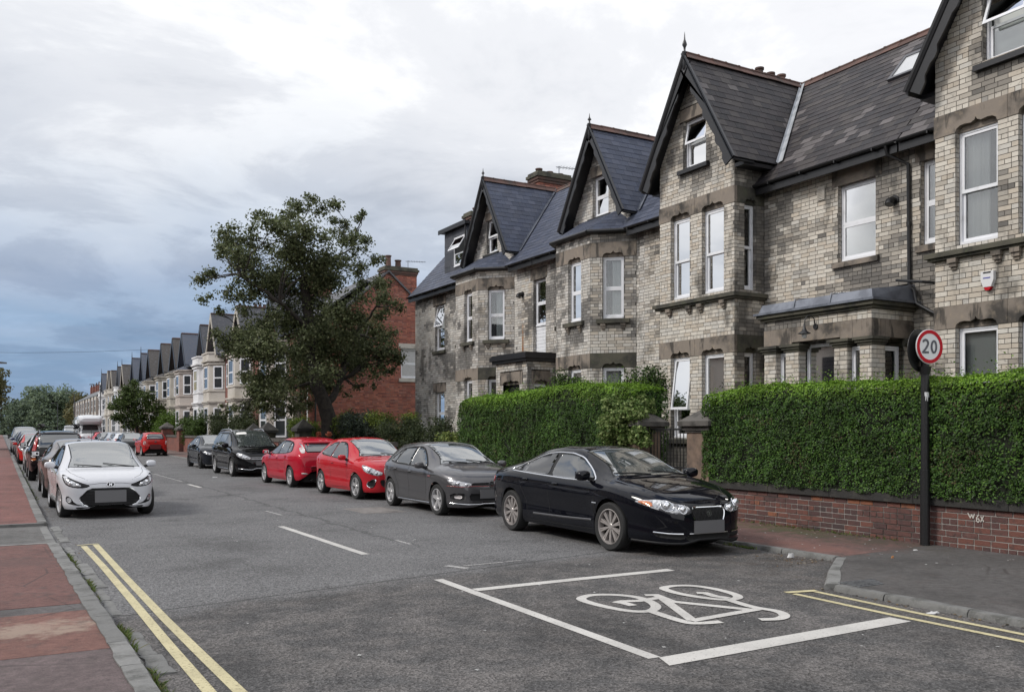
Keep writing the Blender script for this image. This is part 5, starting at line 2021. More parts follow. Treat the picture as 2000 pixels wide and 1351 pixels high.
TOPC = ([(0.16, 0.29, 0.030), (0.215, 0.35, 0.05), (0.115, 0.22, 0.026), (0.06, 0.12, 0.02)], [4, 3, 3, 2])
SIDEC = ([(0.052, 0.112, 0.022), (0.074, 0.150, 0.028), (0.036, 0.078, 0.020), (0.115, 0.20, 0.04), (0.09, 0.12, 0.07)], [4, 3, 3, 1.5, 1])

# ------------------------------------------------------------------ garden wall with dark coping, hedge above
gw = empty('garden_wall', (WX, 5, 0), label='low dark red brick garden wall under the nearest hedge with chalky graffiti', cat='wall')
wall, bricks = MB(), []
lay_bricks(bricks, wall, frame((WX, 0, 0), (0, 1, 0), (-1, 0, 0)), 0.075, 0.655, lambda z: [(-3.0, 12.58)], ch=0.0828, bl=0.238, jt=0.016, hdr=3)


def wall_soot(p):
    return 0.15 + 0.30 * max(0.0, (p.y - 8.3) / 4) + 0.25 * max(0, 0.35 - p.z)


M_MORTAR_W = pmat('wall_mortar', (0.33, 0.31, 0.29), 0.95, noise=[(1.2, (0.09, 0.08, 0.072), 0.46, 0.62)], bump=[(60, 0.003)])
M_WALLBRICK = pmat('garden_wall_brick', attr=True, rough=0.85, noise=[(13, (0.05, 0.035, 0.034), 0.48, 0.72, 6, 0.7), (5, (0.16, 0.12, 0.105), 0.60, 0.78, 6, 0.5)], bump=[(30, 0.010)])
WALL_PAL = [(0.115, 0.052, 0.044), (0.14, 0.056, 0.042), (0.088, 0.043, 0.039), (0.070, 0.038, 0.036), (0.054, 0.035, 0.035), (0.042, 0.031, 0.032), (0.22, 0.085, 0.045)]


def wall_col(p):
    t = wall_soot(p) + mnoise.noise(p * 0.9) * 0.35 + random.gauss(0, 0.18)
    if random.random() < 0.03 or (p.z > 0.56 and random.random() < 0.25):
        return random.choice([WALL_PAL[6], WALL_PAL[1]])
    c = WALL_PAL[min(5, max(0, int(t * 6)))]
    j = random.uniform(0.82, 1.15)
    return tuple(a * j for a in c)


gwm = finish_bricks(gw, wall, bricks, wall_col, 300, 0.0, WALL_PAL, M_WALLBRICK, M_MORTAR_W)
mb = MB()
mb.box(WX + 0.012, WX + 0.22, -3, 12.58, 0, 0.65)
mb.build('wall_core', M_MORTAR_R, gw)
y = 12.58
M_COPING = pmat('sooty_coping', (0.030, 0.029, 0.028), 0.9, noise=[(4, (0.055, 0.052, 0.045), 0.45, 0.7)], bump=[(25, 0.01)])
for L in (1.45, 1.3, 1.5, 1.4, 1.35, 1.5, 1.4, 1.5, 1.5, 1.5, 1.2):
    mb = MB()
    mb.prism([(WX - 0.045, y, 0.657), (WX - 0.05, y, 0.775), (WX + 0.05, y, 0.82), (WX + 0.32, y, 0.82), (WX + 0.32, y, 0.657)], (0, -(L - 0.008), 0))
    mb.build('coping_stone', M_COPING, gw)
    y -= L
mb = MB()


def stroke(mb, fr, pts, w, d0, d1):
    P = [V((p[0], p[1], 0)) for p in pts]
    for a, b_ in zip(P[:-1], P[1:]):
        t = (b_ - a).normalized()
        s = V((-t.y, t.x, 0)) * w / 2
        q = [a - t * w * 0.3 + s, b_ + t * w * 0.3 + s, b_ + t * w * 0.3 - s, a - t * w * 0.3 - s]
        mb.hexa([fr(p.x, p.y, d0) for p in q] + [fr(p.x, p.y, d1) for p in q])
        d0, d1 = d0 + 0.0004, d1 + 0.0004


fW = frame((WX, 7.52, 0), (0, -1, 0), (-1, 0, 0))
stroke(mb, fW, [(0.0, 0.585), (0.035, 0.525), (0.055, 0.57), (0.075, 0.525), (0.095, 0.58)], 0.014, 0.003, 0.007)
stroke(mb, fW, [(0.155, 0.575), (0.125, 0.535), (0.125, 0.49), (0.15, 0.475), (0.165, 0.50), (0.15, 0.525), (0.125, 0.515)], 0.013, 0.003, 0.007)
stroke(mb, fW, [(0.185, 0.555), (0.225, 0.49)], 0.013, 0.003, 0.007)
stroke(mb, fW, [(0.225, 0.56), (0.185, 0.485)], 0.013, 0.008, 0.011)
mb.build('graffiti', pmat('chalk_paint', (0.50, 0.48, 0.44), 0.9), gw)

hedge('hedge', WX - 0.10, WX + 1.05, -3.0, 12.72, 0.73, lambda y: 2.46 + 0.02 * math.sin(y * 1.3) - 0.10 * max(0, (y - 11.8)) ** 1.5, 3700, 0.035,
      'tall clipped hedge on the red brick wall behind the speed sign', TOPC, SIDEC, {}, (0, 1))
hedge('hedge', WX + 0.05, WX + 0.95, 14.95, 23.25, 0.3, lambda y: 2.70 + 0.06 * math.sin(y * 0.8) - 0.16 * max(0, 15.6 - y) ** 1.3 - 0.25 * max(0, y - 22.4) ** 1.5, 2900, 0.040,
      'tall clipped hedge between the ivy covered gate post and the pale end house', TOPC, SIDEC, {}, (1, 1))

# dwarf wall below the second hedge
mb = MB()
mb.box(WX + 0.02, WX + 0.24, 14.95, 28.5, 0, 0.62)
w2 = mb.thing('garden_wall', M_REDBRICK, label='low brick wall below the second hedge mostly hidden by parked cars', cat='wall')
w2.data.materials[0] = M_FARRED
mb = MB()
mb.box(WX - 0.03, WX + 0.30, 14.95, 28.5, 0.622, 0.74)
mb.build('coping', M_COPING, w2)


def gate_post(y0, y1, label):
    t = empty('gate_post', (WX + 0.25, (y0 + y1) / 2, 0.08), label=label, cat='gate post', group='stone gate posts')
    x0, x1 = WX - 0.05, WX + 0.50
    mb = MB()
    mb.box(x0, x1, y0, y1, 0.05, 1.66)
    mb.build('shaft', M_POST, t, smooth=None)
    for e, z0, z1 in [(0.03, 1.662, 1.70), (0.06, 1.702, 1.78), (0.13, 1.782, 1.87)]:
        mb = MB()
        mb.box(x0 - e, x1 + e, y0 - e, y1 + e, z0, z1)
        mb.build('cap_moulding', M_POSTCAP, t)
    mb = MB()
    cx, cy = (x0 + x1) / 2, (y0 + y1) / 2
    e = 0.12
    mb.add([(x0 - e, y0 - e, 1.872), (x1 + e, y0 - e, 1.872), (x1 + e, y1 + e, 1.872), (x0 - e, y1 + e, 1.872), (cx, cy, 2.16)], [(0, 1, 4), (1, 2, 4), (2, 3, 4), (3, 0, 4), (3, 2, 1, 0)])
    mb.build('pyramid_cap', M_POSTCAP, t)
    return t


M_POST = pmat('post_sandstone', (0.19, 0.135, 0.10), 0.9, noise=[(1.6, (0.055, 0.045, 0.04), 0.48, 0.66, 5), (9, (0.14, 0.10, 0.075), 0.45, 0.65)], bump=[(25, 0.008)])
M_POSTCAP = pmat('post_cap_stone', (0.095, 0.088, 0.080), 0.9, noise=[(4, (0.045, 0.042, 0.038), 0.42, 0.66)], bump=[(30, 0.008)])
gate_post(12.60, 13.20, 'brown sandstone gate post with pyramid cap at the end of the nearest hedge')
gate_post(14.66, 15.26, 'sandstone gate post with its cap half buried in pale ivy')
gt_ = empty('garden_gate', (WX + 0.2, 13.76, 0.08), label='black iron bar gate between the two stone gate posts', cat='gate')
for z in (0.22, 0.95, 1.70):
    mb = MB()
    mb.box(WX + 0.18, WX + 0.20, 13.24, 14.62, z, z + 0.04)
    mb.build('rail', M_BLACKP, gt_)
for k in range(14):
    mb = MB()
    yy = 13.27 + k * 0.1015
    mb.tube([(WX + 0.19, yy, 0.15), (WX + 0.19, yy, 1.715)], 0.010 if 0 < k < 13 else 0.018, 6)
    mb.build('bar', M_BLACKP, gt_)


def leaf_cloud(clumps, per_m2, size, palette, weights, base, thick=0.5, droop=0.0, jit=0.25):
    """clumps: (x, y, z, rx, ry, rz): leaves gathered towards the skin of each clump"""
    P, Nn = [], []
    for (x, y, z, rx, ry, rz) in clumps:
        area = 4 * PI * ((rx * ry + ry * rz + rx * rz) / 3)
        n = max(8, int(area * per_m2))
        d = RNG.normal(size=(n, 3))
        d /= np.linalg.norm(d, axis=1, keepdims=True)
        r = 1 - np.abs(RNG.normal(0, thick, n))
        r = np.clip(r, 0.05, 1.12).reshape(-1, 1)
        lump = 1 + 0.22 * np.sin(d[:, :1] * 5 + x * 3) * np.sin(d[:, 1:2] * 6 + y * 2) + 0.15 * np.sin(d[:, 2:] * 9 + z * 5)
        P.append(np.array([x, y, z]) + d * r * lump * np.array([rx, ry, rz]))
        Nn.append(d + RNG.normal(0, 0.75, (n, 3)) + np.array([0, 0, 0.35]))
    P, Nn = np.concatenate(P), np.concatenate(Nn)
    n = len(P)
    L = RNG.uniform(0.7, 1.35, n) * size
    return leaf_mesh('leaves', P, Nn, L, L * RNG.uniform(0.5, 0.7, n), mixcols(n, palette, weights, jit), M_LEAF, base)


def shrub(name, clumps, per_m2, size, palette, weights, label, stems=True, cat='shrub', **kw):
    a = np.array(clumps)
    base = V((a[:, 0].mean(), a[:, 1].mean(), min(0.1, (a[:, 2] - a[:, 5]).min())))
    t = empty(name, base, label=label, cat=cat, **kw)
    if stems:
        mb = MB()
        for c in clumps[:14]:
            b0 = base + V((random.uniform(-.2, .2), random.uniform(-.2, .2), 0))
            mb.tube([b0, (b0 + V(c[:3])) / 2 + V((0, 0, 0.1)), V(c[:3])], [0.03, 0.02, 0.008], 5)
        mb.build('stems', M_BARK, t)
    me = leaf_cloud(clumps, per_m2, size, palette, weights, base)
    tag(link('leaves', me, t), kind='stuff')
    return t


def rclumps(n, x, y, z, r):
    """n clumps scattered in a box given as (lo, hi) triples"""
    return [(random.uniform(*x), random.uniform(*y), random.uniform(*z), *(random.uniform(*r) for _ in range(3))) for _ in range(n)]


GREEN_MID = [(0.050, 0.088, 0.025), (0.070, 0.115, 0.030), (0.036, 0.062, 0.020)]
shrub('shrub', rclumps(26, (12.9, 13.7), (16.9, 20.6), (1.9, 3.05), (0.28, 0.5)), 420, 0.07, GREEN_MID, [3, 2, 3], 'loose dark green shrub rising above the second clipped hedge')
shrub('ivy', rclumps(34, (11.15, 11.7), (14.6, 15.6), (1.55, 2.25), (0.15, 0.27)) + rclumps(9, (11.20, 11.34), (14.4, 15.1), (0.9, 1.8), (0.08, 0.17)), 800, 0.075,
      [(0.25, 0.31, 0.12), (0.14, 0.21, 0.06), (0.07, 0.12, 0.03)], [3, 3, 2], 'pale variegated ivy sprawling over the left gate post', cat='ivy')
shrub('variegated_shrub', rclumps(12, (11.9, 12.7), (24.0, 26.2), (0.9, 1.45), (0.2, 0.34)), 500, 0.085, [(0.26, 0.30, 0.09), (0.16, 0.21, 0.06), (0.08, 0.12, 0.04)], [3, 3, 2], 'yellow-green variegated shrub at the end of the second hedge above the grey hatchback')
shrub('shrub', rclumps(16, (12.2, 13.4), (26.9, 32.0), (0.9, 1.75), (0.35, 0.6)), 330, 0.07, [(0.045, 0.062, 0.026), (0.06, 0.075, 0.03), (0.03, 0.042, 0.02)], [3, 2, 3], 'dull olive spreading shrub in front of the red brick gable end')
shrub('shrub', rclumps(14, (12.3, 13.2), (33.2, 36.0), (1.0, 2.25), (0.35, 0.6)), 330, 0.075, [(0.055, 0.072, 0.052), (0.075, 0.095, 0.068), (0.04, 0.052, 0.04)], [3, 2, 2], 'feathery grey-green bush beside the oak trunk')
shrub('shrub', rclumps(16, (12.3, 14.6), (32.0, 37.6), (1.3, 2.15), (0.3, 0.5)), 300, 0.08, [(0.13, 0.17, 0.03), (0.09, 0.13, 0.03), (0.17, 0.20, 0.04)], [3, 2, 1], 'yellowish green hedge at the foot of the red gable wall')
shrub('shrub', rclumps(14, (12.0, 12.7), (34.8, 38.2), (0.8, 1.55), (0.3, 0.5)), 330, 0.07, [(0.045, 0.075, 0.022), (0.06, 0.095, 0.025)], [1, 1], 'dark green low hedge under the oak trunk')
shrub('shrub', rclumps(15, (12.2, 13.0), (40.0, 45.0), (1.2, 2.05), (0.3, 0.48)), 320, 0.08, [(0.14, 0.19, 0.03), (0.10, 0.145, 0.03)], [1, 1], 'bright yellow-green bush behind the coped wall left of the oak')
shrub('shrub', rclumps(18, (11.8, 12.9), (51, 61), (0.9, 2.4), (0.5, 0.8)), 200, 0.11, [(0.055, 0.075, 0.03), (0.075, 0.085, 0.045), (0.04, 0.055, 0.025)], [2, 1, 2], 'untidy bush in front of the white bay house above the dark saloon')
shrub('shrub', rclumps(16, (11.7, 12.8), (64, 71), (0.9, 2.5), (0.5, 0.8)), 190, 0.12, [(0.07, 0.12, 0.025), (0.05, 0.08, 0.022)], [1, 1], 'rounded green bush behind the brick pillar with dark cap')
shrub('shrub', rclumps(16, (11.7, 12.9), (77, 90), (0.8, 2.7), (0.6, 0.9)), 170, 0.13, [(0.11, 0.18, 0.03), (0.08, 0.135, 0.028)], [1, 1], 'clipped bright green bush near the small street tree')
# two orange-pink blooms
for i, yy in enumerate((36.6, 35.2)):
    t = empty('rose', (11.55, yy, 0.9), label=('left' if i == 0 else 'right') + ' of two orange-pink roses over the wall by the oak', cat='flower', group='roses over the wall')
    mb = MB()
    mb.tube([(11.6, yy, 0.9), (11.55, yy, 1.45)], 0.008, 5)
    mb.build('stem', M_BARK, t)
    me = leaf_cloud([(11.55, yy, 1.52, 0.10, 0.10, 0.09)], 1500, 0.09, [(0.55, 0.16, 0.09), (0.5, 0.22, 0.14)], [1, 1], t.location)
    tag(link('petals', me, t), kind='stuff')

# walls and pillars along the far gardens
mb = MB()
mb.box(11.5, 11.72, 28.5, 144, 0, 1.12)
fw_ = mb.thing('garden_wall', M_FARRED, label='long low brick wall with stone coping in front of the bay houses', cat='wall')
mb = MB()
for a in range(29, 143, 3):
    mb.box(11.44, 11.78, a - 0.5, a + 2.49, 1.122, 1.28)
mb.build('coping', M_POSTCAP, fw_, kind='stuff')
M_PALECAP = pmat('pale_cap', (0.42, 0.38, 0.32), 0.85)
for i, (yy, zt, lab, brick, capm) in enumerate([(38.9, 2.18, 'stone pillar with dark pyramid cap beside the oak trunk', M_STONE_D, M_COPING), (44.9, 2.1, 'stone pillar with dark cap above the red hatchback with visible tailgate', M_STONE_D, M_COPING),
                                           (47.8, 2.05, 'pillar with dark cap above the black people carrier roof', M_STONE_D, M_COPING), (68.6, 2.2, 'red brick pillar with dark pointed cap left of the dark saloon', M_FARRED, M_POSTCAP),
                                           (76.0, 2.3, 'brick pillar with dark cap just above the small red car', M_FARRED, M_POSTCAP), (92.0, 2.45, 'red brick pillar with pale pyramid cap near the small street tree', M_FARRED, M_PALECAP)]):
    s = 0.36 if i < 3 else 0.5
    t = empty('gate_pillar', (11.6, yy, 0), label=lab, cat='pillar', group='pillars of the far front gardens')
    mb = MB()
    mb.box(11.6 - s * 0.8, 11.6 + s * 0.8, yy - s, yy + s, 0, zt - 0.55)
    mb.build('shaft', brick, t)
    mb = MB()
    e = 0.13
    a, b_, c, d = 11.6 - s * 0.8 - e, 11.6 + s * 0.8 + e, yy - s - e, yy + s + e
    mb.box(a, b_, c, d, zt - 0.548, zt - 0.42)
    mb.add([(a, c, zt - 0.418), (b_, c, zt - 0.418), (b_, d, zt - 0.418), (a, d, zt - 0.418), (11.6, yy, zt)], [(0, 1, 4), (1, 2, 4), (2, 3, 4), (3, 0, 4)])
    mb.build('cap', capm, t)

# ------------------------------------------------------------------ trees


def limb_path(a, b_, wob, n=6, sag=0.0):
    a, b_ = V(a), V(b_)
    L = (b_ - a).length
    out = []
    for i in range(n + 1):
        t = i / n
        p = a + (b_ - a) * t
        w = math.sin(PI * t) * wob * L
        p += V((mnoise.noise(p * 1.7), mnoise.noise(p * 1.7 + V((9, 0, 0))), mnoise.noise(p * 1.7 + V((0, 9, 0))))) * w
        p.z += math.sin(PI * t) * sag * L
        out.append(p)
    return out


def tree(name, trunk, forks, clumps, per_m2, size, palette, weights, label, r0, thick=0.5, twigs=3, **kw):
    """trunk: points; forks: points the main limbs grow from; clumps of leaves each fed by a limb from the nearest fork"""
    base = V(trunk[0])
    t = empty(name, base, label=label, cat='tree', **kw)
    mb = MB()
    n = len(trunk)
    tp = []
    for i in range(n - 1):
        tp += limb_path(trunk[i], trunk[i + 1], 0.04, 3)[:-1]
    tp.append(V(trunk[-1]))
    m = len(tp)
    rs = [r0 * (1.25 - 0.25 * min(1, i / 2)) * (1 - 0.5 * i / (m - 1)) for i in range(m)]
    mb.tube(tp, rs, 10)
    mb.build('trunk', M_BARK, t, smooth=60)
    lb = MB()
    for fp, fr0, src in forks:
        path = limb_path(src, fp, 0.12, 6, 0.04)
        lb.tube(path, [fr0 * 0.8 * (1 - 0.5 * i / 6) for i in range(7)], 8)
    for c in clumps:
        cp = V(c[:3])
        if RNG.uniform() > 0.36 and len(clumps) > 60:
            continue
        best = min(forks, key=lambda f: (V(f[0]) - cp).length + max(0, V(f[0]).z - cp.z) * 0.8)
        path = limb_path(best[0], cp, 0.16, 5, 0.03)
        r = min(0.055, best[1] * 0.38)
        lb.tube(path, [max(0.012, r * (1 - 0.85 * i / 5)) for i in range(6)], 6)
        for k in range(twigs):
            d = V(RNG.normal(size=3)).normalized()
            e = cp + V((d.x * c[3], d.y * c[4], d.z * c[5])) * 0.85
            lb.tube(limb_path(path[-2], e, 0.15, 3), [0.022, 0.016, 0.011, 0.006], 4)
    lb.build('limbs', M_BARK, t, smooth=60)
    me = leaf_cloud(clumps, per_m2, size, palette, weights, base, thick)
    cr = link('crown', me, t)
    tag(cr, kind='stuff')
    return t


def at_y(Y, px, py):
    k = (px - 1000) / FPX
    d = Y / (_c - k * _s)
    return (d * _s + k * d * _c, Y, CAM_H + (838 - py) * d / FPX)


# the big oak: clumps measured on the photograph, each given its own depth in the crown
oak = [(590, 398, 26), (566, 432, 24), (610, 392, 18), (640, 412, 24), (655, 440, 20), (535, 440, 34), (505, 415, 20), (500, 470, 34), (700, 425, 15), (712, 412, 10), (715, 465, 20), (690, 480, 26), (600, 470, 46), (640, 500, 44),
       (555, 500, 44), (450, 470, 34), (425, 490, 24), (470, 520, 36), (415, 545, 26), (395, 545, 16), (450, 570, 30), (405, 590, 20), (430, 605, 16), (480, 590, 30), (500, 545, 40), (545, 560, 44), (600, 545, 48), (655, 550, 44),
       (705, 530, 26), (735, 510, 17), (728, 560, 26), (760, 560, 20), (680, 445, 24), (722, 500, 22), (668, 465, 26), (742, 585, 24), (715, 640, 34), (755, 655, 26), (560, 410, 20), (465, 500, 26), (650, 395, 12), (768, 595, 24), (745, 615, 28), (690, 600, 44), (630, 620, 52), (570, 625, 48), (520, 630, 34), (480, 665, 34), (445, 665, 28), (425, 650, 16), (505, 690, 44),
       (545, 680, 40), (590, 690, 50), (640, 680, 50), (690, 670, 44), (735, 680, 34), (765, 690, 28), (782, 705, 16), (735, 725, 26), (760, 730, 18), (690, 725, 40), (640, 735, 44), (590, 750, 40), (545, 745, 40), (505, 745, 32), (480, 730, 22),
       (520, 785, 32), (560, 790, 30), (490, 795, 22), (462, 795, 18), (440, 800, 12), (600, 790, 22), (545, 812, 14), (660, 765, 22), (700, 760, 16), (735, 755, 10)]
cl = []
for i, (px_, py_, r) in enumerate(oak):
    dep = random.uniform(-2.6, 2.6) * (1.0 if r > 30 else 0.6)
    p = at_y(37.5 + dep, px_, py_)
    rr = r * p[1] / 0.98 / FPX * 1.0
    for q in range(6 if r > 30 else 4 if r > 22 else 3):
        d = V(RNG.normal(size=3)).normalized() * rr * random.uniform(0.3, 0.95)
        s_ = rr * random.uniform(0.5, 0.86)
        cl.append((p[0] + d.x, p[1] + d.y, p[2] + d.z * 0.85, s_ * 1.1, s_, s_ * 0.85))
for i in range(16):        # inner mass
    p = at_y(37.5 + random.uniform(-2.5, 2.5), random.uniform(520, 715), random.uniform(610, 770))
    cl.append((*p, 0.8, 0.8, 0.65))
o0 = at_y(37.2, 640, 862)
tree('oak_tree', [(o0[0], 37.2, 0.0), at_y(37.2, 643, 820), at_y(37.2, 634, 790), at_y(37.2, 618, 752), at_y(37.3, 612, 690), at_y(37.4, 602, 610), at_y(37.5, 592, 540)],
     [(at_y(37.6, 668, 740), 0.24, at_y(37.2, 634, 792)), (at_y(38.0, 690, 655), 0.17, at_y(37.6, 666, 742)), (at_y(37.0, 735, 598), 0.10, at_y(38, 690, 655)), (at_y(36.4, 545, 590), 0.15, at_y(37.3, 610, 650)),
      (at_y(36.8, 470, 540), 0.10, at_y(36.4, 545, 590)), (at_y(38.2, 520, 690), 0.12, at_y(37.3, 612, 700)), (at_y(37.8, 640, 520), 0.13, at_y(37.4, 602, 600)), (at_y(37.4, 570, 470), 0.10, at_y(37.5, 592, 540)),
      (at_y(37.8, 690, 480), 0.07, at_y(37.8, 640, 520)), (at_y(38.2, 540, 770), 0.09, at_y(37.2, 615, 745))],
     cl, 86, 0.118, [(0.092, 0.112, 0.050), (0.124, 0.146, 0.066), (0.066, 0.081, 0.039), (0.17, 0.182, 0.098)], [4, 3, 3, 1.6], 'large dark oak with a forked leaning trunk before the red brick gable', 0.38, 0.8, 1)

# small street tree
cl = []
for (px_, py_, r) in [(262, 765, 20), (245, 775, 18), (285, 775, 18), (230, 790, 16), (262, 790, 24), (300, 795, 18), (318, 800, 12), (218, 795, 8), (240, 812, 18), (275, 815, 22), (305, 818, 14), (225, 815, 10), (255, 830, 16), (285, 835, 14), (262, 748, 10), (246, 760, 10)]:
    p = at_y(84 + random.uniform(-1.5, 1.5), px_, py_)
    rr = r * 78 / FPX
    cl.append((*p, rr * 1.1, rr * 1.1, rr * 0.9))
s0 = at_y(84, 268, 862)
tree('street_tree', [(s0[0], 84, 0), at_y(84, 268, 840), at_y(84, 266, 815), at_y(84, 264, 790)], [(at_y(84, 250, 795), 0.08, at_y(84, 267, 830)), (at_y(84, 285, 795), 0.08, at_y(84, 267, 830)), (at_y(84, 262, 770), 0.07, at_y(84, 265, 800))],
     cl, 70, 0.19, [(0.065, 0.095, 0.026), (0.085, 0.125, 0.032), (0.045, 0.068, 0.022)], [3, 2, 2], 'small rounded street tree in front of the rendered bay houses', 0.14, 0.45)

# trees on the left side and closing the street
def round_tree(name, x, y, ztop, r, palette, weights, label, size=0.3, per=26, n=22, trunk_r=0.25, squash=0.8, **kw):
    cl = []
    for i in range(n):
        d = V(RNG.normal(size=3)).normalized()
        q = random.uniform(0.45, 0.95)
        rr = r * random.uniform(0.26, 0.44)
        zc = ztop - r * squash
        cl.append((x + d.x * r * q * 0.85, y + d.y * r * q * 0.85, max(1.6, zc + d.z * r * q * squash * 0.85), rr, rr, rr * 0.8))
    return tree(name, [(x, y, 0), (x + 0.1, y, ztop * 0.3), (x, y, ztop * 0.6)], [((x + r * 0.3, y, ztop * 0.55), trunk_r * 0.5, (x, y, ztop * 0.3)), ((x - r * 0.3, y, ztop * 0.6), trunk_r * 0.5, (x, y, ztop * 0.32)), ((x, y, ztop * 0.75), trunk_r * 0.5, (x, y, ztop * 0.55))],
                cl, per, size, palette, weights, label, trunk_r, 0.5, 2, **kw)


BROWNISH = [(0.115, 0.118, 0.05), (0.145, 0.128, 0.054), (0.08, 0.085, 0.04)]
HAZED_LEAVES = [(0.15, 0.20, 0.125), (0.18, 0.235, 0.14), (0.125, 0.165, 0.125)]  # distance haze put into the leaf colour, there is no haze volume
round_tree('tree', -3.2, 86, 8.7, 4.6, BROWNISH, [3, 2, 2], 'brownish leafed tree at the left edge of the street', 0.26, 42, 30)
round_tree('tree', 9.8, 215, 11.8, 6.5, HAZED_LEAVES, [1, 1, 1], 'tall pale green tree closing the end of the street', 0.5, 12, 26, 0.4, 1.0)
round_tree('tree', 3.5, 225, 9.4, 6.0, HAZED_LEAVES, [1, 1, 2], 'hazy green tree left of the tall tree at the street end', 0.5, 12, 24, 0.4, 0.9)
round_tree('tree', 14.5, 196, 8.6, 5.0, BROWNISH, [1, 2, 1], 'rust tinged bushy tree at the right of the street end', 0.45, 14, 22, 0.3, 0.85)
round_tree('tree', 18.0, 222, 10.0, 5.0, HAZED_LEAVES, [1, 1, 1], 'pale tree beside the last houses at the street end', 0.5, 12, 22, 0.3, 0.9)
round_tree('tree', -3.0, 190, 7.2, 4.5, HAZED_LEAVES, [1, 1, 2], 'low dark tree beyond the brownish tree on the left', 0.45, 14, 22, 0.3, 0.9)
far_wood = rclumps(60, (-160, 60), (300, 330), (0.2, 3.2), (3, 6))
me = leaf_cloud(far_wood, 0.9, 1.6, HAZED_LEAVES, [1, 1, 1], (0, 0, 0))
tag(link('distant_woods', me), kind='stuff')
# grass and weeds in the gutters
tufts = []
for (yy, n) in [(13.3, 40), (12.7, 40), (12.2, 16), (10.6, 60), (10.9, 30), (9.9, 20), (8.2, 60), (8.0, 44), (7.5, 12), (6.6, 26), (6.3, 22), (6.0, 22), (5.6, 20), (13.3, 10), (25, 30), (28, 40), (31, 40), (34, 40), (40, 60), (45, 60)]:
    for i in range(n):
        y = random.gauss(yy, 0.16 if yy < 20 else 1.2)
        tufts.append((kerb_x(y) + abs(random.gauss(0.012, 0.02)), y, 0.0))
for i in range(130):
    y = random.uniform(8.6, 12.4)
    tufts.append((WX - abs(random.gauss(0.03, 0.06)), y, 0.09))
for i in range(40):
    tufts.append((FK - abs(random.gauss(0, 0.03)), random.gauss(9.75, 0.2), 0.0))
mb = MB()
for (x, y, z) in tufts:
    for k in range(3):
        a = random.uniform(0, 2 * PI)
        h = random.uniform(0.02, 0.055) * (1.15 if y < 14 and x < 2 else 1)
        dx_, dy_ = math.cos(a) * 0.008, math.sin(a) * 0.008
        lx, ly = random.gauss(0, 0.022), random.gauss(0, 0.022)
        mb.add([(x - dx_, y - dy_, z), (x + dx_, y + dy_, z), (x + lx + dx_ * 0.6, y + ly + dy_ * 0.6, z + h * 0.7), (x + lx * 1.7, y + ly * 1.7, z + h)], [(0, 1, 2, 3)],
               random.choice([(0.10, 0.15, 0.035), (0.13, 0.17, 0.045), (0.07, 0.11, 0.03), (0.15, 0.15, 0.06)]))
mb.build('weeds', M_LEAF, kind='stuff')
# dead leaves and grit
mb = MB()
for i in range(420):
    if i < 170:
        x, y, z = 9.1 + random.gauss(0, 0.22), 8.35 + random.gauss(0, 0.42), 0.006
        if y < 8.1:
            y = 8.1 + abs(y - 8.1)
    elif i < 260:
        x, y, z = WX - abs(random.gauss(0.05, 0.16)), random.uniform(8, 12.4), 0.102
    elif i < 330:
        x, y, z = NK - abs(random.gauss(0.04, 0.05)), random.uniform(3.5, 6.8), 0.006
    else:
        x, y, z = kerb_x(20) + abs(random.gauss(0.1, 0.14)), random.uniform(13, 24), 0.006
    a = random.uniform(0, 2 * PI)
    s = random.uniform(0.008, 0.026)
    c, d = math.cos(a) * s, math.sin(a) * s
    mb.add([(x - c, y - d, z), (x + d * 0.6, y - c * 0.6, z + s * 0.3), (x + c, y + d, z + s * 0.2), (x - d * 0.6, y + c * 0.6, z + 0.001)], [(0, 1, 2, 3)],
           random.choice([(0.16, 0.10, 0.05), (0.11, 0.075, 0.045), (0.20, 0.15, 0.09), (0.07, 0.055, 0.04), (0.3, 0.27, 0.22)]))
mb.build('fallen_leaves', M_LEAF, kind='stuff')

# ------------------------------------------------------------------ the speed limit sign
SX, SY, SZ = 11.27, 8.08, 0.09
sg = empty('speed_sign', (SX, SY, SZ), label='round 20 speed limit sign with red ring on a black post', cat='road sign')
M_POSTBLK = pmat('black_post_paint', (0.010, 0.010, 0.011), 0.45, bump=[(40, 0.002)])
mb = MB()
mb.tube([(SX, SY, 0.0), (SX, SY, 1.15), (SX, SY, 1.151), (SX, SY, 3.05)], [0.066, 0.066, 0.056, 0.056], 12)
mb.build('pole', M_POSTBLK, sg, smooth=40)
mb = MB()
mb.tube([(SX, SY, 2.48), (SX, SY, 2.60)], [0.06, 0.085], 12)
mb.build('collar', M_POSTBLK, sg, smooth=40)


def disc(mb, c, n, r, d0, d1, seg=40, rin=0.0):
    n = V(n).normalized()
    u = V((0, 0, 1)).cross(n).normalized()
    w = n.cross(u)
    c = V(c)
    P = []
    rings = [(rin, d1), (r, d1), (r, d0), (rin, d0)] if rin else [(r, d1), (r, d0)]
    for k in range(seg):
        a = 2 * PI * k / seg
        e = u * math.cos(a) + w * math.sin(a)
        for rr, dd in rings:
            P.append(c + e * rr + n * dd)
    m = len(rings)
    F = []
    for k in range(seg):
        k2 = (k + 1) % seg
        for i in range(m if rin else m - 1):
            i2 = (i + 1) % m
            F.append((k * m + i, k2 * m + i, k2 * m + i2, k * m + i2))
    if not rin:
        F += [tuple(k * m for k in range(seg)), tuple(k * m + m - 1 for k in range(seg - 1, -1, -1))]
    mb.add(P, F)


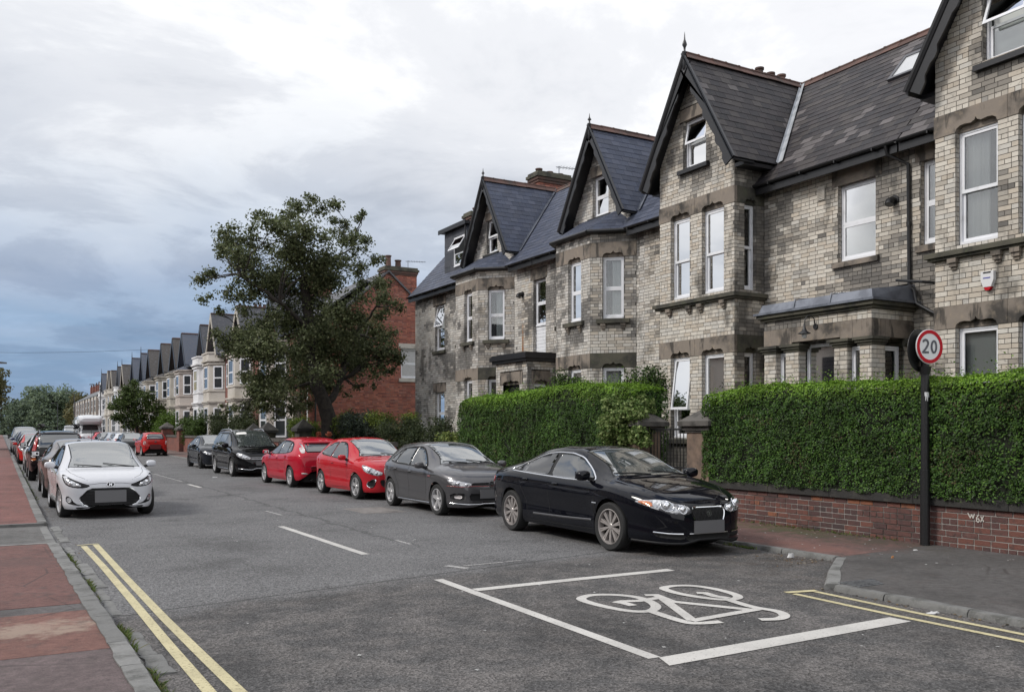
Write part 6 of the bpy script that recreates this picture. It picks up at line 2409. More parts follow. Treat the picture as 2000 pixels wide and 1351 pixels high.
nS = V((-0.16, -0.987, 0)).normalized()
M_SIGNW = pmat('sign_white', (0.62, 0.62, 0.63), 0.35)
M_SIGNR = pmat('sign_red', (0.42, 0.010, 0.020), 0.6, spec=0.15)
M_SIGNK = pmat('sign_grey_figure', (0.055, 0.058, 0.075), 0.4)
cS = V((SX, SY, 2.87)) + nS * 0.085
mb = MB()
disc(mb, cS, nS, 0.236, -0.006, 0.0)
plate = mb.build('sign_plate', M_SIGNW, sg)
mb = MB()
disc(mb, cS, nS, 0.232, 0.001, 0.004, rin=0.183)
mb.build('red_ring', M_SIGNR, sg)
mb = MB()
disc(mb, cS, nS, 0.243, -0.011, -0.0065)
mb.build('rim', M_SIGNW, sg)
# figures 2 and 0 as thick outlines
uS = V((0, 0, 1)).cross(nS).normalized()
fS = frame(cS - V((0, 0, cS.z)), uS, nS)


def thick(mb, pts, w, closed, fr, cx, cz, d0, d1):
    P = [V((p[0], p[1], 0)) for p in pts]
    n = len(P)
    L, R = [], []
    for i in range(n):
        a = P[(i - 1) % n] if closed or i else P[i]
        b_ = P[(i + 1) % n] if closed or i < n - 1 else P[i]
        t = (b_ - a).normalized()
        s = V((-t.y, t.x, 0)) * w / 2
        L.append(P[i] + s)
        R.append(P[i] - s)
    m = n if closed else n - 1
    for i in range(m):
        j = (i + 1) % n
        q = [L[i], L[j], R[j], R[i]]
        mb.hexa([fr(cx + p.x, cz + p.y, d0) for p in q] + [fr(cx + p.x, cz + p.y, d1) for p in q])


mb = MB()
two = [(-0.052, 0.045)] + [(-0.004 + 0.046 * math.cos(a), 0.045 + 0.048 * math.sin(a)) for a in np.linspace(math.radians(160), math.radians(-35), 12)] + [(0.0, -0.03), (-0.045, -0.075)]
thick(mb, two[1:], 0.030, False, fS, -0.075, cS.z, 0.0045, 0.006)
mb.fbox(fS, -0.075 - 0.062, -0.075 + 0.054, cS.z - 0.094, cS.z - 0.066, 0.0048, 0.0064)
mb.build('figure_two', M_SIGNK, sg)
mb = MB()
zero = [(0.042 * math.cos(a), 0.079 * math.sin(a)) for a in np.linspace(0, 2 * PI, 28, endpoint=False)]
thick(mb, zero, 0.030, True, fS, 0.072, cS.z, 0.0045, 0.006)
mb.build('figure_zero', M_SIGNK, sg)
nB = V((-0.12, 0.99, 0)).normalized()
mb = MB()
disc(mb, V((SX - 0.02, SY, 2.83)) + nB * 0.075, nB, 0.30, -0.004, 0.004)
for z in (2.70, 2.98):
    mb.box(SX - 0.22, SX + 0.18, SY + 0.05, SY + 0.072, z - 0.02, z + 0.02)
mb.build('rear_sign_plate', M_POSTBLK, sg)
mb = MB()
for k in range(7):
    a0 = math.radians(-150 + k * 9)
    z = 2.16 + random.uniform(-0.045, 0.03)
    mb.add([(SX + 0.058 * math.cos(a0), SY + 0.058 * math.sin(a0), z), (SX + 0.058 * math.cos(a0 + 0.17), SY + 0.058 * math.sin(a0 + 0.17), z - 0.01), (SX + 0.058 * math.cos(a0 + 0.17), SY + 0.058 * math.sin(a0 + 0.17), 2.24), (SX + 0.058 * math.cos(a0), SY + 0.058 * math.sin(a0), 2.235)], [(0, 1, 2, 3)])
mb.build('torn_sticker', M_SIGNW, sg)

# ------------------------------------------------------------------ things hung on the house fronts
fB = frame((BAYX, 0, 0), (0, 1, 0), (-1, 0, 0))
al = empty('alarm_box', (BAYX, 9.44, 4.29), label='white burglar alarm box with red base on the nearest house', cat='alarm box')
mb = MB()
c_, w_ = 9.43, 0.115
mb.prism([fB(c_ + w_, 4.45, 0.004), fB(c_ + w_, 4.30, 0.004), fB(c_ + 0.07, 4.18, 0.004), fB(c_ - 0.07, 4.18, 0.004), fB(c_ - w_, 4.30, 0.004), fB(c_ - w_, 4.45, 0.004)], (-0.075, 0, 0))
mb.build('case', M_SIGNW, al)
mb = MB()
mb.prism([fB(c_ + 0.068, 4.178, 0.006), fB(c_ + 0.03, 4.12, 0.006), fB(c_ - 0.03, 4.12, 0.006), fB(c_ - 0.068, 4.178, 0.006)], (-0.068, 0, 0))
mb.build('red_lens', M_SIGNR, al)
mb = MB()
mb.fbox(fB, c_ - 0.07, c_ + 0.07, 4.415, 4.44, 0.08, 0.083)
mb.build('solar_strip', M_BLACKP, al)
mb = MB()
mb.fbox(fB, c_ - 0.06, c_ + 0.07, 4.325, 4.345, 0.08, 0.082)
mb.build('blue_mark', pmat('blue_print', (0.05, 0.06, 0.30), 0.5), al)
lp = empty('wall_lamp', (PX, 13.07, 3.9), label='black swan neck lantern on the front of the lead roofed porch', cat='lamp')
mb = MB()
mb.lathe([(0.0, 0.0), (0.06, 0.0), (0.06, 0.02), (0.0, 0.03)], (PX - 0.035, 12.97, 3.83), 'x', 12)
mb.build('back_plate', M_BLACKP, lp)
mb = MB()
pts = [(PX - 0.03, 12.97, 3.83), (PX - 0.06, 12.97, 3.98), (PX - 0.12, 12.99, 4.05), (PX - 0.20, 13.02, 4.05), (PX - 0.25, 13.04, 3.98), (PX - 0.26, 13.05, 3.86)]
mb.tube(pts, 0.011, 8)
mb.build('swan_neck', M_BLACKP, lp, smooth=60)
mb = MB()
mb.lathe([(0.015, 0.20), (0.03, 0.10), (0.06, 0.04), (0.125, 0.0), (0.13, -0.012), (0.05, 0.02)], (PX - 0.26, 13.05, 3.69), seg=14)
mb.build('shade', M_BLACKP, lp, smooth=40)
mb = MB()
mb.lathe([(0.05, 0.0), (0.055, -0.05), (0.04, -0.10), (0.0, -0.11)], (PX - 0.26, 13.05, 3.69), seg=12)
mb.build('glass', pmat('lamp_glass', (0.4, 0.4, 0.4), 0.15), lp, smooth=40)
for i, (yy, zz_, lab) in enumerate([(12.05, 6.38, 'black extractor vent hood beside the drainpipe on the porch house'), (27.06, 6.42, 'black extractor vent hood above the black felt porch roof')]):
    t = empty('wall_vent', (XM, yy, zz_), label=lab, cat='vent', group='black extractor vents')
    mb = MB()
    mb.lathe([(0.0, 0), (0.105, 0), (0.105, 0.02), (0.07, 0.02)], (XM - 0.03, yy, zz_), 'x', 16)
    mb.build('flange', M_BLACKP, t)
    mb = MB()
    mb.tube([(XM - 0.0, yy, zz_), (XM - 0.10, yy, zz_), (XM - 0.16, yy, zz_ - 0.04), (XM - 0.19, yy, zz_ - 0.11)], [0.065, 0.07, 0.085, 0.09], 12)
    mb.build('cowl', M_BLACKP, t, smooth=50)
t = empty('air_vent', (XM, 13.93, 6.95), label='cream plastic louvred air vent high on the porch house wall', cat='vent')
mb = MB()
mb.fbox(FRONT, 13.83, 14.03, 6.80, 7.08, 0.005, 0.035)
mb.build('plate', M_CREAMST, t)
for k in range(7):
    mb = MB()
    mb.fbox(FRONT, 13.85, 14.01, 6.83 + k * 0.034, 6.85 + k * 0.034, 0.036, 0.05)
    mb.build('louvre', M_CREAMST, t)

# ------------------------------------------------------------------ street lamps and the wire
M_LAMPP = pmat('lamp_post_paint', (0.05, 0.055, 0.06), 0.5)
for x, y, h, ax, lab in [(10.2, 157.5, 7.4, -1.3, 'tall street lamp at the far end of the right pavement'), (10.2, 115.0, 6.9, -1.2, 'street lamp in front of the end of the bay terrace'), (10.2, 205.0, 7.0, -1.2, 'most distant street lamp before the pale trees'), (-0.9, 60.0, 5.55, 1.25, 'street lamp on the left pavement with only its arm in view')]:
    t = empty('street_lamp', (x, y, 0), label=lab, cat='street lamp', group='street lamps')
    mb = MB()
    mb.tube([(x, y, 0), (x, y, 1.2), (x, y, 1.21), (x, y, h)], [0.11, 0.11, 0.07, 0.05], 8)
    mb.build('pole', M_LAMPP, t, smooth=40)
    mb = MB()
    mb.tube([(x, y, h - 0.05), (x + ax * 0.5, y, h + 0.03), (x + ax * 0.7, y, h + 0.03)], 0.04, 6)
    mb.build('arm', M_LAMPP, t)
    mb = MB()
    mb.hexa([(x + ax * 0.6, y - .12, h - 0.03), (x + ax, y - .1, h - 0.02), (x + ax, y + .1, h - 0.02), (x + ax * 0.6, y + .12, h - 0.03), (x + ax * 0.6, y - .08, h + 0.1), (x + ax, y - .05, h + 0.06), (x + ax, y + .05, h + 0.06), (x + ax * 0.6, y + .08, h + 0.1)])
    mb.build('lantern', M_LAMPP, t)
mb = MB()
a, b_ = V((13.0, 97.0, 9.75)), V((-14.0, 103.0, 9.6))
mb.tube([a + (b_ - a) * (i / 20) - V((0, 0, 0.55 * math.sin(PI * i / 20))) for i in range(21)], 0.014, 5)
ow = mb.thing('overhead_wire', M_BLACKP, label='thin overhead wire crossing the street to the bay terrace', cat='wire')
mb = MB()
mb.tube([(-14.0, 103.0, 0), (-14, 103, 9.9)], [0.16, 0.11], 8)
mb.build('pole', M_BARK, ow)

# ------------------------------------------------------------------ litter
M_LITTER = pmat('litter_white', (0.5, 0.5, 0.5), 0.6)


def scrap(x, y, z, s, lab, mat, h=0.02):
    mb = MB()
    P = []
    n = 9
    for ring, (rr, zz_) in enumerate([(1.0, 0.0), (0.75, h), (0.3, h * 0.7)]):
        for k in range(n):
            a = 2 * PI * k / n
            q = s * rr * random.uniform(0.7, 1.2)
            P.append((x + q * math.cos(a), y + q * math.sin(a) * 0.6, z + zz_ * random.uniform(0.5, 1.3)))
    F = [(r * n + k, r * n + (k + 1) % n, (r + 1) * n + (k + 1) % n, (r + 1) * n + k) for r in range(2) for k in range(n)] + [tuple(2 * n + k for k in range(n))]
    mb.add(P, F)
    return mb.thing('litter', mat, label=lab, cat='litter', group='scraps of litter')


scrap(9.22, 8.62, 0.005, 0.06, 'crumpled white wrapper against the built-out kerb corner', M_LITTER, 0.05)
scrap(9.95, 7.6, 0.07, 0.025, 'small orange-brown scrap lying on the dark pavement', pmat('orange_scrap', (0.35, 0.16, 0.06), 0.8), 0.03)
scrap(1.02, 22.2, 0.004, 0.08, 'crushed bluish bottle in the gutter behind the white car', pmat('blue_scrap', (0.4, 0.45, 0.6), 0.3), 0.06)
scrap(7.58, 5.35, 0.004, 0.07, 'flattened pale wrapper between kerb and yellow lines', M_LITTER, 0.01)
scrap(6.65, 33.0, 0.004, 0.11, 'pale strip of litter on the road before the people carrier', M_LITTER, 0.02)
scrap(10.75, 7.85, 0.088, 0.04, 'white scrap on the pavement at the foot of the sign post', M_LITTER, 0.01)
M_FLECK = pmat('pale_fleck', (0.42, 0.42, 0.41), 0.8)
mb = MB()
for i in range(170):
    y = random.uniform(4, 30) if i < 120 else random.uniform(6, 12)
    x = random.uniform(1.8, 7.4) if i < 120 else random.uniform(9.6, 11.2)
    z = 0.0045 if i < 120 else 0.067 + 0.02 * (x - 9.42)
    s = random.uniform(0.006, 0.02)
    a = random.uniform(0, PI)
    c, d = math.cos(a) * s, math.sin(a) * s
    mb.add([(x - c, y - d, z), (x + d, y - c, z), (x + c, y + d, z + 0.003), (x - d, y + c, z)], [(0, 1, 2, 3)])
mb.build('chewing_gum_spots', M_FLECK, kind='stuff')

# ------------------------------------------------------------------ the other side of the street, outside the frame: what the panes and paintwork mirror
mb = MB()
for i, y in enumerate(range(-34, 84, 8)):
    mb.box(-19, -12, y, y + 7.99, 0, 6.6, (0.34, 0.32, 0.29))
    mb.prism([(-19.4, y, 6.6), (-11.6, y, 6.6), (-15.5, y, 9.6)], (0, 7.99, 0), (0.05, 0.05, 0.055))
    mb.prism([(-11.2, y + 0.8, 0), (-12, y + 0.2, 0), (-12, y + 4.4, 0), (-11.2, y + 3.8, 0)], (0, 0, 6.0), (0.36, 0.33, 0.29))
    for z in (1.2, 4.2):
        mb.box(-11.18, -11.15, y + 1.3, y + 3.3, z, z + 1.7, (0.03, 0.03, 0.035))
        mb.box(-11.99, -11.95, y + 5.4, y + 6.6, z, z + 1.7, (0.03, 0.03, 0.035))
mb.box(-9.3, -9.02, -34, 84, 0, 1.0, (0.14, 0.07, 0.055))
mb.build('opposite_terrace', pmat('opposite_fronts', attr=True, rough=0.8), kind='structure')
tag(link('opposite_hedges', leaf_cloud(rclumps(60, (-9.9, -9.4), (-34, 84), (1.0, 1.9), (0.5, 1.0)), 60, 0.16, GREEN_MID, [1, 1, 1], (0, 0, 0))), kind='stuff')
# ------------------------------------------------------------------ cars
# a car's own space: x forward, y to its left, z up, origin on the ground under the middle of its wheelbase


def pchip(pts):
    xs = np.array([p[0] for p in pts], float)
    ys = np.array([p[1] for p in pts], float)
    h = np.diff(xs)
    d = np.diff(ys) / h
    m = np.zeros(len(xs))
    for i in range(1, len(xs) - 1):
        if d[i - 1] * d[i] > 0:
            w1, w2 = 2 * h[i] + h[i - 1], h[i] + 2 * h[i - 1]
            m[i] = (w1 + w2) / (w1 / d[i - 1] + w2 / d[i])
    m[0], m[-1] = d[0], d[-1]

    def f(x):
        x = min(max(x, xs[0]), xs[-1])
        i = min(max(int(np.searchsorted(xs, x)) - 1, 0), len(h) - 1)
        t = (x - xs[i]) / h[i]
        return float((1 + 2 * t) * (1 - t) ** 2 * ys[i] + t * (1 - t) ** 2 * h[i] * m[i] + t * t * (3 - 2 * t) * ys[i + 1] + t * t * (t - 1) * h[i] * m[i + 1])
    return f


def smooth01(t):
    t = min(1.0, max(0.0, t))
    return t * t * (3 - 2 * t)


def carpaint(name, col, metal=0.0, rough=0.30):
    m = pmat(name, col, rough, metal=metal, coat=1.0, spec=0.0, coords='obj')
    m.node_tree.nodes['Principled BSDF'].inputs['Coat IOR'].default_value = 1.38
    m.node_tree.nodes['Principled BSDF'].inputs['Coat Roughness'].default_value = 0.015
    return m


M_CARGLASS = pmat('car_glass', (0.015, 0.018, 0.018), 0.02, spec=0.5, ior=2.4)
M_WINDSCREEN = pmat('windscreen_glass', (0.055, 0.065, 0.065), 0.02, spec=0.5, ior=3.8)
M_TINT = pmat('tinted_glass', (0.006, 0.006, 0.007), 0.03, spec=0.5, ior=1.9)
M_RUBBER = pmat('tyre_rubber', (0.018, 0.018, 0.018), 0.8, bump=[(60, 0.002)], coords='obj')
M_ALLOY = pmat('alloy_rim', (0.52, 0.515, 0.52), 0.28, metal=0.4)
M_ALLOYDARK = pmat('dark_rim', (0.03, 0.03, 0.032), 0.35, metal=0.3)
M_CHROME = pmat('chrome', (0.75, 0.76, 0.78), 0.08, metal=1.0)
M_TRIM = pmat('car_trim_black', (0.012, 0.012, 0.013), 0.55, spec=0.25)
M_MATTBLK = pmat('wheel_arch_black', (0.006, 0.006, 0.006), 0.9)
M_LAMP = pmat('headlamp_lens', (0.34, 0.35, 0.37), 0.06, spec=0.9, coat=1.0, coords='obj', noise=[(16, (0.62, 0.63, 0.65), 0.5, 0.62, 2), (11, (0.10, 0.10, 0.11), 0.52, 0.62, 2)])
M_LAMPIN = pmat('headlamp_projector', (0.72, 0.73, 0.76), 0.12, metal=0.8)
M_REDLAMP = pmat('tail_lamp', (0.35, 0.018, 0.018), 0.08, coat=1.0)
M_AMBER = pmat('amber_lamp', (0.52, 0.16, 0.05), 0.1, coat=1.0)
M_CLEARLAMP = pmat('clear_lamp', (0.50, 0.46, 0.45), 0.1, coat=1.0)
M_PLATE = pmat('blank_plate', (0.13, 0.13, 0.135), 0.5)
M_PLATER = pmat('blank_rear_plate', (0.10, 0.012, 0.012), 0.5)
M_PLATEY = pmat('yellow_plate', (0.55, 0.42, 0.03), 0.5)
M_BADGE = pmat('badge_silver', (0.66, 0.67, 0.70), 0.15, metal=0.9)
M_SEAM = pmat('panel_gap', (0.008, 0.008, 0.008), 0.9)


class Body:
    """the painted shell as one smooth surface, kept for casting windows, lamps and trim onto it"""

    def __init__(self, sp):
        self.sp = sp
        L2 = sp['L'] / 2
        self.L2 = L2
        top, zs, w, base = (pchip(sp[k]) for k in ('top', 'sh', 'w', 'base'))
        self.top, self.zs, self.w = top, zs, w
        wr = sp['wr']
        R, Ra = sp['R'], sp['R'] + sp.get('arch', 0.055)
        ax = sp['axles']
        xs = set(np.round(np.linspace(-L2, L2, 66), 4))
        for k in range(1, 26):
            e = 0.42 * (1 - math.cos(k / 26 * PI / 2))
            xs.add(round(L2 - e, 4))
            xs.add(round(-L2 + e, 4))
        for a in ax:
            for k in range(19):
                xs.add(round(a + Ra * math.cos(PI * k / 18), 4))
            xs |= {round(a + Ra + 0.002, 4), round(a - Ra - 0.002, 4)}
        xs = sorted(xs)
        keep = [xs[0]]
        for x in xs[1:]:
            if x - keep[-1] > 0.0015:
                keep.append(x)
        self.verts, self.faces = [], []
        n1, n2 = 12, 18
        rows = []
        for x in keep:
            b0 = base(x)
            t = top(x)
            s = min(max(zs(x), b0 + 0.015), t - 0.006)
            hw = w(x)
            b_ = b0
            fl = 0.0
            for a in ax:
                if abs(x - a) <= Ra:
                    b_ = max(b_, R + math.sqrt(max(0, Ra * Ra - (x - a) ** 2)))
                fl = max(fl, math.exp(-((x - a) / (Ra * 1.15)) ** 4))
            b_ = min(b_, s - 0.01)
            hw2 = hw + sp.get('flare', 0.012) * fl * smooth01((hw - 0.6) / 0.2)
            k = smooth01((t - s - 0.08) / 0.22)
            yr = (0.80 * hw) * (1 - k) + min(wr * (1 - sp.get('taper', 0.13) * smooth01((-x - 0.5) / 1.3)), hw * 0.9) * k
            zr = (s + (t - s) * 0.62) * (1 - k) + (s + (t - s) * 0.865) * k
            row = []
            waist = sp.get('waist', 0.0)

            def side(z):
                q = (z - b0) / max(1e-6, s - b0)
                g = np.interp(q, [0, 0.06, 0.2, 0.42, 0.62, 0.78, 0.92, 1.0], [0.925, 0.958, 0.978, 0.975 - waist, 0.988, 1.0, 0.985, 0.955])
                return float(hw2 * g)
            for j in range(n1 + 1):
                z = b_ + (s - b_) * j / n1
                row.append((side(z), z))
            S = V((row[-1][0], s, 0))
            Rl = V((yr, zr, 0))
            C = V((0, t, 0))
            M1 = S.lerp(Rl, 0.35) + V((0.012 + 0.010 * k, 0.004, 0))
            M2 = S.lerp(Rl, 0.75) + V((0.010 + 0.008 * k, 0.004, 0))
            R1 = V((yr * 0.90, zr + (t - zr) * 0.45, 0))
            R2 = V((yr * 0.68, zr + (t - zr) * 0.76, 0))
            R3 = V((yr * 0.36, zr + (t - zr) * 0.94, 0))
            ctrl = [S, M1, M2, Rl, R1, R2, R3, C]
            pts = []
            for i in range(len(ctrl) - 1):
                p0 = ctrl[i - 1] if i else ctrl[0]
                p1, p2 = ctrl[i], ctrl[i + 1]
                p3 = ctrl[i + 2] if i + 2 < len(ctrl) else V((-p1.x, p1.y, 0))
                for q in range(3):
                    u = q / 3
                    pts.append(0.5 * (2 * p1 + (p2 - p0) * u + (2 * p0 - 5 * p1 + 4 * p2 - p3) * u * u + (3 * p1 - p0 - 3 * p2 + p3) * u ** 3))
            pts.append(C)
            row += [(max(0.0, p.x), p.y) for p in pts[1:]]
            row[-1] = (0.0, t)
            rows.append((x, row))
        self.yr = {}
        m = len(rows[0][1])
        full = 2 * m - 1
        for x, row in rows:
            for y, z in row:
                self.verts.append((x, y, z))
            for y, z in row[-2::-1]:
                self.verts.append((x, -y, z))
        nr = len(rows)
        for i in range(nr - 1):
            for j in range(full - 1):
                a = i * full + j
                self.faces.append((a, a + 1, a + full + 1, a + full))
        self.faces.append(tuple(range(full)))
        self.faces.append(tuple((nr - 1) * full + j for j in range(full - 1, -1, -1)))
        self.bvh = BVHTree.FromPolygons([V(v) for v in self.verts], self.faces)
        self.rows = rows

    def rail(self, x):
        """half width of the roof rail at x"""
        sp = self.sp
        s = min(self.zs(x), self.top(x) - 0.006)
        k = smooth01((self.top(x) - s - 0.08) / 0.22)
        hw = self.w(x)
        return (0.80 * hw) * (1 - k) + min(sp['wr'] * (1 - sp.get('taper', 0.13) * smooth01((-x - 0.5) / 1.3)), hw * 0.9) * k

    def hit(self, plane, a, b_):
        if plane in ('L', 'R'):
            s = 1 if plane == 'L' else -1
            o, d = V((a, s * 4, b_)), V((0, -s, 0))
        elif plane == 'F':
            o, d = V((6, a, b_)), V((-1, 0, 0))
        elif plane == 'B':
            o, d = V((-6, a, b_)), V((1, 0, 0))
        else:
            o, d = V((a, b_, 6)), V((0, 0, -1))
        loc, nrm, idx, dist = self.bvh.ray_cast(o, d)
        if plane in 'FB':
            s = 1 if plane == 'F' else -1
            for k in range(14):
                if loc is not None and loc.x * s > 0.6 * self.L2:
                    break
                o.z += 0.012
                loc, nrm, idx, dist = self.bvh.ray_cast(o, d)
        if loc is None:
            loc, nrm, idx, dist = self.bvh.find_nearest(o + d * (4 if plane in 'LR' else 3.9))
            if loc is None:
                return o, -d
        if nrm.dot(d) > 0:
            nrm = -nrm
        return loc, nrm


def chaikin(pts, n=2, closed=True, rad=0.045):
    for _ in range(n):
        out = []
        m = len(pts)
        for i in range(m if closed else m - 1):
            p, q = pts[i], pts[(i + 1) % m]
            L = math.hypot(q[0] - p[0], q[1] - p[1])
            k = min(0.25, rad / max(L, 1e-6))
            out += [(p[0] * (1 - k) + q[0] * k, p[1] * (1 - k) + q[1] * k), (p[0] * k + q[0] * (1 - k), p[1] * k + q[1] * (1 - k))]
        rad *= 0.35
        pts = out if closed else [pts[0]] + out + [pts[-1]]
    return pts


def offset_poly(pts, d):
    """grow a polygon outwards by d"""
    n = len(pts)
    area = sum(pts[i][0] * pts[(i + 1) % n][1] - pts[(i + 1) % n][0] * pts[i][1] for i in range(n))
    s = 1 if area > 0 else -1
    out = []
    for i in range(n):
        p0, p1, p2 = V((*pts[i - 1], 0)), V((*pts[i], 0)), V((*pts[(i + 1) % n], 0))
        d1, d2 = (p1 - p0), (p2 - p1)
        if d1.length < 1e-9 or d2.length < 1e-9:
            out.append(pts[i])
            continue
        n1, n2 = V((d1.y, -d1.x, 0)).normalized() * s, V((d2.y, -d2.x, 0)).normalized() * s
        nn = n1 + n2
        nn = nn.normalized() if nn.length > 1e-6 else n1
        k = d / max(0.55, nn.dot(n1))
        out.append((p1.x + nn.x * k, p1.y + nn.y * k))
    return out


class Car:
    def __init__(self, name, label, sp, paint, x, y, heading, group=None, cat='car'):
        self.sp = sp
        self.b = BODY(sp)
        self.root = empty(name, (x, y, 0), 0, label=label, cat=cat, group=group)
        self.root.rotation_euler = (0, 0, heading)
        self.paint = paint
        me = bpy.data.meshes.new('body')
        me.from_pydata(self.b.verts, [], self.b.faces)
        me.polygons.foreach_set('use_smooth', [True] * len(me.polygons))
        me.materials.append(paint)
        self.body = link('body', me, self.root)

    def panel(self, name, plane, poly, mat, off=0.004, round_=2, parent=None, grid=0.07, mirror=False, skirt=0.012):
        if mirror:
            self.panel(name, plane, [(-a, b_) for a, b_ in poly], mat, off, round_, parent, grid, False, skirt)
        if round_:
            poly = chaikin(poly, round_)
        dense = []
        for i in range(len(poly)):
            p, q = poly[i], poly[(i + 1) % len(poly)]
            L = math.hypot(q[0] - p[0], q[1] - p[1])
            k = max(1, int(L / grid))
            dense += [(p[0] + (q[0] - p[0]) * t / k, p[1] + (q[1] - p[1]) * t / k) for t in range(k)]
        n = len(dense)
        xs = [p[0] for p in dense]
        ys = [p[1] for p in dense]
        pts = [V(p) for p in dense]
        gx = np.arange(min(xs) + grid / 2, max(xs), grid)
        gy = np.arange(min(ys) + grid / 2, max(ys), grid)

        def inside(u, v):
            c = False
            for i in range(n):
                (x1, y1), (x2, y2) = dense[i], dense[i - 1]
                if (y1 > v) != (y2 > v) and u < (x2 - x1) * (v - y1) / (y2 - y1) + x1:
                    c = not c
            return c
        if len(gx) * len(gy) < 900:
            pts += [V((u, v)) for u in gx for v in gy if inside(u, v)]
        res = delaunay_2d_cdt(pts, [(i, (i + 1) % n) for i in range(n)], [], 1, 1e-5)
        vs_, fs = res[0], res[2]
        P, Nn = [], []
        for v in vs_:
            l, nrm = self.b.hit(plane, v[0], v[1])
            P.append(l + nrm * off)
            Nn.append(nrm)
        cnt = {}
        for f in fs:
            for i in range(len(f)):
                e = (f[i], f[(i + 1) % len(f)])
                cnt[tuple(sorted(e))] = cnt.get(tuple(sorted(e)), 0) + 1
        fs = [tuple(f) for f in fs]
        nf = len(fs)
        base = len(P)
        bd = sorted({i for e, c in cnt.items() if c == 1 for i in e})
        low = {i: base + k for k, i in enumerate(bd)}
        P += [P[i] - Nn[i] * (off + skirt) for i in bd]
        for e, c in cnt.items():
            if c == 1:
                fs.append((e[0], e[1], low[e[1]], low[e[0]]))
        me = bpy.data.meshes.new(name)
        me.from_pydata(P, [], fs)
        me.polygons.foreach_set('use_smooth', [i < nf for i in range(len(me.polygons))])
        me.materials.append(mat)
        return link(name, me, parent or self.root)

    def strip(self, name, plane, pts, w, mat, off=0.003, closed=False, parent=None, step=0.06, mirror=False):
        """a narrow band laid along a line on the body"""
        if mirror:
            self.strip(name, plane, [(-a, b_) for a, b_ in pts], w, mat, off, closed, parent, step)
        Q = list(pts) + ([pts[0]] if closed else [])
        d = []
        for p, q in zip(Q[:-1], Q[1:]):
            L = math.hypot(q[0] - p[0], q[1] - p[1])
            k = max(1, int(L / step))
            d += [(p[0] + (q[0] - p[0]) * t / k, p[1] + (q[1] - p[1]) * t / k) for t in range(k)]
        if not closed:
            d.append(Q[-1])
        n = len(d)
        P, F = [], []
        prev = None
        H = [self.b.hit(plane, *p) for p in d]
        for i in range(n):
            a = H[i - 1][0] if (i or closed) else H[i][0]
            c = H[(i + 1) % n][0] if (i < n - 1 or closed) else H[i][0]
            t = (c - a)
            t = t.normalized() if t.length > 1e-7 else V((1, 0, 0))
            s = H[i][1].cross(t).normalized() * (w / 2)
            p = H[i][0]
            P += [p - s - H[i][1] * 0.004, p - s * 0.8 + H[i][1] * off, p + s * 0.8 + H[i][1] * off, p + s - H[i][1] * 0.004]
        m = n if closed else n - 1
        for i in range(m):
            for k in range(3):
                F.append((4 * i + k, 4 * i + k + 1, 4 * ((i + 1) % n) + k + 1, 4 * ((i + 1) % n) + k))
        me = bpy.data.meshes.new(name)
        me.from_pydata(P, [], F)
        me.polygons.foreach_set('use_smooth', [True] * len(me.polygons))
        me.materials.append(mat)
        return link(name, me, parent or self.root)

    def wheels(self, style, steer=0.0, rimmat=None, tyre_w=0.215):
        sp = self.sp
        R = sp['R']
        rr = R * sp.get('rim', 0.70)
        rimmat = rimmat or M_ALLOY
        for x in sp['axles']:
            for s in (1, -1):
                yo = s * (sp['track'] / 2)
                front = x > 0
                mb = MB()
                w = tyre_w / 2
                prof = [(rr * 0.985, -w * 0.8), (rr * 1.02, -w * 0.93), (R * 0.93, -w), (R * 0.985, -w * 0.82), (R, -w * 0.55), (R, w * 0.55), (R * 0.985, w * 0.82), (R * 0.93, w), (rr * 1.02, w * 0.93), (rr * 0.985, w * 0.8)]
                mb.lathe(prof, (0, 0, 0), 'y', 36)
                wl = mb.build('wheel', M_RUBBER, self.root, smooth=50, raw=True)
                wl.location = (x, yo - s * w, R)
                if front and steer:
                    wl.rotation_euler = (0, 0, steer)
                mb = MB()
                f = s * (w * 0.72)
                mb.lathe([(rr * 0.99, s * w * 0.92), (rr * 0.94, s * w * 0.95), (rr * 0.91, s * w * 0.72), (rr * 0.89, s * -w * 0.2)], (0, 0, 0), 'y', 36)
                n, split, ww = style
                for k in range(n):
                    a = 2 * PI * k / n + 0.3
                    for q in ((-split, split) if split else (0,)):
                        def pt(r, t, yy, da):
                            return (r * math.cos(a + da) - t * math.sin(a + da), yy, r * math.sin(a + da) + t * math.cos(a + da))
                        r0, r1 = rr * 0.16, rr * 0.93
                        b0, b1 = ww * 0.8, ww
                        mb.hexa([pt(r0, -b0, f * 0.35, q * 0.5), pt(r1, -b1, f * 0.55, q), pt(r1, b1, f * 0.55, q), pt(r0, b0, f * 0.35, q * 0.5),
                                 pt(r0, -b0 * 0.8, f * 0.95, q * 0.5), pt(r1, -b1 * 0.7, f * 1.05, q), pt(r1, b1 * 0.7, f * 1.05, q), pt(r0, b0 * 0.8, f * 0.95, q * 0.5)])
                mb.lathe([(0.0, f * 1.06), (rr * 0.15, f * 1.04), (rr * 0.22, f * 0.85), (rr * 0.22, 0)], (0, 0, 0), 'y', 14)
                mb.build('rim', rimmat, wl, smooth=35, raw=True)
                mb = MB()
                mb.lathe([(0.0, f * 0.18), (rr * 0.9, f * 0.18), (rr * 0.9, -f * 0.5)], (0, 0, 0), 'y', 24)
                mb.build('brake_disc', M_ALLOYDARK, wl, raw=True)
                # the dark lining of the arch
                mb = MB()
                Ra = R + sp.get('arch', 0.055) + 0.004
                y1, y0 = s * (sp['track'] / 2 + 0.005), s * 0.42
                y1 = s * min(abs(y1), self.b.w(x) * 0.955)
                P, F = [], []
                nseg = 18
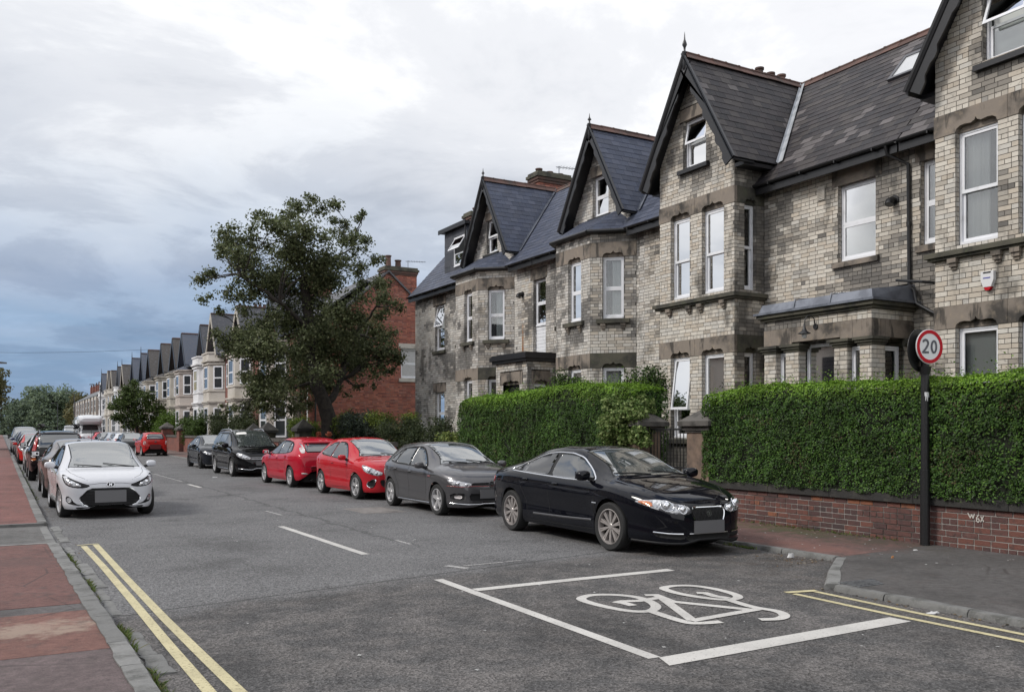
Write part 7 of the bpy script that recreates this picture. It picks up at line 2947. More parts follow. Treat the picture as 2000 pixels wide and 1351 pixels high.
                for k in range(nseg + 1):
                    a = PI * k / nseg
                    P += [(x + Ra * math.cos(a), y1, R + Ra * math.sin(a)), (x + Ra * math.cos(a), y0, R + Ra * math.sin(a))]
                F = [(2 * k, 2 * k + 2, 2 * k + 3, 2 * k + 1) for k in range(nseg)]
                F.append(tuple(2 * k + 1 for k in range(nseg + 1)))
                mb.add(P, F)
                for xx in (x + Ra, x - Ra):
                    mb.add([(xx, y1, R), (xx, y0, R), (xx, y0, 0.2), (xx, y1, 0.2)], [(0, 1, 2, 3)])
                mb.build('wheel_arch', M_MATTBLK, self.root, raw=True)
        mb = MB()
        L2 = self.b.L2
        mb.box(-L2 + 0.2, L2 - 0.22, -0.62, 0.62, 0.17, 0.42)
        mb.build('underbody', M_MATTBLK, self.root, raw=True)

    def lump(self, name, c, r, mat, n=2.6, rot=0.0, seg=14, parent=None):
        """a rounded box: superellipsoid of half sizes r about c"""
        P, F = [], []
        sg = lambda v, e: math.copysign(abs(v) ** e, v)
        e = 2 / n
        for i in range(seg + 1):
            t = -PI / 2 + PI * i / seg
            for k in range(seg * 2):
                a = 2 * PI * k / (seg * 2)
                q = V((r[0] * sg(math.cos(t), e) * sg(math.cos(a), e), r[1] * sg(math.cos(t), e) * sg(math.sin(a), e), r[2] * sg(math.sin(t), e)))
                q.rotate(Matrix.Rotation(rot, 3, 'Z'))
                P.append(V(c) + q)
        m = seg * 2
        F = [(i * m + k, i * m + (k + 1) % m, (i + 1) * m + (k + 1) % m, (i + 1) * m + k) for i in range(seg) for k in range(m)]
        mb = MB()
        mb.add(P, F)
        return mb.build(name, mat, parent or self.root, smooth=True, raw=True)

    def mirrors(self, x, z, mat=None, size=(0.075, 0.115, 0.075)):
        for s, pl in ((1, 'L'), (-1, 'R')):
            l, nrm = self.b.hit(pl, x, z - 0.07)
            c = (x + 0.02, l.y + s * (size[1] + 0.045), z)
            m = self.lump('mirror', c, size, mat or self.paint, 2.8, -s * 0.18)
            mb = MB()
            mb.hexa([(x - 0.03, l.y - s * 0.02, z - 0.10), (x + 0.06, l.y - s * 0.02, z - 0.10), (x + 0.05, l.y + s * 0.10, z - 0.055), (x - 0.02, l.y + s * 0.10, z - 0.055),
                     (x - 0.03, l.y - s * 0.02, z - 0.04), (x + 0.06, l.y - s * 0.02, z - 0.04), (x + 0.05, l.y + s * 0.10, z - 0.015), (x - 0.02, l.y + s * 0.10, z - 0.015)])
            mb.build('mirror_arm', M_TRIM, m, raw=True)
            mb = MB()
            mb.box(c[0] - size[0] * 1.02, c[0] - size[0] * 0.9, c[1] - size[1] * 0.75, c[1] + size[1] * 0.75, z - size[2] * 0.7, z + size[2] * 0.7)
            mb.build('mirror_glass', M_CHROME, m, raw=True)

    def handles(self, pts, mat):
        for s, pl in ((1, 'L'), (-1, 'R')):
            for x, z in pts:
                l, nrm = self.b.hit(pl, x, z)
                h = self.lump('door_handle', (x, l.y + s * 0.012, z), (0.085, 0.020, 0.017), mat, 2.6, 0, 8)

    def wipers(self, x, spread):
        for y0, y1 in spread:
            a, na = self.b.hit('T', x + 0.03, y0)
            b_, nb = self.b.hit('T', x - 0.11, y1)
            m_, nm = self.b.hit('T', x - 0.03, (y0 + y1) / 2)
            mb = MB()
            mb.tube([a + na * 0.02, m_ + nm * 0.025, b_ + nb * 0.015], [0.012, 0.010, 0.006], 6)
            mb.build('wiper', M_TRIM, self.root, raw=True)

    def windscreen(self, x0, x1, name='windscreen', mat=None, edge=0.035, rear=False, n=10, border=True, bow=0.0):
        """glass between x0 (low end) and x1 (roof end) inside the roof rails"""
        L, Rr = [], []
        for i in range(n + 1):
            t = i / n
            x = x0 + (x1 - x0) * t
            y = self.b.rail(x) - edge
            L.append((x, y))
        lo = [(x0 + bow * (1 - (k / 6 - 1) ** 2) if False else x0 + bow * (1 - (abs(k - 6) / 6) ** 2), -L[0][1] + 2 * L[0][1] * k / 12) for k in range(13)]
        poly = lo[:-1] + L[:] + [(x, -y) for x, y in L[::-1]][:-1]
        if border:
            self.panel(name + '_seal', 'T', offset_poly(poly, 0.018), M_TRIM, 0.0022, 0)
        return self.panel(name, 'T', poly, mat or M_WINDSCREEN, 0.0045, 0)

    def plate(self, front, z, mat, w=0.52, h=0.115, tilt=0.0, y=0.0):
        l, nrm = self.b.hit('F' if front else 'B', y, z)
        s = 1 if front else -1
        mb = MB()
        mb.box(min(l.x - s * 0.03, l.x + s * 0.014), max(l.x - s * 0.03, l.x + s * 0.014), y - w / 2, y + w / 2, z - h / 2, z + h / 2)
        return mb.build('number_plate', mat, self.root, raw=True)

    def ringbadge(self, front, y, z, r, kind, parent=None):
        l, nrm = self.b.hit('F' if front else 'B', y, z)
        s = 1 if front else -1
        n = (nrm + V((s * 1.5, 0, 0))).normalized()
        c = l + n * 0.012
        u = V((0, 0, 1)).cross(n).normalized()
        w_ = n.cross(u)

        def fr(a, b_, d=0.0):
            p = c + u * a + w_ * b_ + n * d
            return (p.x, p.y, p.z)
        mb = MB()
        e = 1.5 if kind == 'oval' else 1.0
        ring = [(r * e * math.cos(t), r * math.sin(t)) for t in np.linspace(0, 2 * PI, 24, endpoint=False)]
        mb.add([fr(a, b_, -0.004) for a, b_ in ring] + [fr(a, b_, 0.0) for a, b_ in ring], [tuple(range(24, 48))] + [(i, (i + 1) % 24, 24 + (i + 1) % 24, 24 + i) for i in range(24)])
        bd = mb.build('badge', M_TRIM if kind in ('vw', 'cat') else M_BADGE if kind == 'plain' else M_TRIM, self.root, raw=True)
        mb = MB()
        g = lambda a, b_, d=0.0: fr(a, b_, d)
        thick(mb, ring, r * 0.17, True, g, 0, 0, 0.0005, 0.005)
        q = r * 0.82
        if kind == 'vw':
            thick(mb, [(-q * 0.42, q * 0.86), (0, q * 0.10), (q * 0.42, q * 0.86)], r * 0.17, False, g, 0, 0, 0.001, 0.0055)
            thick(mb, [(-q * 0.9, q * 0.34), (-q * 0.45, -q * 0.80), (0, q * 0.02), (q * 0.45, -q * 0.80), (q * 0.9, q * 0.34)], r * 0.17, False, g, 0, 0, 0.0014, 0.006)
        elif kind == 'oval':
            thick(mb, [(-q * 0.62, -q * 0.75), (-q * 0.28, q * 0.75)], r * 0.28, False, g, 0, 0, 0.001, 0.0055)
            thick(mb, [(q * 0.28, -q * 0.75), (q * 0.62, q * 0.75)], r * 0.28, False, g, 0, 0, 0.001, 0.0055)
            thick(mb, [(-q * 0.5, -q * 0.18), (q * 0.5, q * 0.18)], r * 0.26, False, g, 0, 0, 0.0014, 0.006)
        elif kind == 'cat':
            for (a, b_, rr) in [(0, -0.08, 0.46), (0.0, -0.42, 0.25), (-0.38, 0.42, 0.17), (0.38, 0.42, 0.17)]:
                o = [(a * q + rr * q * math.cos(t), b_ * q + rr * q * math.sin(t)) for t in np.linspace(0, 2 * PI, 12, endpoint=False)]
                mb.add([fr(x, y_, 0.008) for x, y_ in o] + [fr(x * 1.1, y_ * 1.1, 0.001) for x, y_ in o], [tuple(range(12))] + [(i, (i + 1) % 12, 12 + (i + 1) % 12, 12 + i) for i in range(12)])
        elif kind == 'bolt':
            thick(mb, [(-q * 1.0, 0), (q * 1.0, 0)], r * 0.3, False, g, 0, 0, 0.001, 0.0055)
        mb.build('emblem', M_BADGE, bd, raw=True)
        return bd

    def side_windows(self, polys, mat, trim=None, tw=0.02, trims=None):
        for s in 'LR':
            for i, p in enumerate(polys):
                self.panel('side_window', s, p, mat if not isinstance(mat, list) else mat[i], 0.005, 1)
            if trims:
                for p in trims:
                    self.panel('window_trim', s, p, trim or M_TRIM, 0.002, 1)

    def seams(self, lines, w=0.010):
        for s in 'LR':
            for ln in lines:
                self.strip('panel_gap', s, ln, w, M_SEAM, 0.0008)


_BODIES = {}


def BODY(sp):
    k = id(sp)
    if k not in _BODIES:
        _BODIES[k] = Body(sp)
    return _BODIES[k]


def scaled(sp, L=None, W=None, H=None, **kw):
    """a spec stretched to another length, width and height"""
    o = dict(sp)
    sx = (L or sp['L']) / sp['L']
    sy = (W or sp['W']) / sp['W']
    sz = (H or sp['H']) / sp['H']
    o['L'], o['W'], o['H'] = sp['L'] * sx, sp['W'] * sy, sp['H'] * sz
    for k in ('top', 'sh', 'base'):
        o[k] = [(x * sx, z * sz) for x, z in sp[k]]
    o['w'] = [(x * sx, y * sy) for x, y in sp['w']]
    o['wr'] = sp['wr'] * sy
    o['track'] = sp['track'] * sy
    o['axles'] = [a * sx for a in sp['axles']]
    o['S'] = (sx, sy, sz)
    o.update(kw)
    return o


def S2(poly, sx, sz):
    return [(a * sx, b_ * sz) for a, b_ in poly]


# ---- the shapes
SALOON = dict(L=4.96, W=1.88, H=1.46, R=0.345, rim=0.74, axles=[-1.49, 1.42], track=1.86, wr=0.575, arch=0.05, waist=0.012, flare=0.02,
              top=[(-2.48, 0.62), (-2.465, 0.80), (-2.43, 0.95), (-2.36, 1.045), (-2.2, 1.09), (-1.95, 1.125), (-1.65, 1.20), (-1.2, 1.335), (-0.75, 1.43), (-0.35, 1.462), (0.0, 1.455), (0.30, 1.41), (0.62, 1.305), (0.95, 1.17), (1.16, 1.075), (1.26, 1.035), (1.45, 1.005), (1.8, 0.945), (2.05, 0.885), (2.25, 0.81), (2.37, 0.735), (2.435, 0.66), (2.47, 0.56), (2.48, 0.47)],
              sh=[(-2.48, 0.58), (-2.4, 0.86), (-2.2, 0.97), (-1.6, 1.0), (-0.8, 0.985), (0.2, 0.955), (1.0, 0.93), (1.4, 0.905), (1.8, 0.84), (2.1, 0.755), (2.3, 0.67), (2.43, 0.57), (2.48, 0.45)],
              w=[(-2.48, 0.46), (-2.465, 0.62), (-2.42, 0.74), (-2.3, 0.83), (-2.0, 0.895), (-1.5, 0.925), (-0.6, 0.93), (0.5, 0.925), (1.4, 0.92), (1.75, 0.90), (2.02, 0.845), (2.22, 0.755), (2.36, 0.62), (2.44, 0.46), (2.475, 0.26), (2.48, 0.2)],
              base=[(-2.48, 0.50), (-2.46, 0.38), (-2.38, 0.27), (-2.2, 0.22), (-1.9, 0.20), (1.9, 0.18), (2.25, 0.17), (2.38, 0.172), (2.45, 0.18), (2.48, 0.22)])
HATCH = dict(L=4.07, W=1.75, H=1.45, R=0.312, rim=0.72, axles=[-1.31, 1.24], track=1.71, wr=0.555, arch=0.05, waist=0.008, flare=0.015,
             top=[(-2.035, 0.62), (-2.02, 0.80), (-1.985, 0.93), (-1.93, 1.03), (-1.83, 1.155), (-1.71, 1.275), (-1.56, 1.365), (-1.3, 1.415), (-0.8, 1.443), (-0.3, 1.45), (0.02, 1.425), (0.28, 1.355), (0.62, 1.21), (0.90, 1.075), (1.02, 1.015), (1.2, 0.985), (1.5, 0.935), (1.75, 0.87), (1.90, 0.80), (1.975, 0.72), (2.01, 0.63), (2.03, 0.53), (2.035, 0.47)],
             sh=[(-2.035, 0.6), (-1.95, 0.88), (-1.7, 0.965), (-1.0, 0.955), (0.0, 0.925), (0.9, 0.895), (1.3, 0.865), (1.6, 0.80), (1.85, 0.70), (1.98, 0.58), (2.035, 0.45)],
             w=[(-2.035, 0.46), (-2.02, 0.60), (-1.98, 0.70), (-1.86, 0.785), (-1.6, 0.84), (-1.2, 0.868), (0, 0.868), (1.1, 0.865), (1.4, 0.85), (1.65, 0.80), (1.82, 0.72), (1.93, 0.60), (1.99, 0.46), (2.025, 0.28), (2.035, 0.2)],
             base=[(-2.035, 0.48), (-2.015, 0.36), (-1.94, 0.27), (-1.8, 0.22), (-1.0, 0.19), (1.2, 0.185), (1.7, 0.185), (1.9, 0.188), (2.0, 0.20), (2.035, 0.26)])
MPV = dict(taper=0.05, L=4.85, W=1.90, H=1.72, R=0.335, rim=0.70, axles=[-1.52, 1.40], track=1.86, wr=0.66, arch=0.055, waist=0.006, flare=0.012,
           top=[(-2.42, 0.68), (-2.405, 0.95), (-2.37, 1.12), (-2.30, 1.32), (-2.2, 1.52), (-2.08, 1.645), (-1.8, 1.69), (-1.0, 1.715), (-0.2, 1.715), (0.15, 1.68), (0.4, 1.60), (0.8, 1.42), (1.2, 1.225), (1.42, 1.12), (1.55, 1.075), (1.8, 1.03), (2.05, 0.96), (2.22, 0.88), (2.33, 0.78), (2.39, 0.66), (2.42, 0.54)],
           sh=[(-2.42, 0.62), (-2.3, 0.98), (-2.0, 1.07), (-1.0, 1.05), (0.0, 1.03), (1.0, 1.0), (1.5, 0.97), (1.9, 0.88), (2.2, 0.74), (2.35, 0.6), (2.42, 0.5)],
           w=[(-2.42, 0.60), (-2.40, 0.76), (-2.33, 0.86), (-2.1, 0.92), (-1.5, 0.945), (0, 0.95), (1.3, 0.945), (1.7, 0.91), (2.0, 0.84), (2.2, 0.73), (2.32, 0.6), (2.39, 0.42), (2.42, 0.28)],
           base=[(-2.42, 0.5), (-2.4, 0.36), (-2.3, 0.27), (-2.0, 0.22), (1.8, 0.2), (2.2, 0.21), (2.36, 0.23), (2.42, 0.31)])
SUV = dict(taper=0.05, L=4.53, W=1.82, H=1.69, R=0.355, rim=0.66, axles=[-1.28, 1.34], track=1.80, wr=0.625, arch=0.07, waist=0.006, flare=0.03,
           top=[(-2.265, 0.75), (-2.25, 1.0), (-2.22, 1.15), (-2.15, 1.36), (-2.03, 1.55), (-1.9, 1.63), (-1.4, 1.665), (-0.6, 1.68), (-0.1, 1.66), (0.2, 1.59), (0.6, 1.38), (0.95, 1.19), (1.1, 1.13), (1.5, 1.08), (1.9, 1.0), (2.1, 0.92), (2.2, 0.8), (2.245, 0.66), (2.265, 0.55)],
           sh=[(-2.265, 0.68), (-2.15, 1.02), (-1.9, 1.11), (-1.0, 1.08), (0.0, 1.06), (0.9, 1.03), (1.5, 0.98), (2.0, 0.84), (2.2, 0.66), (2.265, 0.5)],
           w=[(-2.265, 0.62), (-2.245, 0.76), (-2.17, 0.84), (-1.9, 0.89), (-1.2, 0.905), (0, 0.90), (1.3, 0.90), (1.7, 0.87), (2.0, 0.78), (2.15, 0.66), (2.24, 0.46), (2.265, 0.3)],
           base=[(-2.265, 0.58), (-2.245, 0.44), (-2.15, 0.36), (-1.9, 0.32), (-0.9, 0.27), (1.0, 0.27), (1.9, 0.28), (2.15, 0.32), (2.265, 0.48)])

# ---- paints
P_BLACKBLUE = carpaint('black_blue_paint', (0.0045, 0.005, 0.008), 0.0, 0.5)
P_GREY = carpaint('dark_grey_paint', (0.105, 0.103, 0.108), 0.55, 0.32)
P_RED = carpaint('red_paint', (0.40, 0.012, 0.028), 0.0, 0.3)
P_RED2 = carpaint('bright_red_paint', (0.42, 0.018, 0.026), 0.0, 0.3)
P_RED3 = carpaint('tomato_red_paint', (0.44, 0.020, 0.018), 0.0, 0.3)
P_BLACK = carpaint('black_paint', (0.006, 0.006, 0.007), 0.0, 0.5)
P_SLATEBLK = carpaint('slate_black_paint', (0.016, 0.018, 0.023), 0.0, 0.5)
P_WHITE = carpaint('white_paint', (0.56, 0.57, 0.60), 0.0, 0.25)
P_BROWN = carpaint('brown_grey_paint', (0.115, 0.095, 0.088), 0.5, 0.3)
P_SILVER = carpaint('silver_paint', (0.36, 0.38, 0.41), 0.6, 0.3)
P_BLUE = carpaint('dark_blue_paint', (0.018, 0.024, 0.075), 0.2, 0.25)

TOWARD, AWAY = -PI / 2, PI / 2       # nose to the camera, nose up the street


def twin_lamps(car, polys, plane='F', mat=None):
    out = []
    for p, m in polys:
        for s in (1, -1):
            out.append(car.panel('headlight', plane, [(a * s, b_) for a, b_ in p], m or M_LAMP, 0.005, 1, grid=0.05))
    return out


def bulbs(car, pts, parent_lamps=None):
    for (y, z, r) in pts:
        for s in (1, -1):
            l, n = car.b.hit('F', y * s, z)
            car.lump('headlight_bulb', l + n * 0.004, (r * 0.55, r, r), M_LAMPIN, 2.0, 0, 8)


# ============ black saloon
c = Car('parked_car', 'black saloon with chrome mesh grille and large alloy wheels parked nearest the camera', SALOON, P_BLACKBLUE, 8.44, 11.78, TOWARD - 0.02, 'cars parked along the right kerb')
front_w = [(0.93, 0.985), (0.66, 1.135), (0.34, 1.275), (0.06, 1.325), (-0.20, 1.34), (-0.26, 1.335), (-0.22, 0.99), (0.2, 0.975)]
rear_w = [(-0.31, 1.0), (-0.35, 1.335), (-0.62, 1.315), (-0.95, 1.25), (-1.22, 1.165), (-1.20, 1.03), (-0.8, 1.01)]
quart = [(-1.25, 1.035), (-1.26, 1.15), (-1.42, 1.085), (-1.50, 1.045)]
dlo = [(1.0, 0.972), (0.70, 1.135), (0.36, 1.295), (0.05, 1.352), (-0.35, 1.362), (-0.68, 1.335), (-1.0, 1.262), (-1.35, 1.145), (-1.60, 1.045), (-1.52, 1.022), (-0.8, 0.988), (0.2, 0.955), (0.8, 0.955)]
for s in 'LR':
    c.panel('window_surround', s, dlo, M_TRIM, 0.002, 1)
    c.strip('window_trim', s, chaikin(offset_poly(dlo, -0.008), 2), 0.026, M_CHROME, 0.009, closed=True, step=0.05)
    for p in (front_w, rear_w, quart):
        c.panel('side_window', s, p, M_TINT if p is not front_w else M_CARGLASS, 0.006, 1)
c.windscreen(1.17, 0.30, edge=0.05, bow=0.06)
c.windscreen(-1.72, -0.95, 'rear_window', M_TINT)
c.panel('sunroof', 'T', [(0.12, 0.42), (0.12, -0.42), (-0.55, -0.44), (-0.55, 0.44)], M_TINT, 0.003, 1)
c.seams([[(1.05, 0.93), (1.02, 0.62), (0.98, 0.28)], [(-0.28, 0.99), (-0.26, 0.62), (-0.24, 0.25)], [(-1.2, 1.02), (-1.15, 0.80), (-0.98, 0.55), (-0.92, 0.25)], [(0.98, 0.27), (-0.92, 0.24)]])
for s in 'LR':
    c.strip('sill_trim', s, [(0.95, 0.40), (0.2, 0.375), (-0.75, 0.36)], 0.035, P_GREY, 0.006)
    c.strip('side_vent', s, [(1.05, 0.70), (1.05, 0.50)], 0.035, M_TRIM, 0.005)
    c.strip('vent_badge', s, [(1.11, 0.655), (0.99, 0.655)], 0.022, M_CHROME, 0.008)
    c.strip('bonnet_line', 'T', [(1.10, 0.80 if s == 'L' else -0.80), (1.5, 0.76 if s == 'L' else -0.76), (1.9, 0.66 if s == 'L' else -0.66), (2.16, 0.50 if s == 'L' else -0.50), (2.33, 0.24 if s == 'L' else -0.24)], 0.010, M_SEAM, 0.001)
c.strip('bonnet_line', 'T', [(2.33, 0.24), (2.345, 0.0), (2.33, -0.24)], 0.010, M_SEAM, 0.001)
lamp = [(0.30, 0.645), (0.33, 0.60), (0.46, 0.575), (0.60, 0.60), (0.74, 0.645), (0.86, 0.725), (0.845, 0.755), (0.72, 0.765), (0.62, 0.765), (0.52, 0.72), (0.42, 0.70), (0.34, 0.685)]
twin_lamps(c, [(lamp, M_LAMP)])
for s in (1, -1):
    c.panel('indicator', 'F', [(a * s, b_) for a, b_ in [(0.75, 0.665), (0.845, 0.728), (0.83, 0.748), (0.74, 0.742)]], M_AMBER, 0.009, 1)
bulbs(c, [(0.60, 0.685, 0.062), (0.41, 0.635, 0.048)])
for s in (1, -1):
    for (yy, zz_, rr) in ((0.60, 0.685, 0.075), (0.41, 0.635, 0.058)):
        ring = [(yy * s + rr * math.cos(a), zz_ + rr * 0.92 * math.sin(a)) for a in np.linspace(0, 2 * PI, 18, endpoint=False)]
        c.strip('lamp_ring', 'F', ring, 0.012, M_CHROME, 0.010, closed=True, step=0.03)
gr = [(0.255, 0.655), (-0.255, 0.655), (-0.275, 0.59), (-0.215, 0.44), (0.215, 0.44), (0.275, 0.59)]
c.panel('grille_surround', 'F', offset_poly(gr, 0.022), M_CHROME, 0.006, 2)
g = c.panel('grille', 'F', gr, M_MATTBLK, 0.010, 2)
for k in range(13):
    for sgn in (1, -1):
        y0 = -0.36 + k * 0.06
        pts = [(y0 + t * 0.21 * sgn * 0.5, 0.45 + t * 0.195) for t in np.linspace(0, 1, 4)]
        pts = [p for p in pts if abs(p[0]) < 0.20 + (p[1] - 0.45) * 0.28]
        if len(pts) > 1:
            c.strip('mesh_bar', 'F', pts, 0.006, M_TRIM, 0.014, parent=g)
c.ringbadge(True, 0.0, 0.578, 0.036, 'cat')
c.plate(True, 0.40, M_PLATE, 0.52, 0.17)
for s in (1, -1):
    c.strip('bumper_blade', 'F', [(0.74 * s, 0.335), (0.60 * s, 0.318), (0.42 * s, 0.312)], 0.022, M_CHROME, 0.010)
    c.panel('lower_intake', 'F', [(a * s, b_) for a, b_ in [(0.36, 0.29), (0.74, 0.325), (0.72, 0.27), (0.42, 0.235)]], M_MATTBLK, 0.003, 1)
c.strip('bumper_blade', 'F', [(0.33, 0.312), (-0.33, 0.312)], 0.014, M_CHROME, 0.010)
c.panel('lower_grille', 'F', [(0.40, 0.30), (-0.40, 0.30), (-0.36, 0.215), (0.36, 0.215)], M_MATTBLK, 0.003, 1)
c.strip('front_lip', 'F', [(0.84, 0.205), (0.6, 0.185), (0.3, 0.18), (-0.3, 0.18), (-0.6, 0.185), (-0.84, 0.205)], 0.035, M_TRIM, 0.02)
for s in 'LR':
    c.panel('tail_light', s, [(-2.44, 0.80), (-2.15, 0.93), (-2.16, 0.84), (-2.42, 0.73)], M_REDLAMP, 0.005, 1)
c.mirrors(0.86, 1.045, size=(0.085, 0.115, 0.075))
c.handles([(-0.05, 0.875), (-0.98, 0.905)], P_BLACKBLUE)
c.wipers(1.22, [(0.62, 0.0), (-0.05, -0.62)])
c.wheels((10, 0.075, 0.016), 0.06, pmat('satin_rim', (0.40, 0.37, 0.355), 0.3, metal=0.4))


# ============ hatchbacks
def hatch_common(c, sp, wins, trims, doors, glass_front, ws=(0.95, 0.03), rw=(-1.90, -1.60), mirror=(0.62, 0.985), handles=((-0.12, 0.83), (-0.95, 0.86)), trim_mat=None, hmat=None, rear_plane='B', rear_poly=None, wsmat=None, bow=0.05, sillz=0.25):
    sx, sy, sz = sp.get('S', (1, 1, 1))
    for s in 'LR':
        for p in trims:
            c.panel('window_trim', s, S2(p, sx, sz), trim_mat or M_TRIM, 0.0022, 1)
        for i, p in enumerate(wins):
            c.panel('side_window', s, S2(p, sx, sz), glass_front if i == 0 else M_CARGLASS, 0.005, 1)
    c.windscreen(ws[0] * sx, ws[1] * sx, edge=0.04, bow=bow, mat=wsmat)
    if rear_poly:
        c.panel('rear_window_seal', 'B', S2(offset_poly(rear_poly, 0.02), sy, sz), M_TRIM, 0.002, 1)
        c.panel('rear_window', 'B', S2(rear_poly, sy, sz), M_CARGLASS, 0.005, 1)
    c.seams([S2(d, sx, sz) for d in doors])
    c.mirrors(mirror[0] * sx, mirror[1] * sz, size=(0.07, 0.10, 0.068))
    c.handles([(x * sx, z * sz) for x, z in handles], hmat or c.paint)
    c.wipers((ws[0] + 0.05) * sx, [(0.55, -0.02), (-0.06, -0.55)])


H_FRONT = [(0.64, 0.965), (0.33, 1.165), (0.10, 1.295), (-0.08, 1.335), (-0.20, 1.34), (-0.18, 0.965), (0.2, 0.95)]
H_REAR = [(-0.235, 0.965), (-0.255, 1.335), (-0.55, 1.325), (-0.88, 1.285), (-1.0, 0.995), (-0.9, 0.985)]
H_QUART = [(-1.045, 1.005), (-0.94, 1.27), (-1.08, 1.225), (-1.30, 1.06), (-1.26, 1.025)]
H_DLO = [(0.72, 0.945), (0.36, 1.18), (0.12, 1.315), (-0.08, 1.358), (-0.55, 1.35), (-0.93, 1.305), (-1.14, 1.24), (-1.39, 1.055), (-1.30, 1.005), (-0.9, 0.962), (0.2, 0.928)]
H_DOORS = [[(0.74, 0.92), (0.72, 0.6), (0.66, 0.27)], [(-0.22, 0.95), (-0.215, 0.6), (-0.21, 0.24)], [(-1.05, 0.99), (-0.98, 0.75), (-0.84, 0.52), (-0.78, 0.24)], [(0.66, 0.265), (-0.78, 0.235)]]
H_REARGL = [(0.54, 1.04), (-0.54, 1.04), (-0.46, 1.30), (0.46, 1.30)]

# grey hatch
sp = scaled(HATCH, 4.07, 1.75, 1.45)
c = Car('parked_car', 'dark grey hatchback with red grille line parked behind the black saloon', sp, P_GREY, 8.46, 17.62, TOWARD - 0.015, 'cars parked along the right kerb')
hatch_common(c, sp, [H_FRONT, H_REAR, H_QUART], [H_DLO], H_DOORS, M_CARGLASS, rear_poly=H_REARGL)
for s in 'LR':
    c.strip('shoulder_crease', s, [(1.2, 0.80), (0.2, 0.80), (-1.0, 0.815), (-1.6, 0.83)], 0.012, M_SEAM, 0.0006)
    c.strip('sill_trim', s, [(0.86, 0.225), (-0.86, 0.215)], 0.03, M_BADGE, 0.008)
    c.strip('red_badge', s, [(0.86, 0.775), (1.0, 0.775)], 0.02, M_REDLAMP, 0.008)
twin_lamps(c, [([(0.42, 0.655), (0.42, 0.60), (0.55, 0.575), (0.72, 0.60), (0.80, 0.70), (0.785, 0.735), (0.66, 0.71), (0.5, 0.675)], M_LAMP)])
bulbs(c, [(0.66, 0.655, 0.04), (0.52, 0.63, 0.034)])
c.panel('grille', 'F', [(0.42, 0.668), (-0.42, 0.668), (-0.43, 0.60), (0.43, 0.60)], M_TRIM, 0.004, 1)
c.strip('red_line', 'F', [(0.80, 0.61), (0.60, 0.592), (0.42, 0.604), (-0.42, 0.604), (-0.60, 0.592), (-0.80, 0.61)], 0.008, M_REDLAMP, 0.008)
c.strip('grille_badge', 'F', [(0.38, 0.636), (0.22, 0.636)], 0.022, M_BADGE, 0.008)
c.ringbadge(True, 0, 0.635, 0.058, 'vw')
c.panel('lower_grille', 'F', [(0.48, 0.46), (-0.48, 0.46), (-0.44, 0.30), (0.44, 0.30)], M_TRIM, 0.004, 1)
for s in (1, -1):
    c.panel('fog_recess', 'F', [(a * s, b_) for a, b_ in [(0.52, 0.46), (0.76, 0.47), (0.76, 0.34), (0.55, 0.31)]], M_TRIM, 0.004, 1)
    c.panel('fog_lamp', 'F', [(a * s, b_) for a, b_ in [(0.60, 0.43), (0.71, 0.43), (0.71, 0.37), (0.60, 0.36)]], M_CLEARLAMP, 0.010, 1)
c.strip('front_lip', 'F', [(0.76, 0.275), (0.5, 0.25), (-0.5, 0.25), (-0.76, 0.275)], 0.02, M_BADGE, 0.012)
c.plate(True, 0.45, M_PLATE, 0.52, 0.17)
for s in 'LR':
    c.panel('tail_light', s, [(-1.97, 0.83), (-1.76, 0.94), (-1.74, 0.80), (-1.96, 0.74)], M_REDLAMP, 0.005, 1)
c.wheels((5, 0, 0.045), 0.05, M_ALLOY)

# red three door
sp3 = scaled(HATCH, 4.0, 1.74, 1.49)
sp3['top'] = [(x, z + (0.02 if -1.5 < x < -0.2 else 0)) for x, z in sp3['top']]
c = Car('parked_car', 'red three door hatchback with pale headlights facing the camera', sp3, P_RED2, 8.40, 22.38, TOWARD + 0.03, 'cars parked along the right kerb')
F3 = [(0.60, 0.965), (0.30, 1.165), (0.08, 1.30), (-0.10, 1.34), (-0.42, 1.345), (-0.50, 0.985), (0.2, 0.95)]
R3 = [(-0.56, 0.99), (-0.48, 1.345), (-0.85, 1.315), (-1.15, 1.225), (-1.40, 1.07), (-1.2, 1.03)]
hatch_common(c, sp3, [F3, R3], [offset_poly(F3, 0.018), offset_poly(R3, 0.018)], [[(0.72, 0.92), (0.70, 0.6), (0.64, 0.27)], [(-0.52, 0.97), (-0.55, 0.6), (-0.50, 0.24)], [(0.64, 0.265), (-0.50, 0.24)]], M_CARGLASS, handles=((-0.36, 0.84),), rear_poly=H_REARGL)
twin_lamps(c, [([(0.40, 0.66), (0.46, 0.60), (0.62, 0.60), (0.78, 0.68), (0.80, 0.80), (0.775, 0.86), (0.68, 0.80), (0.52, 0.715)], M_LAMP)])
bulbs(c, [(0.70, 0.715, 0.05), (0.56, 0.65, 0.038)])
c.panel('grille', 'F', [(0.34, 0.62), (-0.34, 0.62), (-0.33, 0.53), (0.33, 0.53)], M_TRIM, 0.004, 1)
c.strip('chrome_bar', 'F', [(0.36, 0.645), (0, 0.665), (-0.36, 0.645)], 0.035, M_CHROME, 0.010)
c.panel('lower_grille', 'F', [(0.50, 0.50), (-0.50, 0.50), (-0.44, 0.32), (0.44, 0.32)], M_TRIM, 0.004, 1)
for s in (1, -1):
    fp_ = [(a * s, b_) for a, b_ in [(0.58, 0.52), (0.70, 0.48), (0.74, 0.36), (0.66, 0.30), (0.60, 0.36)]]
    c.panel('fog_surround', 'F', offset_poly(fp_, 0.012), M_CHROME, 0.003, 1)
    c.panel('fog_recess', 'F', fp_, M_TRIM, 0.006, 1)
c.plate(True, 0.42, M_PLATE, 0.52, 0.13)
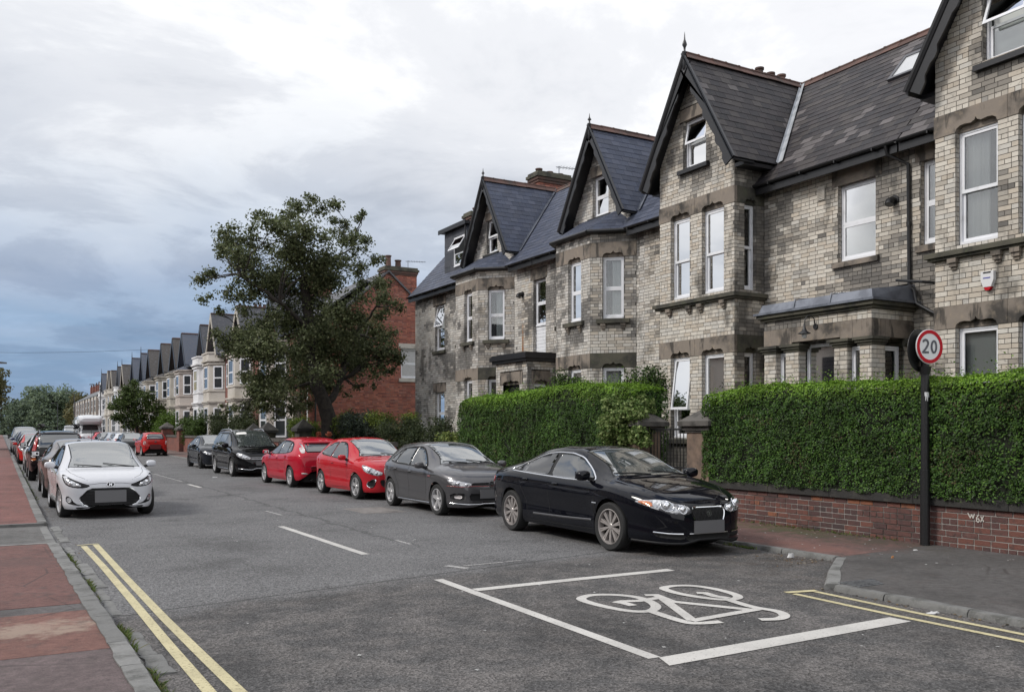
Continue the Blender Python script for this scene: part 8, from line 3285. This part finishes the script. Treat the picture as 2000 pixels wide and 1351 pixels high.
c.wheels((5, 0.14, 0.022), 0.04, M_ALLOY)

# red five door seen from behind
spF = scaled(HATCH, 4.34, 1.84, 1.49)
c = Car('parked_car', 'red five door hatchback seen from behind with high pale tail lamps', spF, P_RED, 8.32, 27.85, AWAY + 0.02, 'cars parked along the right kerb')
hatch_common(c, spF, [H_FRONT, H_REAR, H_QUART], [H_DLO], H_DOORS, M_CARGLASS, rear_poly=[(0.55, 1.03), (-0.55, 1.03), (-0.52, 1.27), (0.52, 1.27)])
for s in 'LR':
    pass
for s in (1, -1):
    c.panel('tail_light', 'B', [(a * s, b_) for a, b_ in [(0.61, 1.02), (0.735, 1.02), (0.665, 1.31), (0.59, 1.31)]], M_CLEARLAMP, 0.007, 1)
    c.panel('reflector', 'B', [(a * s, b_) for a, b_ in [(0.56, 0.44), (0.74, 0.46), (0.74, 0.41), (0.58, 0.40)]], M_CLEARLAMP, 0.006, 1)
c.panel('spoiler', 'B', [(0.56, 1.30), (-0.56, 1.30), (-0.54, 1.38), (0.54, 1.38)], P_RED, 0.03, 1)
c.strip('bumper_line', 'B', [(0.80, 0.66), (0.5, 0.62), (-0.5, 0.62), (-0.80, 0.66)], 0.012, M_SEAM, 0.001)
c.panel('number_plate', 'B', [(0.30, 0.86), (0.05, 0.86), (0.05, 0.74), (0.30, 0.74)], M_PLATER, 0.008, 0)
c.panel('number_plate', 'B', [(0.045, 0.86), (-0.26, 0.86), (-0.26, 0.74), (0.045, 0.74)], M_PLATEY, 0.008, 0)
mb = MB()
mb.tube([(-2.12, 0.5, 0.26), (-2.26, 0.5, 0.26)], 0.035, 10)
mb.build('exhaust', M_CHROME, c.root, smooth=50, raw=True)
c.wheels((5, 0.16, 0.026), 0.0, M_ALLOY)

# ============ black people carrier
c = Car('parked_car', 'black people carrier with roof rails under the oak branches', MPV, P_BLACK, 8.25, 34.98, TOWARD, 'cars parked along the right kerb')
W1 = [(1.10, 1.06), (0.62, 1.35), (0.26, 1.545), (0.12, 1.555), (0.10, 1.07)]
W2 = [(0.05, 1.07), (0.06, 1.565), (-0.55, 1.575), (-0.95, 1.57), (-0.93, 1.09)]
W3 = [(-0.99, 1.09), (-1.01, 1.57), (-1.6, 1.555), (-2.0, 1.44), (-2.10, 1.18), (-1.9, 1.13)]
for s in 'LR':
    c.panel('window_trim', s, [(1.22, 1.03), (0.6, 1.40), (0.25, 1.58), (-0.95, 1.60), (-1.65, 1.58), (-2.05, 1.46), (-2.17, 1.16), (-1.9, 1.095), (0, 1.04)], M_TRIM, 0.002, 1)
    for w_ in (W1, W2, W3):
        c.panel('side_window', s, w_, M_CARGLASS if w_ is W1 else M_WINDSCREEN, 0.005, 1)
    y = 0.60 if s == 'L' else -0.60
    mb = MB()
    rl = []
    for i in range(13):
        x = 0.15 - 2.05 * i / 12
        l, n = c.b.hit('T', x, y)
        rl.append(l + V((0, 0, 0.055 * math.sin(PI * min(1, max(0, min(i, 12 - i) / 2.0)) / 2))))
    mb.tube(rl, 0.020, 8)
    mb.build('roof_rail', M_BADGE, c.root, smooth=50, raw=True)
    c.strip('sill_trim', s, [(0.9, 0.27), (-0.9, 0.26)], 0.03, M_BADGE, 0.008)
c.windscreen(1.44, 0.16, edge=0.05, bow=0.08)
c.panel('rear_window', 'B', [(0.62, 1.12), (-0.62, 1.12), (-0.56, 1.55), (0.56, 1.55)], M_TINT, 0.005, 1)
c.panel('sun_visor_strip', 'T', [(0.55, -0.15), (0.36, -0.15), (0.36, -0.52), (0.55, -0.55)], M_BLIND, 0.007, 1)
c.seams([[(1.2, 1.02), (1.16, 0.6), (1.05, 0.3)], [(0.07, 1.04), (0.08, 0.6), (0.08, 0.27)], [(-0.95, 1.06), (-0.95, 0.5), (-0.93, 0.27)], [(-0.95, 0.82), (-2.1, 0.86)]])
twin_lamps(c, [([(0.42, 0.70), (0.44, 0.63), (0.66, 0.64), (0.84, 0.74), (0.86, 0.83), (0.78, 0.88), (0.60, 0.79)], M_LAMP)])
bulbs(c, [(0.72, 0.755, 0.05), (0.58, 0.70, 0.042)])
for z in (0.70, 0.645):
    c.strip('grille_bar', 'F', [(0.42, z), (-0.42, z)], 0.016, M_CHROME, 0.010)
c.panel('grille', 'F', [(0.42, 0.725), (-0.42, 0.725), (-0.42, 0.62), (0.42, 0.62)], M_TRIM, 0.004, 1)
c.ringbadge(True, 0, 0.675, 0.062, 'vw')
c.panel('lower_grille', 'F', [(0.52, 0.44), (-0.52, 0.44), (-0.5, 0.28), (0.5, 0.28)], M_TRIM, 0.004, 1)
c.strip('front_lip', 'F', [(0.8, 0.305), (0.5, 0.27), (-0.5, 0.27), (-0.8, 0.305)], 0.018, M_BADGE, 0.010)
c.plate(True, 0.50, M_PLATE, 0.52, 0.16)
c.mirrors(0.98, 1.13, size=(0.08, 0.125, 0.09))
c.handles([(0.25, 0.92), (-0.72, 0.94)], P_BLACK)
c.wipers(1.5, [(0.62, 0.0), (-0.62, 0.0)])
c.wheels((7, 0.0, 0.03), 0.03, M_ALLOY)

# dark hatch behind it
spG = scaled(HATCH, 4.2, 1.77, 1.47)
c = Car('parked_car', 'slate black hatchback behind the people carrier before the gap in the row', spG, P_SLATEBLK, 8.45, 42.3, TOWARD, 'cars parked along the right kerb')
hatch_common(c, spG, [H_FRONT, H_REAR, H_QUART], [H_DLO], H_DOORS, M_CARGLASS, rear_poly=H_REARGL)
twin_lamps(c, [([(0.42, 0.68), (0.44, 0.60), (0.62, 0.60), (0.80, 0.70), (0.785, 0.76), (0.6, 0.73)], M_LAMP)])
bulbs(c, [(0.64, 0.66, 0.042)])
c.panel('grille', 'F', [(0.40, 0.67), (-0.40, 0.67), (-0.40, 0.60), (0.40, 0.60)], M_TRIM, 0.004, 1)
c.panel('lower_grille', 'F', [(0.6, 0.44), (-0.6, 0.44), (-0.55, 0.30), (0.55, 0.30)], M_TRIM, 0.004, 1)
c.ringbadge(True, 0, 0.64, 0.055, 'vw')
for s in 'LR':
    c.strip('sill_trim', s, [(0.86, 0.235), (-0.86, 0.225)], 0.025, M_BADGE, 0.008)
c.plate(True, 0.46, M_PLATE, 0.52, 0.12)
c.wheels((5, 0.15, 0.022), 0.0, M_ALLOYDARK)

# small red car from behind
spI = scaled(HATCH, 3.57, 1.60, 1.54, wr=0.54)
spI['top'] = [(-1.785, 0.66), (-1.775, 0.9), (-1.75, 1.02), (-1.70, 1.2), (-1.62, 1.42), (-1.5, 1.50), (-1.1, 1.53), (-0.4, 1.54), (-0.05, 1.5), (0.2, 1.42), (0.6, 1.2), (0.9, 1.05), (1.2, 0.98), (1.5, 0.88), (1.66, 0.77), (1.76, 0.62), (1.785, 0.5)]
c = Car('parked_car', 'small bright red hatchback seen from behind beyond the gap in the parked row', spI, P_RED3, 8.62, 63.2, AWAY + 0.03, 'cars parked along the right kerb')
hatch_common(c, spI, [H_FRONT, H_REAR], [H_DLO], H_DOORS[:3], M_CARGLASS, rear_poly=[(0.56, 1.03), (-0.56, 1.03), (-0.50, 1.33), (0.50, 1.33)])
for s in (1, -1):
    c.panel('tail_light', 'B', [(a * s, b_) for a, b_ in [(0.58, 0.72), (0.73, 0.74), (0.70, 0.98), (0.60, 0.98)]], M_CLEARLAMP, 0.007, 1)
    c.panel('tail_light', 'B', [(a * s, b_) for a, b_ in [(0.60, 0.74), (0.68, 0.75), (0.66, 0.85), (0.61, 0.85)]], M_REDLAMP, 0.010, 1)
    c.panel('reflector', 'B', [(a * s, b_) for a, b_ in [(0.52, 0.56), (0.74, 0.58), (0.74, 0.52), (0.54, 0.51)]], M_TRIM, 0.006, 1)
c.plate(False, 0.60, M_PLATER, 0.66, 0.30)
c.ringbadge(False, 0, 0.92, 0.045, 'oval')
c.wheels((5, 0.15, 0.02), 0.0, M_ALLOY)

# ============ white hatchback on the left
spW = scaled(HATCH, 4.035, 1.735, 1.475, wr=0.605)
spW['top'] = [(-2.018, 0.62), (-2.0, 0.80), (-1.965, 0.95), (-1.91, 1.06), (-1.82, 1.19), (-1.71, 1.315), (-1.58, 1.405), (-1.3, 1.45), (-0.8, 1.47), (-0.3, 1.475), (0.05, 1.445), (0.30, 1.375), (0.66, 1.205), (0.98, 1.02), (1.10, 0.955), (1.25, 0.93), (1.5, 0.89), (1.74, 0.84), (1.88, 0.785), (1.955, 0.725), (1.99, 0.65), (2.01, 0.54), (2.018, 0.46)]
spW['sh'] = [(-2.018, 0.6), (-1.94, 0.88), (-1.7, 0.98), (-1.0, 0.965), (0.0, 0.935), (0.9, 0.89), (1.3, 0.86), (1.6, 0.81), (1.83, 0.73), (1.96, 0.60), (2.018, 0.45)]
spW['w'] = [(-2.018, 0.46), (-2.0, 0.60), (-1.96, 0.70), (-1.85, 0.78), (-1.6, 0.835), (-1.2, 0.862), (0, 0.865), (1.1, 0.862), (1.4, 0.85), (1.65, 0.815), (1.80, 0.76), (1.90, 0.67), (1.965, 0.53), (2.005, 0.34), (2.018, 0.22)]
c = Car('parked_car', 'white hatchback with large hexagonal black grille parked on the left facing the camera', spW, P_WHITE, 1.81, 20.95, TOWARD + 0.025, 'cars parked along the left kerb')
hatch_common(c, spW, [H_FRONT, H_REAR, H_QUART], [H_DLO], H_DOORS, M_TINT, rear_poly=H_REARGL, ws=(1.04, 0.03))
lamp = [(0.34, 0.64), (0.44, 0.595), (0.62, 0.60), (0.75, 0.64), (0.80, 0.73), (0.81, 0.83), (0.78, 0.85), (0.68, 0.775), (0.52, 0.70)]
for s in (1, -1):
    c.panel('headlight', 'F', [(a * s, b_) for a, b_ in lamp], M_TRIM, 0.004, 1, grid=0.05)
    c.panel('headlight', 'F', [(a * s, b_) for a, b_ in [(0.50, 0.625), (0.62, 0.618), (0.74, 0.66), (0.79, 0.76), (0.77, 0.80), (0.66, 0.73), (0.54, 0.67)]], M_LAMP, 0.008, 1, grid=0.04)
bulbs(c, [(0.67, 0.685, 0.042), (0.57, 0.65, 0.034)])
hexg = [(0.37, 0.58), (-0.37, 0.58), (-0.56, 0.385), (-0.43, 0.25), (0.43, 0.25), (0.56, 0.385)]
c.panel('grille_surround', 'F', offset_poly(hexg, 0.012), M_CHROME, 0.003, 1)
g = c.panel('grille', 'F', hexg, M_TRIM, 0.006, 1)
for k in range(6):
    z = 0.27 + k * 0.05
    hw = 0.43 + (z - 0.25) * 0.9 if z < 0.385 else 0.55 - (z - 0.385) * 0.95
    c.strip('grille_slat', 'F', [(hw - 0.05, z), (0, z), (-hw + 0.05, z)], 0.012, M_MATTBLK, 0.012, parent=g)
c.strip('bonnet_line', 'F', [(0.40, 0.655), (0.2, 0.68), (-0.2, 0.68), (-0.40, 0.655)], 0.010, M_SEAM, 0.001)
c.strip('bonnet_line', 'T', [(1.05, 0.70), (1.5, 0.66), (1.78, 0.56), (1.93, 0.40)], 0.009, M_SEAM, 0.001, mirror=False)
c.strip('bonnet_line', 'T', [(1.05, -0.70), (1.5, -0.66), (1.78, -0.56), (1.93, -0.40)], 0.009, M_SEAM, 0.001)
c.ringbadge(True, 0, 0.655, 0.046, 'oval')
for s in (1, -1):
    c.panel('fog_surround', 'F', [(a * s, b_) for a, b_ in [(0.70, 0.44), (0.76, 0.44), (0.755, 0.31), (0.60, 0.265), (0.46, 0.262), (0.62, 0.30)]], M_TRIM, 0.005, 1)
    c.panel('fog_lamp', 'F', [(a * s, b_) for a, b_ in [(0.685, 0.42), (0.745, 0.42), (0.74, 0.33), (0.665, 0.32)]], M_LAMP, 0.009, 1, grid=0.03)
c.panel('lower_grille', 'F', [(0.62, 0.232), (-0.62, 0.232), (-0.56, 0.19), (0.56, 0.19)], M_TRIM, 0.006, 1)
c.plate(True, 0.43, M_PLATE, 0.56, 0.23)
mb = MB()
l, n = c.b.hit('T', -1.15, 0.0)
mb.tube([l, l + V((-0.08, 0, 0.28))], [0.006, 0.003], 5)
mb.build('aerial', M_TRIM, c.root, raw=True)
c.wheels((5, 0.16, 0.024), 0.10, M_ALLOY)

# brown-grey saloon nosing away
spB = scaled(SALOON, 4.5, 1.78, 1.47)
c = Car('parked_car', 'brown-grey saloon wedged behind the white hatchback with black mirror', spB, P_BROWN, 1.80, 26.95, AWAY, 'cars parked along the left kerb')
sx, sy, sz = spB['S']
for s in 'LR':
    c.panel('window_trim', s, S2(dlo, sx, sz), M_TRIM, 0.0025, 1)
    for p in (front_w, rear_w, quart):
        c.panel('side_window', s, S2(p, sx, sz), M_CARGLASS, 0.005, 1)
    c.panel('tail_light', s, S2([(-2.44, 0.80), (-2.15, 0.93), (-2.16, 0.80), (-2.42, 0.70)], sx, sz), M_REDLAMP, 0.005, 1)
c.windscreen(1.17 * sx, 0.30 * sx, bow=0.05)
c.windscreen(-1.72 * sx, -0.95 * sx, 'rear_window', M_WINDSCREEN)
c.seams([S2(d, sx, sz) for d in [[(1.05, 0.93), (0.98, 0.28)], [(-0.28, 0.99), (-0.24, 0.25)], [(-1.2, 1.02), (-0.92, 0.25)]]])
c.mirrors(0.86 * sx, 1.05 * sz, M_TRIM)
c.handles([(-0.05 * sx, 0.88), (-0.98 * sx, 0.91)], P_BROWN)
mb = MB()
l, n = c.b.hit('T', -0.8, 0.0)
mb.lathe([(0.05, 0), (0.04, 0.02), (0.0, 0.03)], (l.x, l.y, l.z - 0.005), seg=10)
mb.build('aerial_base', M_TRIM, c.root, raw=True)
c.wheels((8, 0.0, 0.022), 0.0, M_ALLOY)

# black sports utility with tall tail lamps and bars
c = Car('parked_car', 'black sport utility vehicle with tall red tail lamps and loaded roof bars', SUV, P_BLACK, 1.72, 35.5, AWAY, 'cars parked along the left kerb')
for s in 'LR':
    c.panel('window_trim', s, [(0.80, 1.08), (0.35, 1.42), (0.05, 1.53), (-1.0, 1.56), (-1.7, 1.52), (-1.98, 1.25), (-1.7, 1.14), (0, 1.07)], M_TRIM, 0.002, 1)
    for w_ in ([(0.70, 1.10), (0.30, 1.40), (0.02, 1.50), (-0.22, 1.51), (-0.20, 1.10)], [(-0.27, 1.11), (-0.29, 1.52), (-1.0, 1.525), (-1.05, 1.14)], [(-1.11, 1.15), (-1.07, 1.52), (-1.62, 1.49), (-1.88, 1.26), (-1.6, 1.18)]):
        c.panel('side_window', s, w_, M_CARGLASS, 0.005, 1)
    y = 0.56 if s == 'L' else -0.56
    mb = MB()
    rl = []
    for i in range(11):
        l, n = c.b.hit('T', -0.1 - 1.6 * i / 10, y)
        rl.append(l + V((0, 0, 0.06 if 0 < i < 10 else 0.0)))
    mb.tube(rl, 0.018, 8)
    mb.build('roof_rail', M_BADGE, c.root, smooth=50, raw=True)
c.windscreen(1.02, 0.0, bow=0.05)
c.panel('rear_window', 'B', [(0.66, 1.10), (-0.66, 1.10), (-0.58, 1.53), (0.58, 1.53)], M_CARGLASS, 0.005, 1)
for s in (1, -1):
    c.panel('tail_light', 'B', [(a * s, b_) for a, b_ in [(0.70, 0.98), (0.82, 0.98), (0.655, 1.56), (0.605, 1.56)]], M_REDLAMP, 0.010, 1)
    c.panel('tail_light', 'B', [(a * s, b_) for a, b_ in [(0.69, 0.80), (0.84, 0.80), (0.825, 0.97), (0.695, 0.97)]], M_CLEARLAMP, 0.010, 1)
    c.panel('tail_light', 'B', [(a * s, b_) for a, b_ in [(0.69, 0.70), (0.84, 0.70), (0.84, 0.79), (0.69, 0.79)]], M_AMBER, 0.010, 1)
c.strip('tailgate_badge', 'B', [(0.30, 0.98), (0.04, 0.98)], 0.03, M_BADGE, 0.01)
c.plate(False, 0.86, M_PLATER, 0.52, 0.12)
c.strip('bumper_line', 'B', [(0.85, 0.66), (-0.85, 0.66)], 0.02, M_SEAM, 0.002)
for x in (-0.45, -1.45):
    mb = MB()
    mb.box(x - 0.03, x + 0.03, -0.72, 0.72, 1.765, 1.79)
    for yy in (-0.56, 0.56):
        mb.box(x - 0.06, x + 0.06, yy - 0.04, yy + 0.04, 1.72, 1.764)
    b_ = mb.build('roof_bar', M_TRIM, c.root, raw=True)
    for yy in (-0.60, 0.45):
        mb = MB()
        mb.tube([(x - 0.25, yy, 1.80), (x - 0.1, yy, 1.86), (x + 0.15, yy, 1.86), (x + 0.3, yy, 1.80)], [0.03, 0.05, 0.05, 0.03], 8)
        mb.tube([(x, yy, 1.79), (x, yy + 0.12, 1.90), (x, yy + 0.16, 1.84)], 0.02, 6)
        mb.build('cycle_carrier', M_TRIM, b_, raw=True)
c.mirrors(0.72, 1.17, M_TRIM, (0.09, 0.12, 0.09))
c.wheels((5, 0.0, 0.05), 0.0, M_ALLOY, 0.235)

# ============ the smaller cars further off
spS = scaled(HATCH, 4.1, 1.75, 1.48)


def small_hatch(label, paint, x, y, heading, sp=None, group='cars parked along the left kerb'):
    sp = sp or spS
    c = Car('parked_car', label, sp, paint, x, y, heading, group)
    sx, sy, sz = sp['S']
    for s in 'LR':
        c.panel('window_trim', s, S2(H_DLO, sx, sz), M_TRIM, 0.002, 1, grid=0.15)
        for p in (H_FRONT, H_REAR, H_QUART):
            c.panel('side_window', s, S2(p, sx, sz), M_CARGLASS, 0.005, 1, grid=0.15)
    c.windscreen(0.95 * sx, 0.03 * sx, bow=0.05)
    c.panel('rear_window', 'B', S2(H_REARGL, sy, sz), M_CARGLASS, 0.005, 1)
    twin_lamps(c, [(S2([(0.42, 0.68), (0.44, 0.60), (0.62, 0.60), (0.80, 0.70), (0.785, 0.80), (0.6, 0.73)], sy, sz), M_LAMP)])
    c.panel('grille', 'F', S2([(0.42, 0.56), (-0.42, 0.56), (-0.36, 0.40), (0.36, 0.40)], sy, sz), M_TRIM, 0.004, 1)
    for s in (1, -1):
        c.panel('tail_light', 'B', S2([(0.56 * s, 0.80), (0.76 * s, 0.82), (0.74 * s, 1.0), (0.60 * s, 0.97)], sy, sz), M_REDLAMP, 0.007, 1)
    c.plate(True, 0.35, M_PLATE)
    c.plate(False, 0.62, M_PLATE)
    c.mirrors(0.62 * sx, 0.985 * sz, size=(0.07, 0.10, 0.068))
    c.wheels((5, 0.15, 0.024), 0.0, M_ALLOY)
    return c


base_left = small_hatch('white hatchback mostly hidden beyond the black sport utility vehicle', P_WHITE, 1.70, 41.8, TOWARD)


def recolour(root, old, new):
    for o in [root] + list(root.children_recursive):
        for sl_ in getattr(o, 'material_slots', []):
            if sl_.material is old:
                sl_.link = 'OBJECT'
                sl_.material = new


def again(src, label, old, paint, x, y, heading, group, sc=(1, 1, 1)):
    r = copy_tree(src)
    r.location = (x, y, 0)
    r.rotation_euler = (0, 0, heading)
    r.scale = sc
    r['label'] = label
    r['group'] = group
    recolour(r, old, paint)
    return r


LG, RG = 'cars parked along the left kerb', 'cars parked along the right kerb'
again(base_left.root, 'red hatchback on the left peeping out behind the black sport utility vehicle', P_WHITE, P_RED3, 1.62, 52.0, TOWARD, LG)
again(base_left.root, 'silver hatchback with blue shadowed side just beyond the left red car', P_WHITE, P_SILVER, 1.66, 58.2, TOWARD, LG, (1, 1, 1.03))
again(base_left.root, 'dark blue car third beyond the black sport utility vehicle', P_WHITE, P_BLUE, 1.68, 64.5, TOWARD, LG, (1.05, 1.02, 1.10))
again(base_left.root, 'silver car with its roof showing in the far left row', P_WHITE, P_SILVER, 1.62, 71.0, TOWARD, LG, (1.05, 1, 1.06))
again(base_left.root, 'dark hatchback at the far end of the left row of parked cars', P_WHITE, P_SLATEBLK, 1.60, 84.0, TOWARD, LG, (1.0, 1, 1.05))
again(base_left.root, 'black hatchback parked just beyond the small red hatchback', P_WHITE, P_BLACK, 8.15, 69.0, TOWARD, RG)
again(base_left.root, 'white car with its tail lamps showing beyond the black hatchback', P_WHITE, P_WHITE, 8.2, 75.0, AWAY, RG, (1.05, 1, 1.0))
again(base_left.root, 'red tailed silver car in the far right row', P_WHITE, P_SILVER, 8.2, 80.5, AWAY, RG)
again(base_left.root, 'dark grey car before the motorhome in the right row', P_WHITE, P_SLATEBLK, 8.15, 86.0, TOWARD, RG)
again(base_left.root, 'red car immediately before the motorhome', P_WHITE, P_RED, 8.15, 91.5, AWAY, RG)
# pale roof bar on one car of the far right row
for o in list(SC.objects):
    if o.parent is None and o.get('label', '').startswith('white car with its tail'):
        mb = MB()
        mb.box(-0.75, -0.68, -0.85, 0.85, 1.56, 1.60)
        mb.box(-0.75, -0.68, -0.55, -0.50, 1.44, 1.558)
        mb.box(-0.75, -0.68, 0.50, 0.55, 1.44, 1.558)
        mb.build('roof_bar', M_BADGE, o, raw=True)
# silver van in the left row
spV = scaled(MPV, 4.9, 1.9, 1.92, wr=0.70)
c = Car('parked_van', 'silver-grey van with tall roof in the far left row', spV, P_SILVER, 1.62, 77.5, TOWARD, LG, 'van')
sx, sy, sz = spV['S']
for s in 'LR':
    c.panel('side_window', s, S2(W1, sx, sz), M_CARGLASS, 0.005, 1, grid=0.15)
    c.panel('side_window', s, S2(W2, sx, sz), M_CARGLASS, 0.005, 1, grid=0.15)
c.windscreen(1.44 * sx, 0.16 * sx, edge=0.05, bow=0.08)
twin_lamps(c, [(S2([(0.42, 0.70), (0.44, 0.63), (0.66, 0.64), (0.84, 0.74), (0.86, 0.83), (0.60, 0.79)], sy, sz), M_LAMP)])
c.panel('grille', 'F', [(0.42, 0.72), (-0.42, 0.72), (-0.42, 0.60), (0.42, 0.60)], M_TRIM, 0.004, 1)
c.mirrors(0.98, 1.28, M_TRIM)
c.wheels((6, 0.0, 0.03), 0.0, M_ALLOY)
# white van beyond the motorhome
c2 = copy_tree(c.root)
c2.location = (6.75, 108.0, 0)
c2.name = 'parked_van'
c2['label'] = 'white van just left of the motorhome'
c2['group'] = RG
c2.scale = (1.05, 1.0, 1.12)
recolour(c2, P_SILVER, P_WHITE)

# ============ motorhome
mh = empty('motorhome', (7.55, 98.0, 0), label='white motorhome with a bulging cab roof and dark windscreen', cat='motorhome', group=RG)
M_MH = carpaint('motorhome_white', (0.62, 0.63, 0.65), 0, 0.35)


def slabs(secs):
    """loft of rounded rectangles given as (y, half width, z0, z1)"""
    P, F = [], []
    n = 16
    for (y, hw, z0, z1) in secs:
        cz, hz = (z0 + z1) / 2, (z1 - z0) / 2
        for k in range(n):
            a = 2 * PI * k / n
            sg = lambda v: math.copysign(abs(v) ** 0.42, v)
            P.append((7.55 + hw * sg(math.cos(a)), y, cz + hz * sg(math.sin(a))))
    for i in range(len(secs) - 1):
        F += [(i * n + k, i * n + (k + 1) % n, (i + 1) * n + (k + 1) % n, (i + 1) * n + k) for k in range(n)]
    F += [tuple(range(n)), tuple((len(secs) - 1) * n + k for k in range(n))]
    return P, F


mb = MB()
mb.add(*slabs([(96.2, 1.05, 0.45, 2.9), (96.3, 1.12, 0.4, 3.0), (101.5, 1.12, 0.4, 3.05), (101.6, 1.05, 0.5, 2.95)]))
mb.build('living_body', M_MH, mh, smooth=40)
mb = MB()
mb.add(*slabs([(94.55, 0.75, 2.45, 2.75), (94.75, 1.0, 2.25, 2.95), (95.3, 1.10, 2.15, 3.08), (96.19, 1.12, 2.1, 3.1)]))
mb.build('cab_overhang', M_MH, mh, smooth=40)
mb = MB()
mb.add(*slabs([(94.0, 0.80, 0.5, 0.95), (94.1, 0.92, 0.42, 1.15), (94.9, 0.97, 0.4, 1.35), (95.4, 0.98, 0.4, 2.1), (96.19, 1.0, 0.4, 2.12)]))
mb.build('cab', M_MH, mh, smooth=40)
mb = MB()
mb.hexa([(6.78, 94.86, 1.32), (8.32, 94.86, 1.32), (8.20, 95.30, 2.08), (6.90, 95.30, 2.08), (6.78, 94.90, 1.36), (8.32, 94.90, 1.36), (8.20, 95.36, 2.10), (6.90, 95.36, 2.10)])
mb.build('windscreen', M_TINT, mh)
for s in (-1, 1):
    mb = MB()
    mb.box(7.55 + s * 0.985 - 0.01, 7.55 + s * 0.985 + 0.01, 95.1, 95.9, 1.4, 1.95)
    mb.build('side_window', M_TINT, mh)
    mb = MB()
    mb.box(7.55 + s * 1.18 - 0.09, 7.55 + s * 1.18 + 0.09, 94.95, 95.05, 1.35, 1.65)
    mb.build('mirror', M_TRIM, mh)
    mb = MB()
    mb.box(7.55 + s * 0.72 - 0.14, 7.55 + s * 0.72 + 0.14, 93.98, 94.12, 0.82, 1.02)
    mb.build('headlight', M_LAMP, mh)
    for yy in (95.0, 100.2):
        mb = MB()
        mb.lathe([(0.0, -0.1), (0.28, -0.1), (0.33, -0.08), (0.33, 0.08), (0.28, 0.1), (0.0, 0.1)], (7.55 + s * 0.9, yy, 0.33), 'x', 20)
        mb.build('wheel', M_RUBBER, mh, smooth=40)
mb = MB()
mb.box(7.2, 7.9, 96.8, 97.5, 3.03, 3.16)
mb.build('roof_vent', M_MH, mh)
mb = MB()
mb.box(6.75, 8.35, 93.97, 94.05, 0.45, 0.66)
mb.build('bumper', M_TRIM, mh)
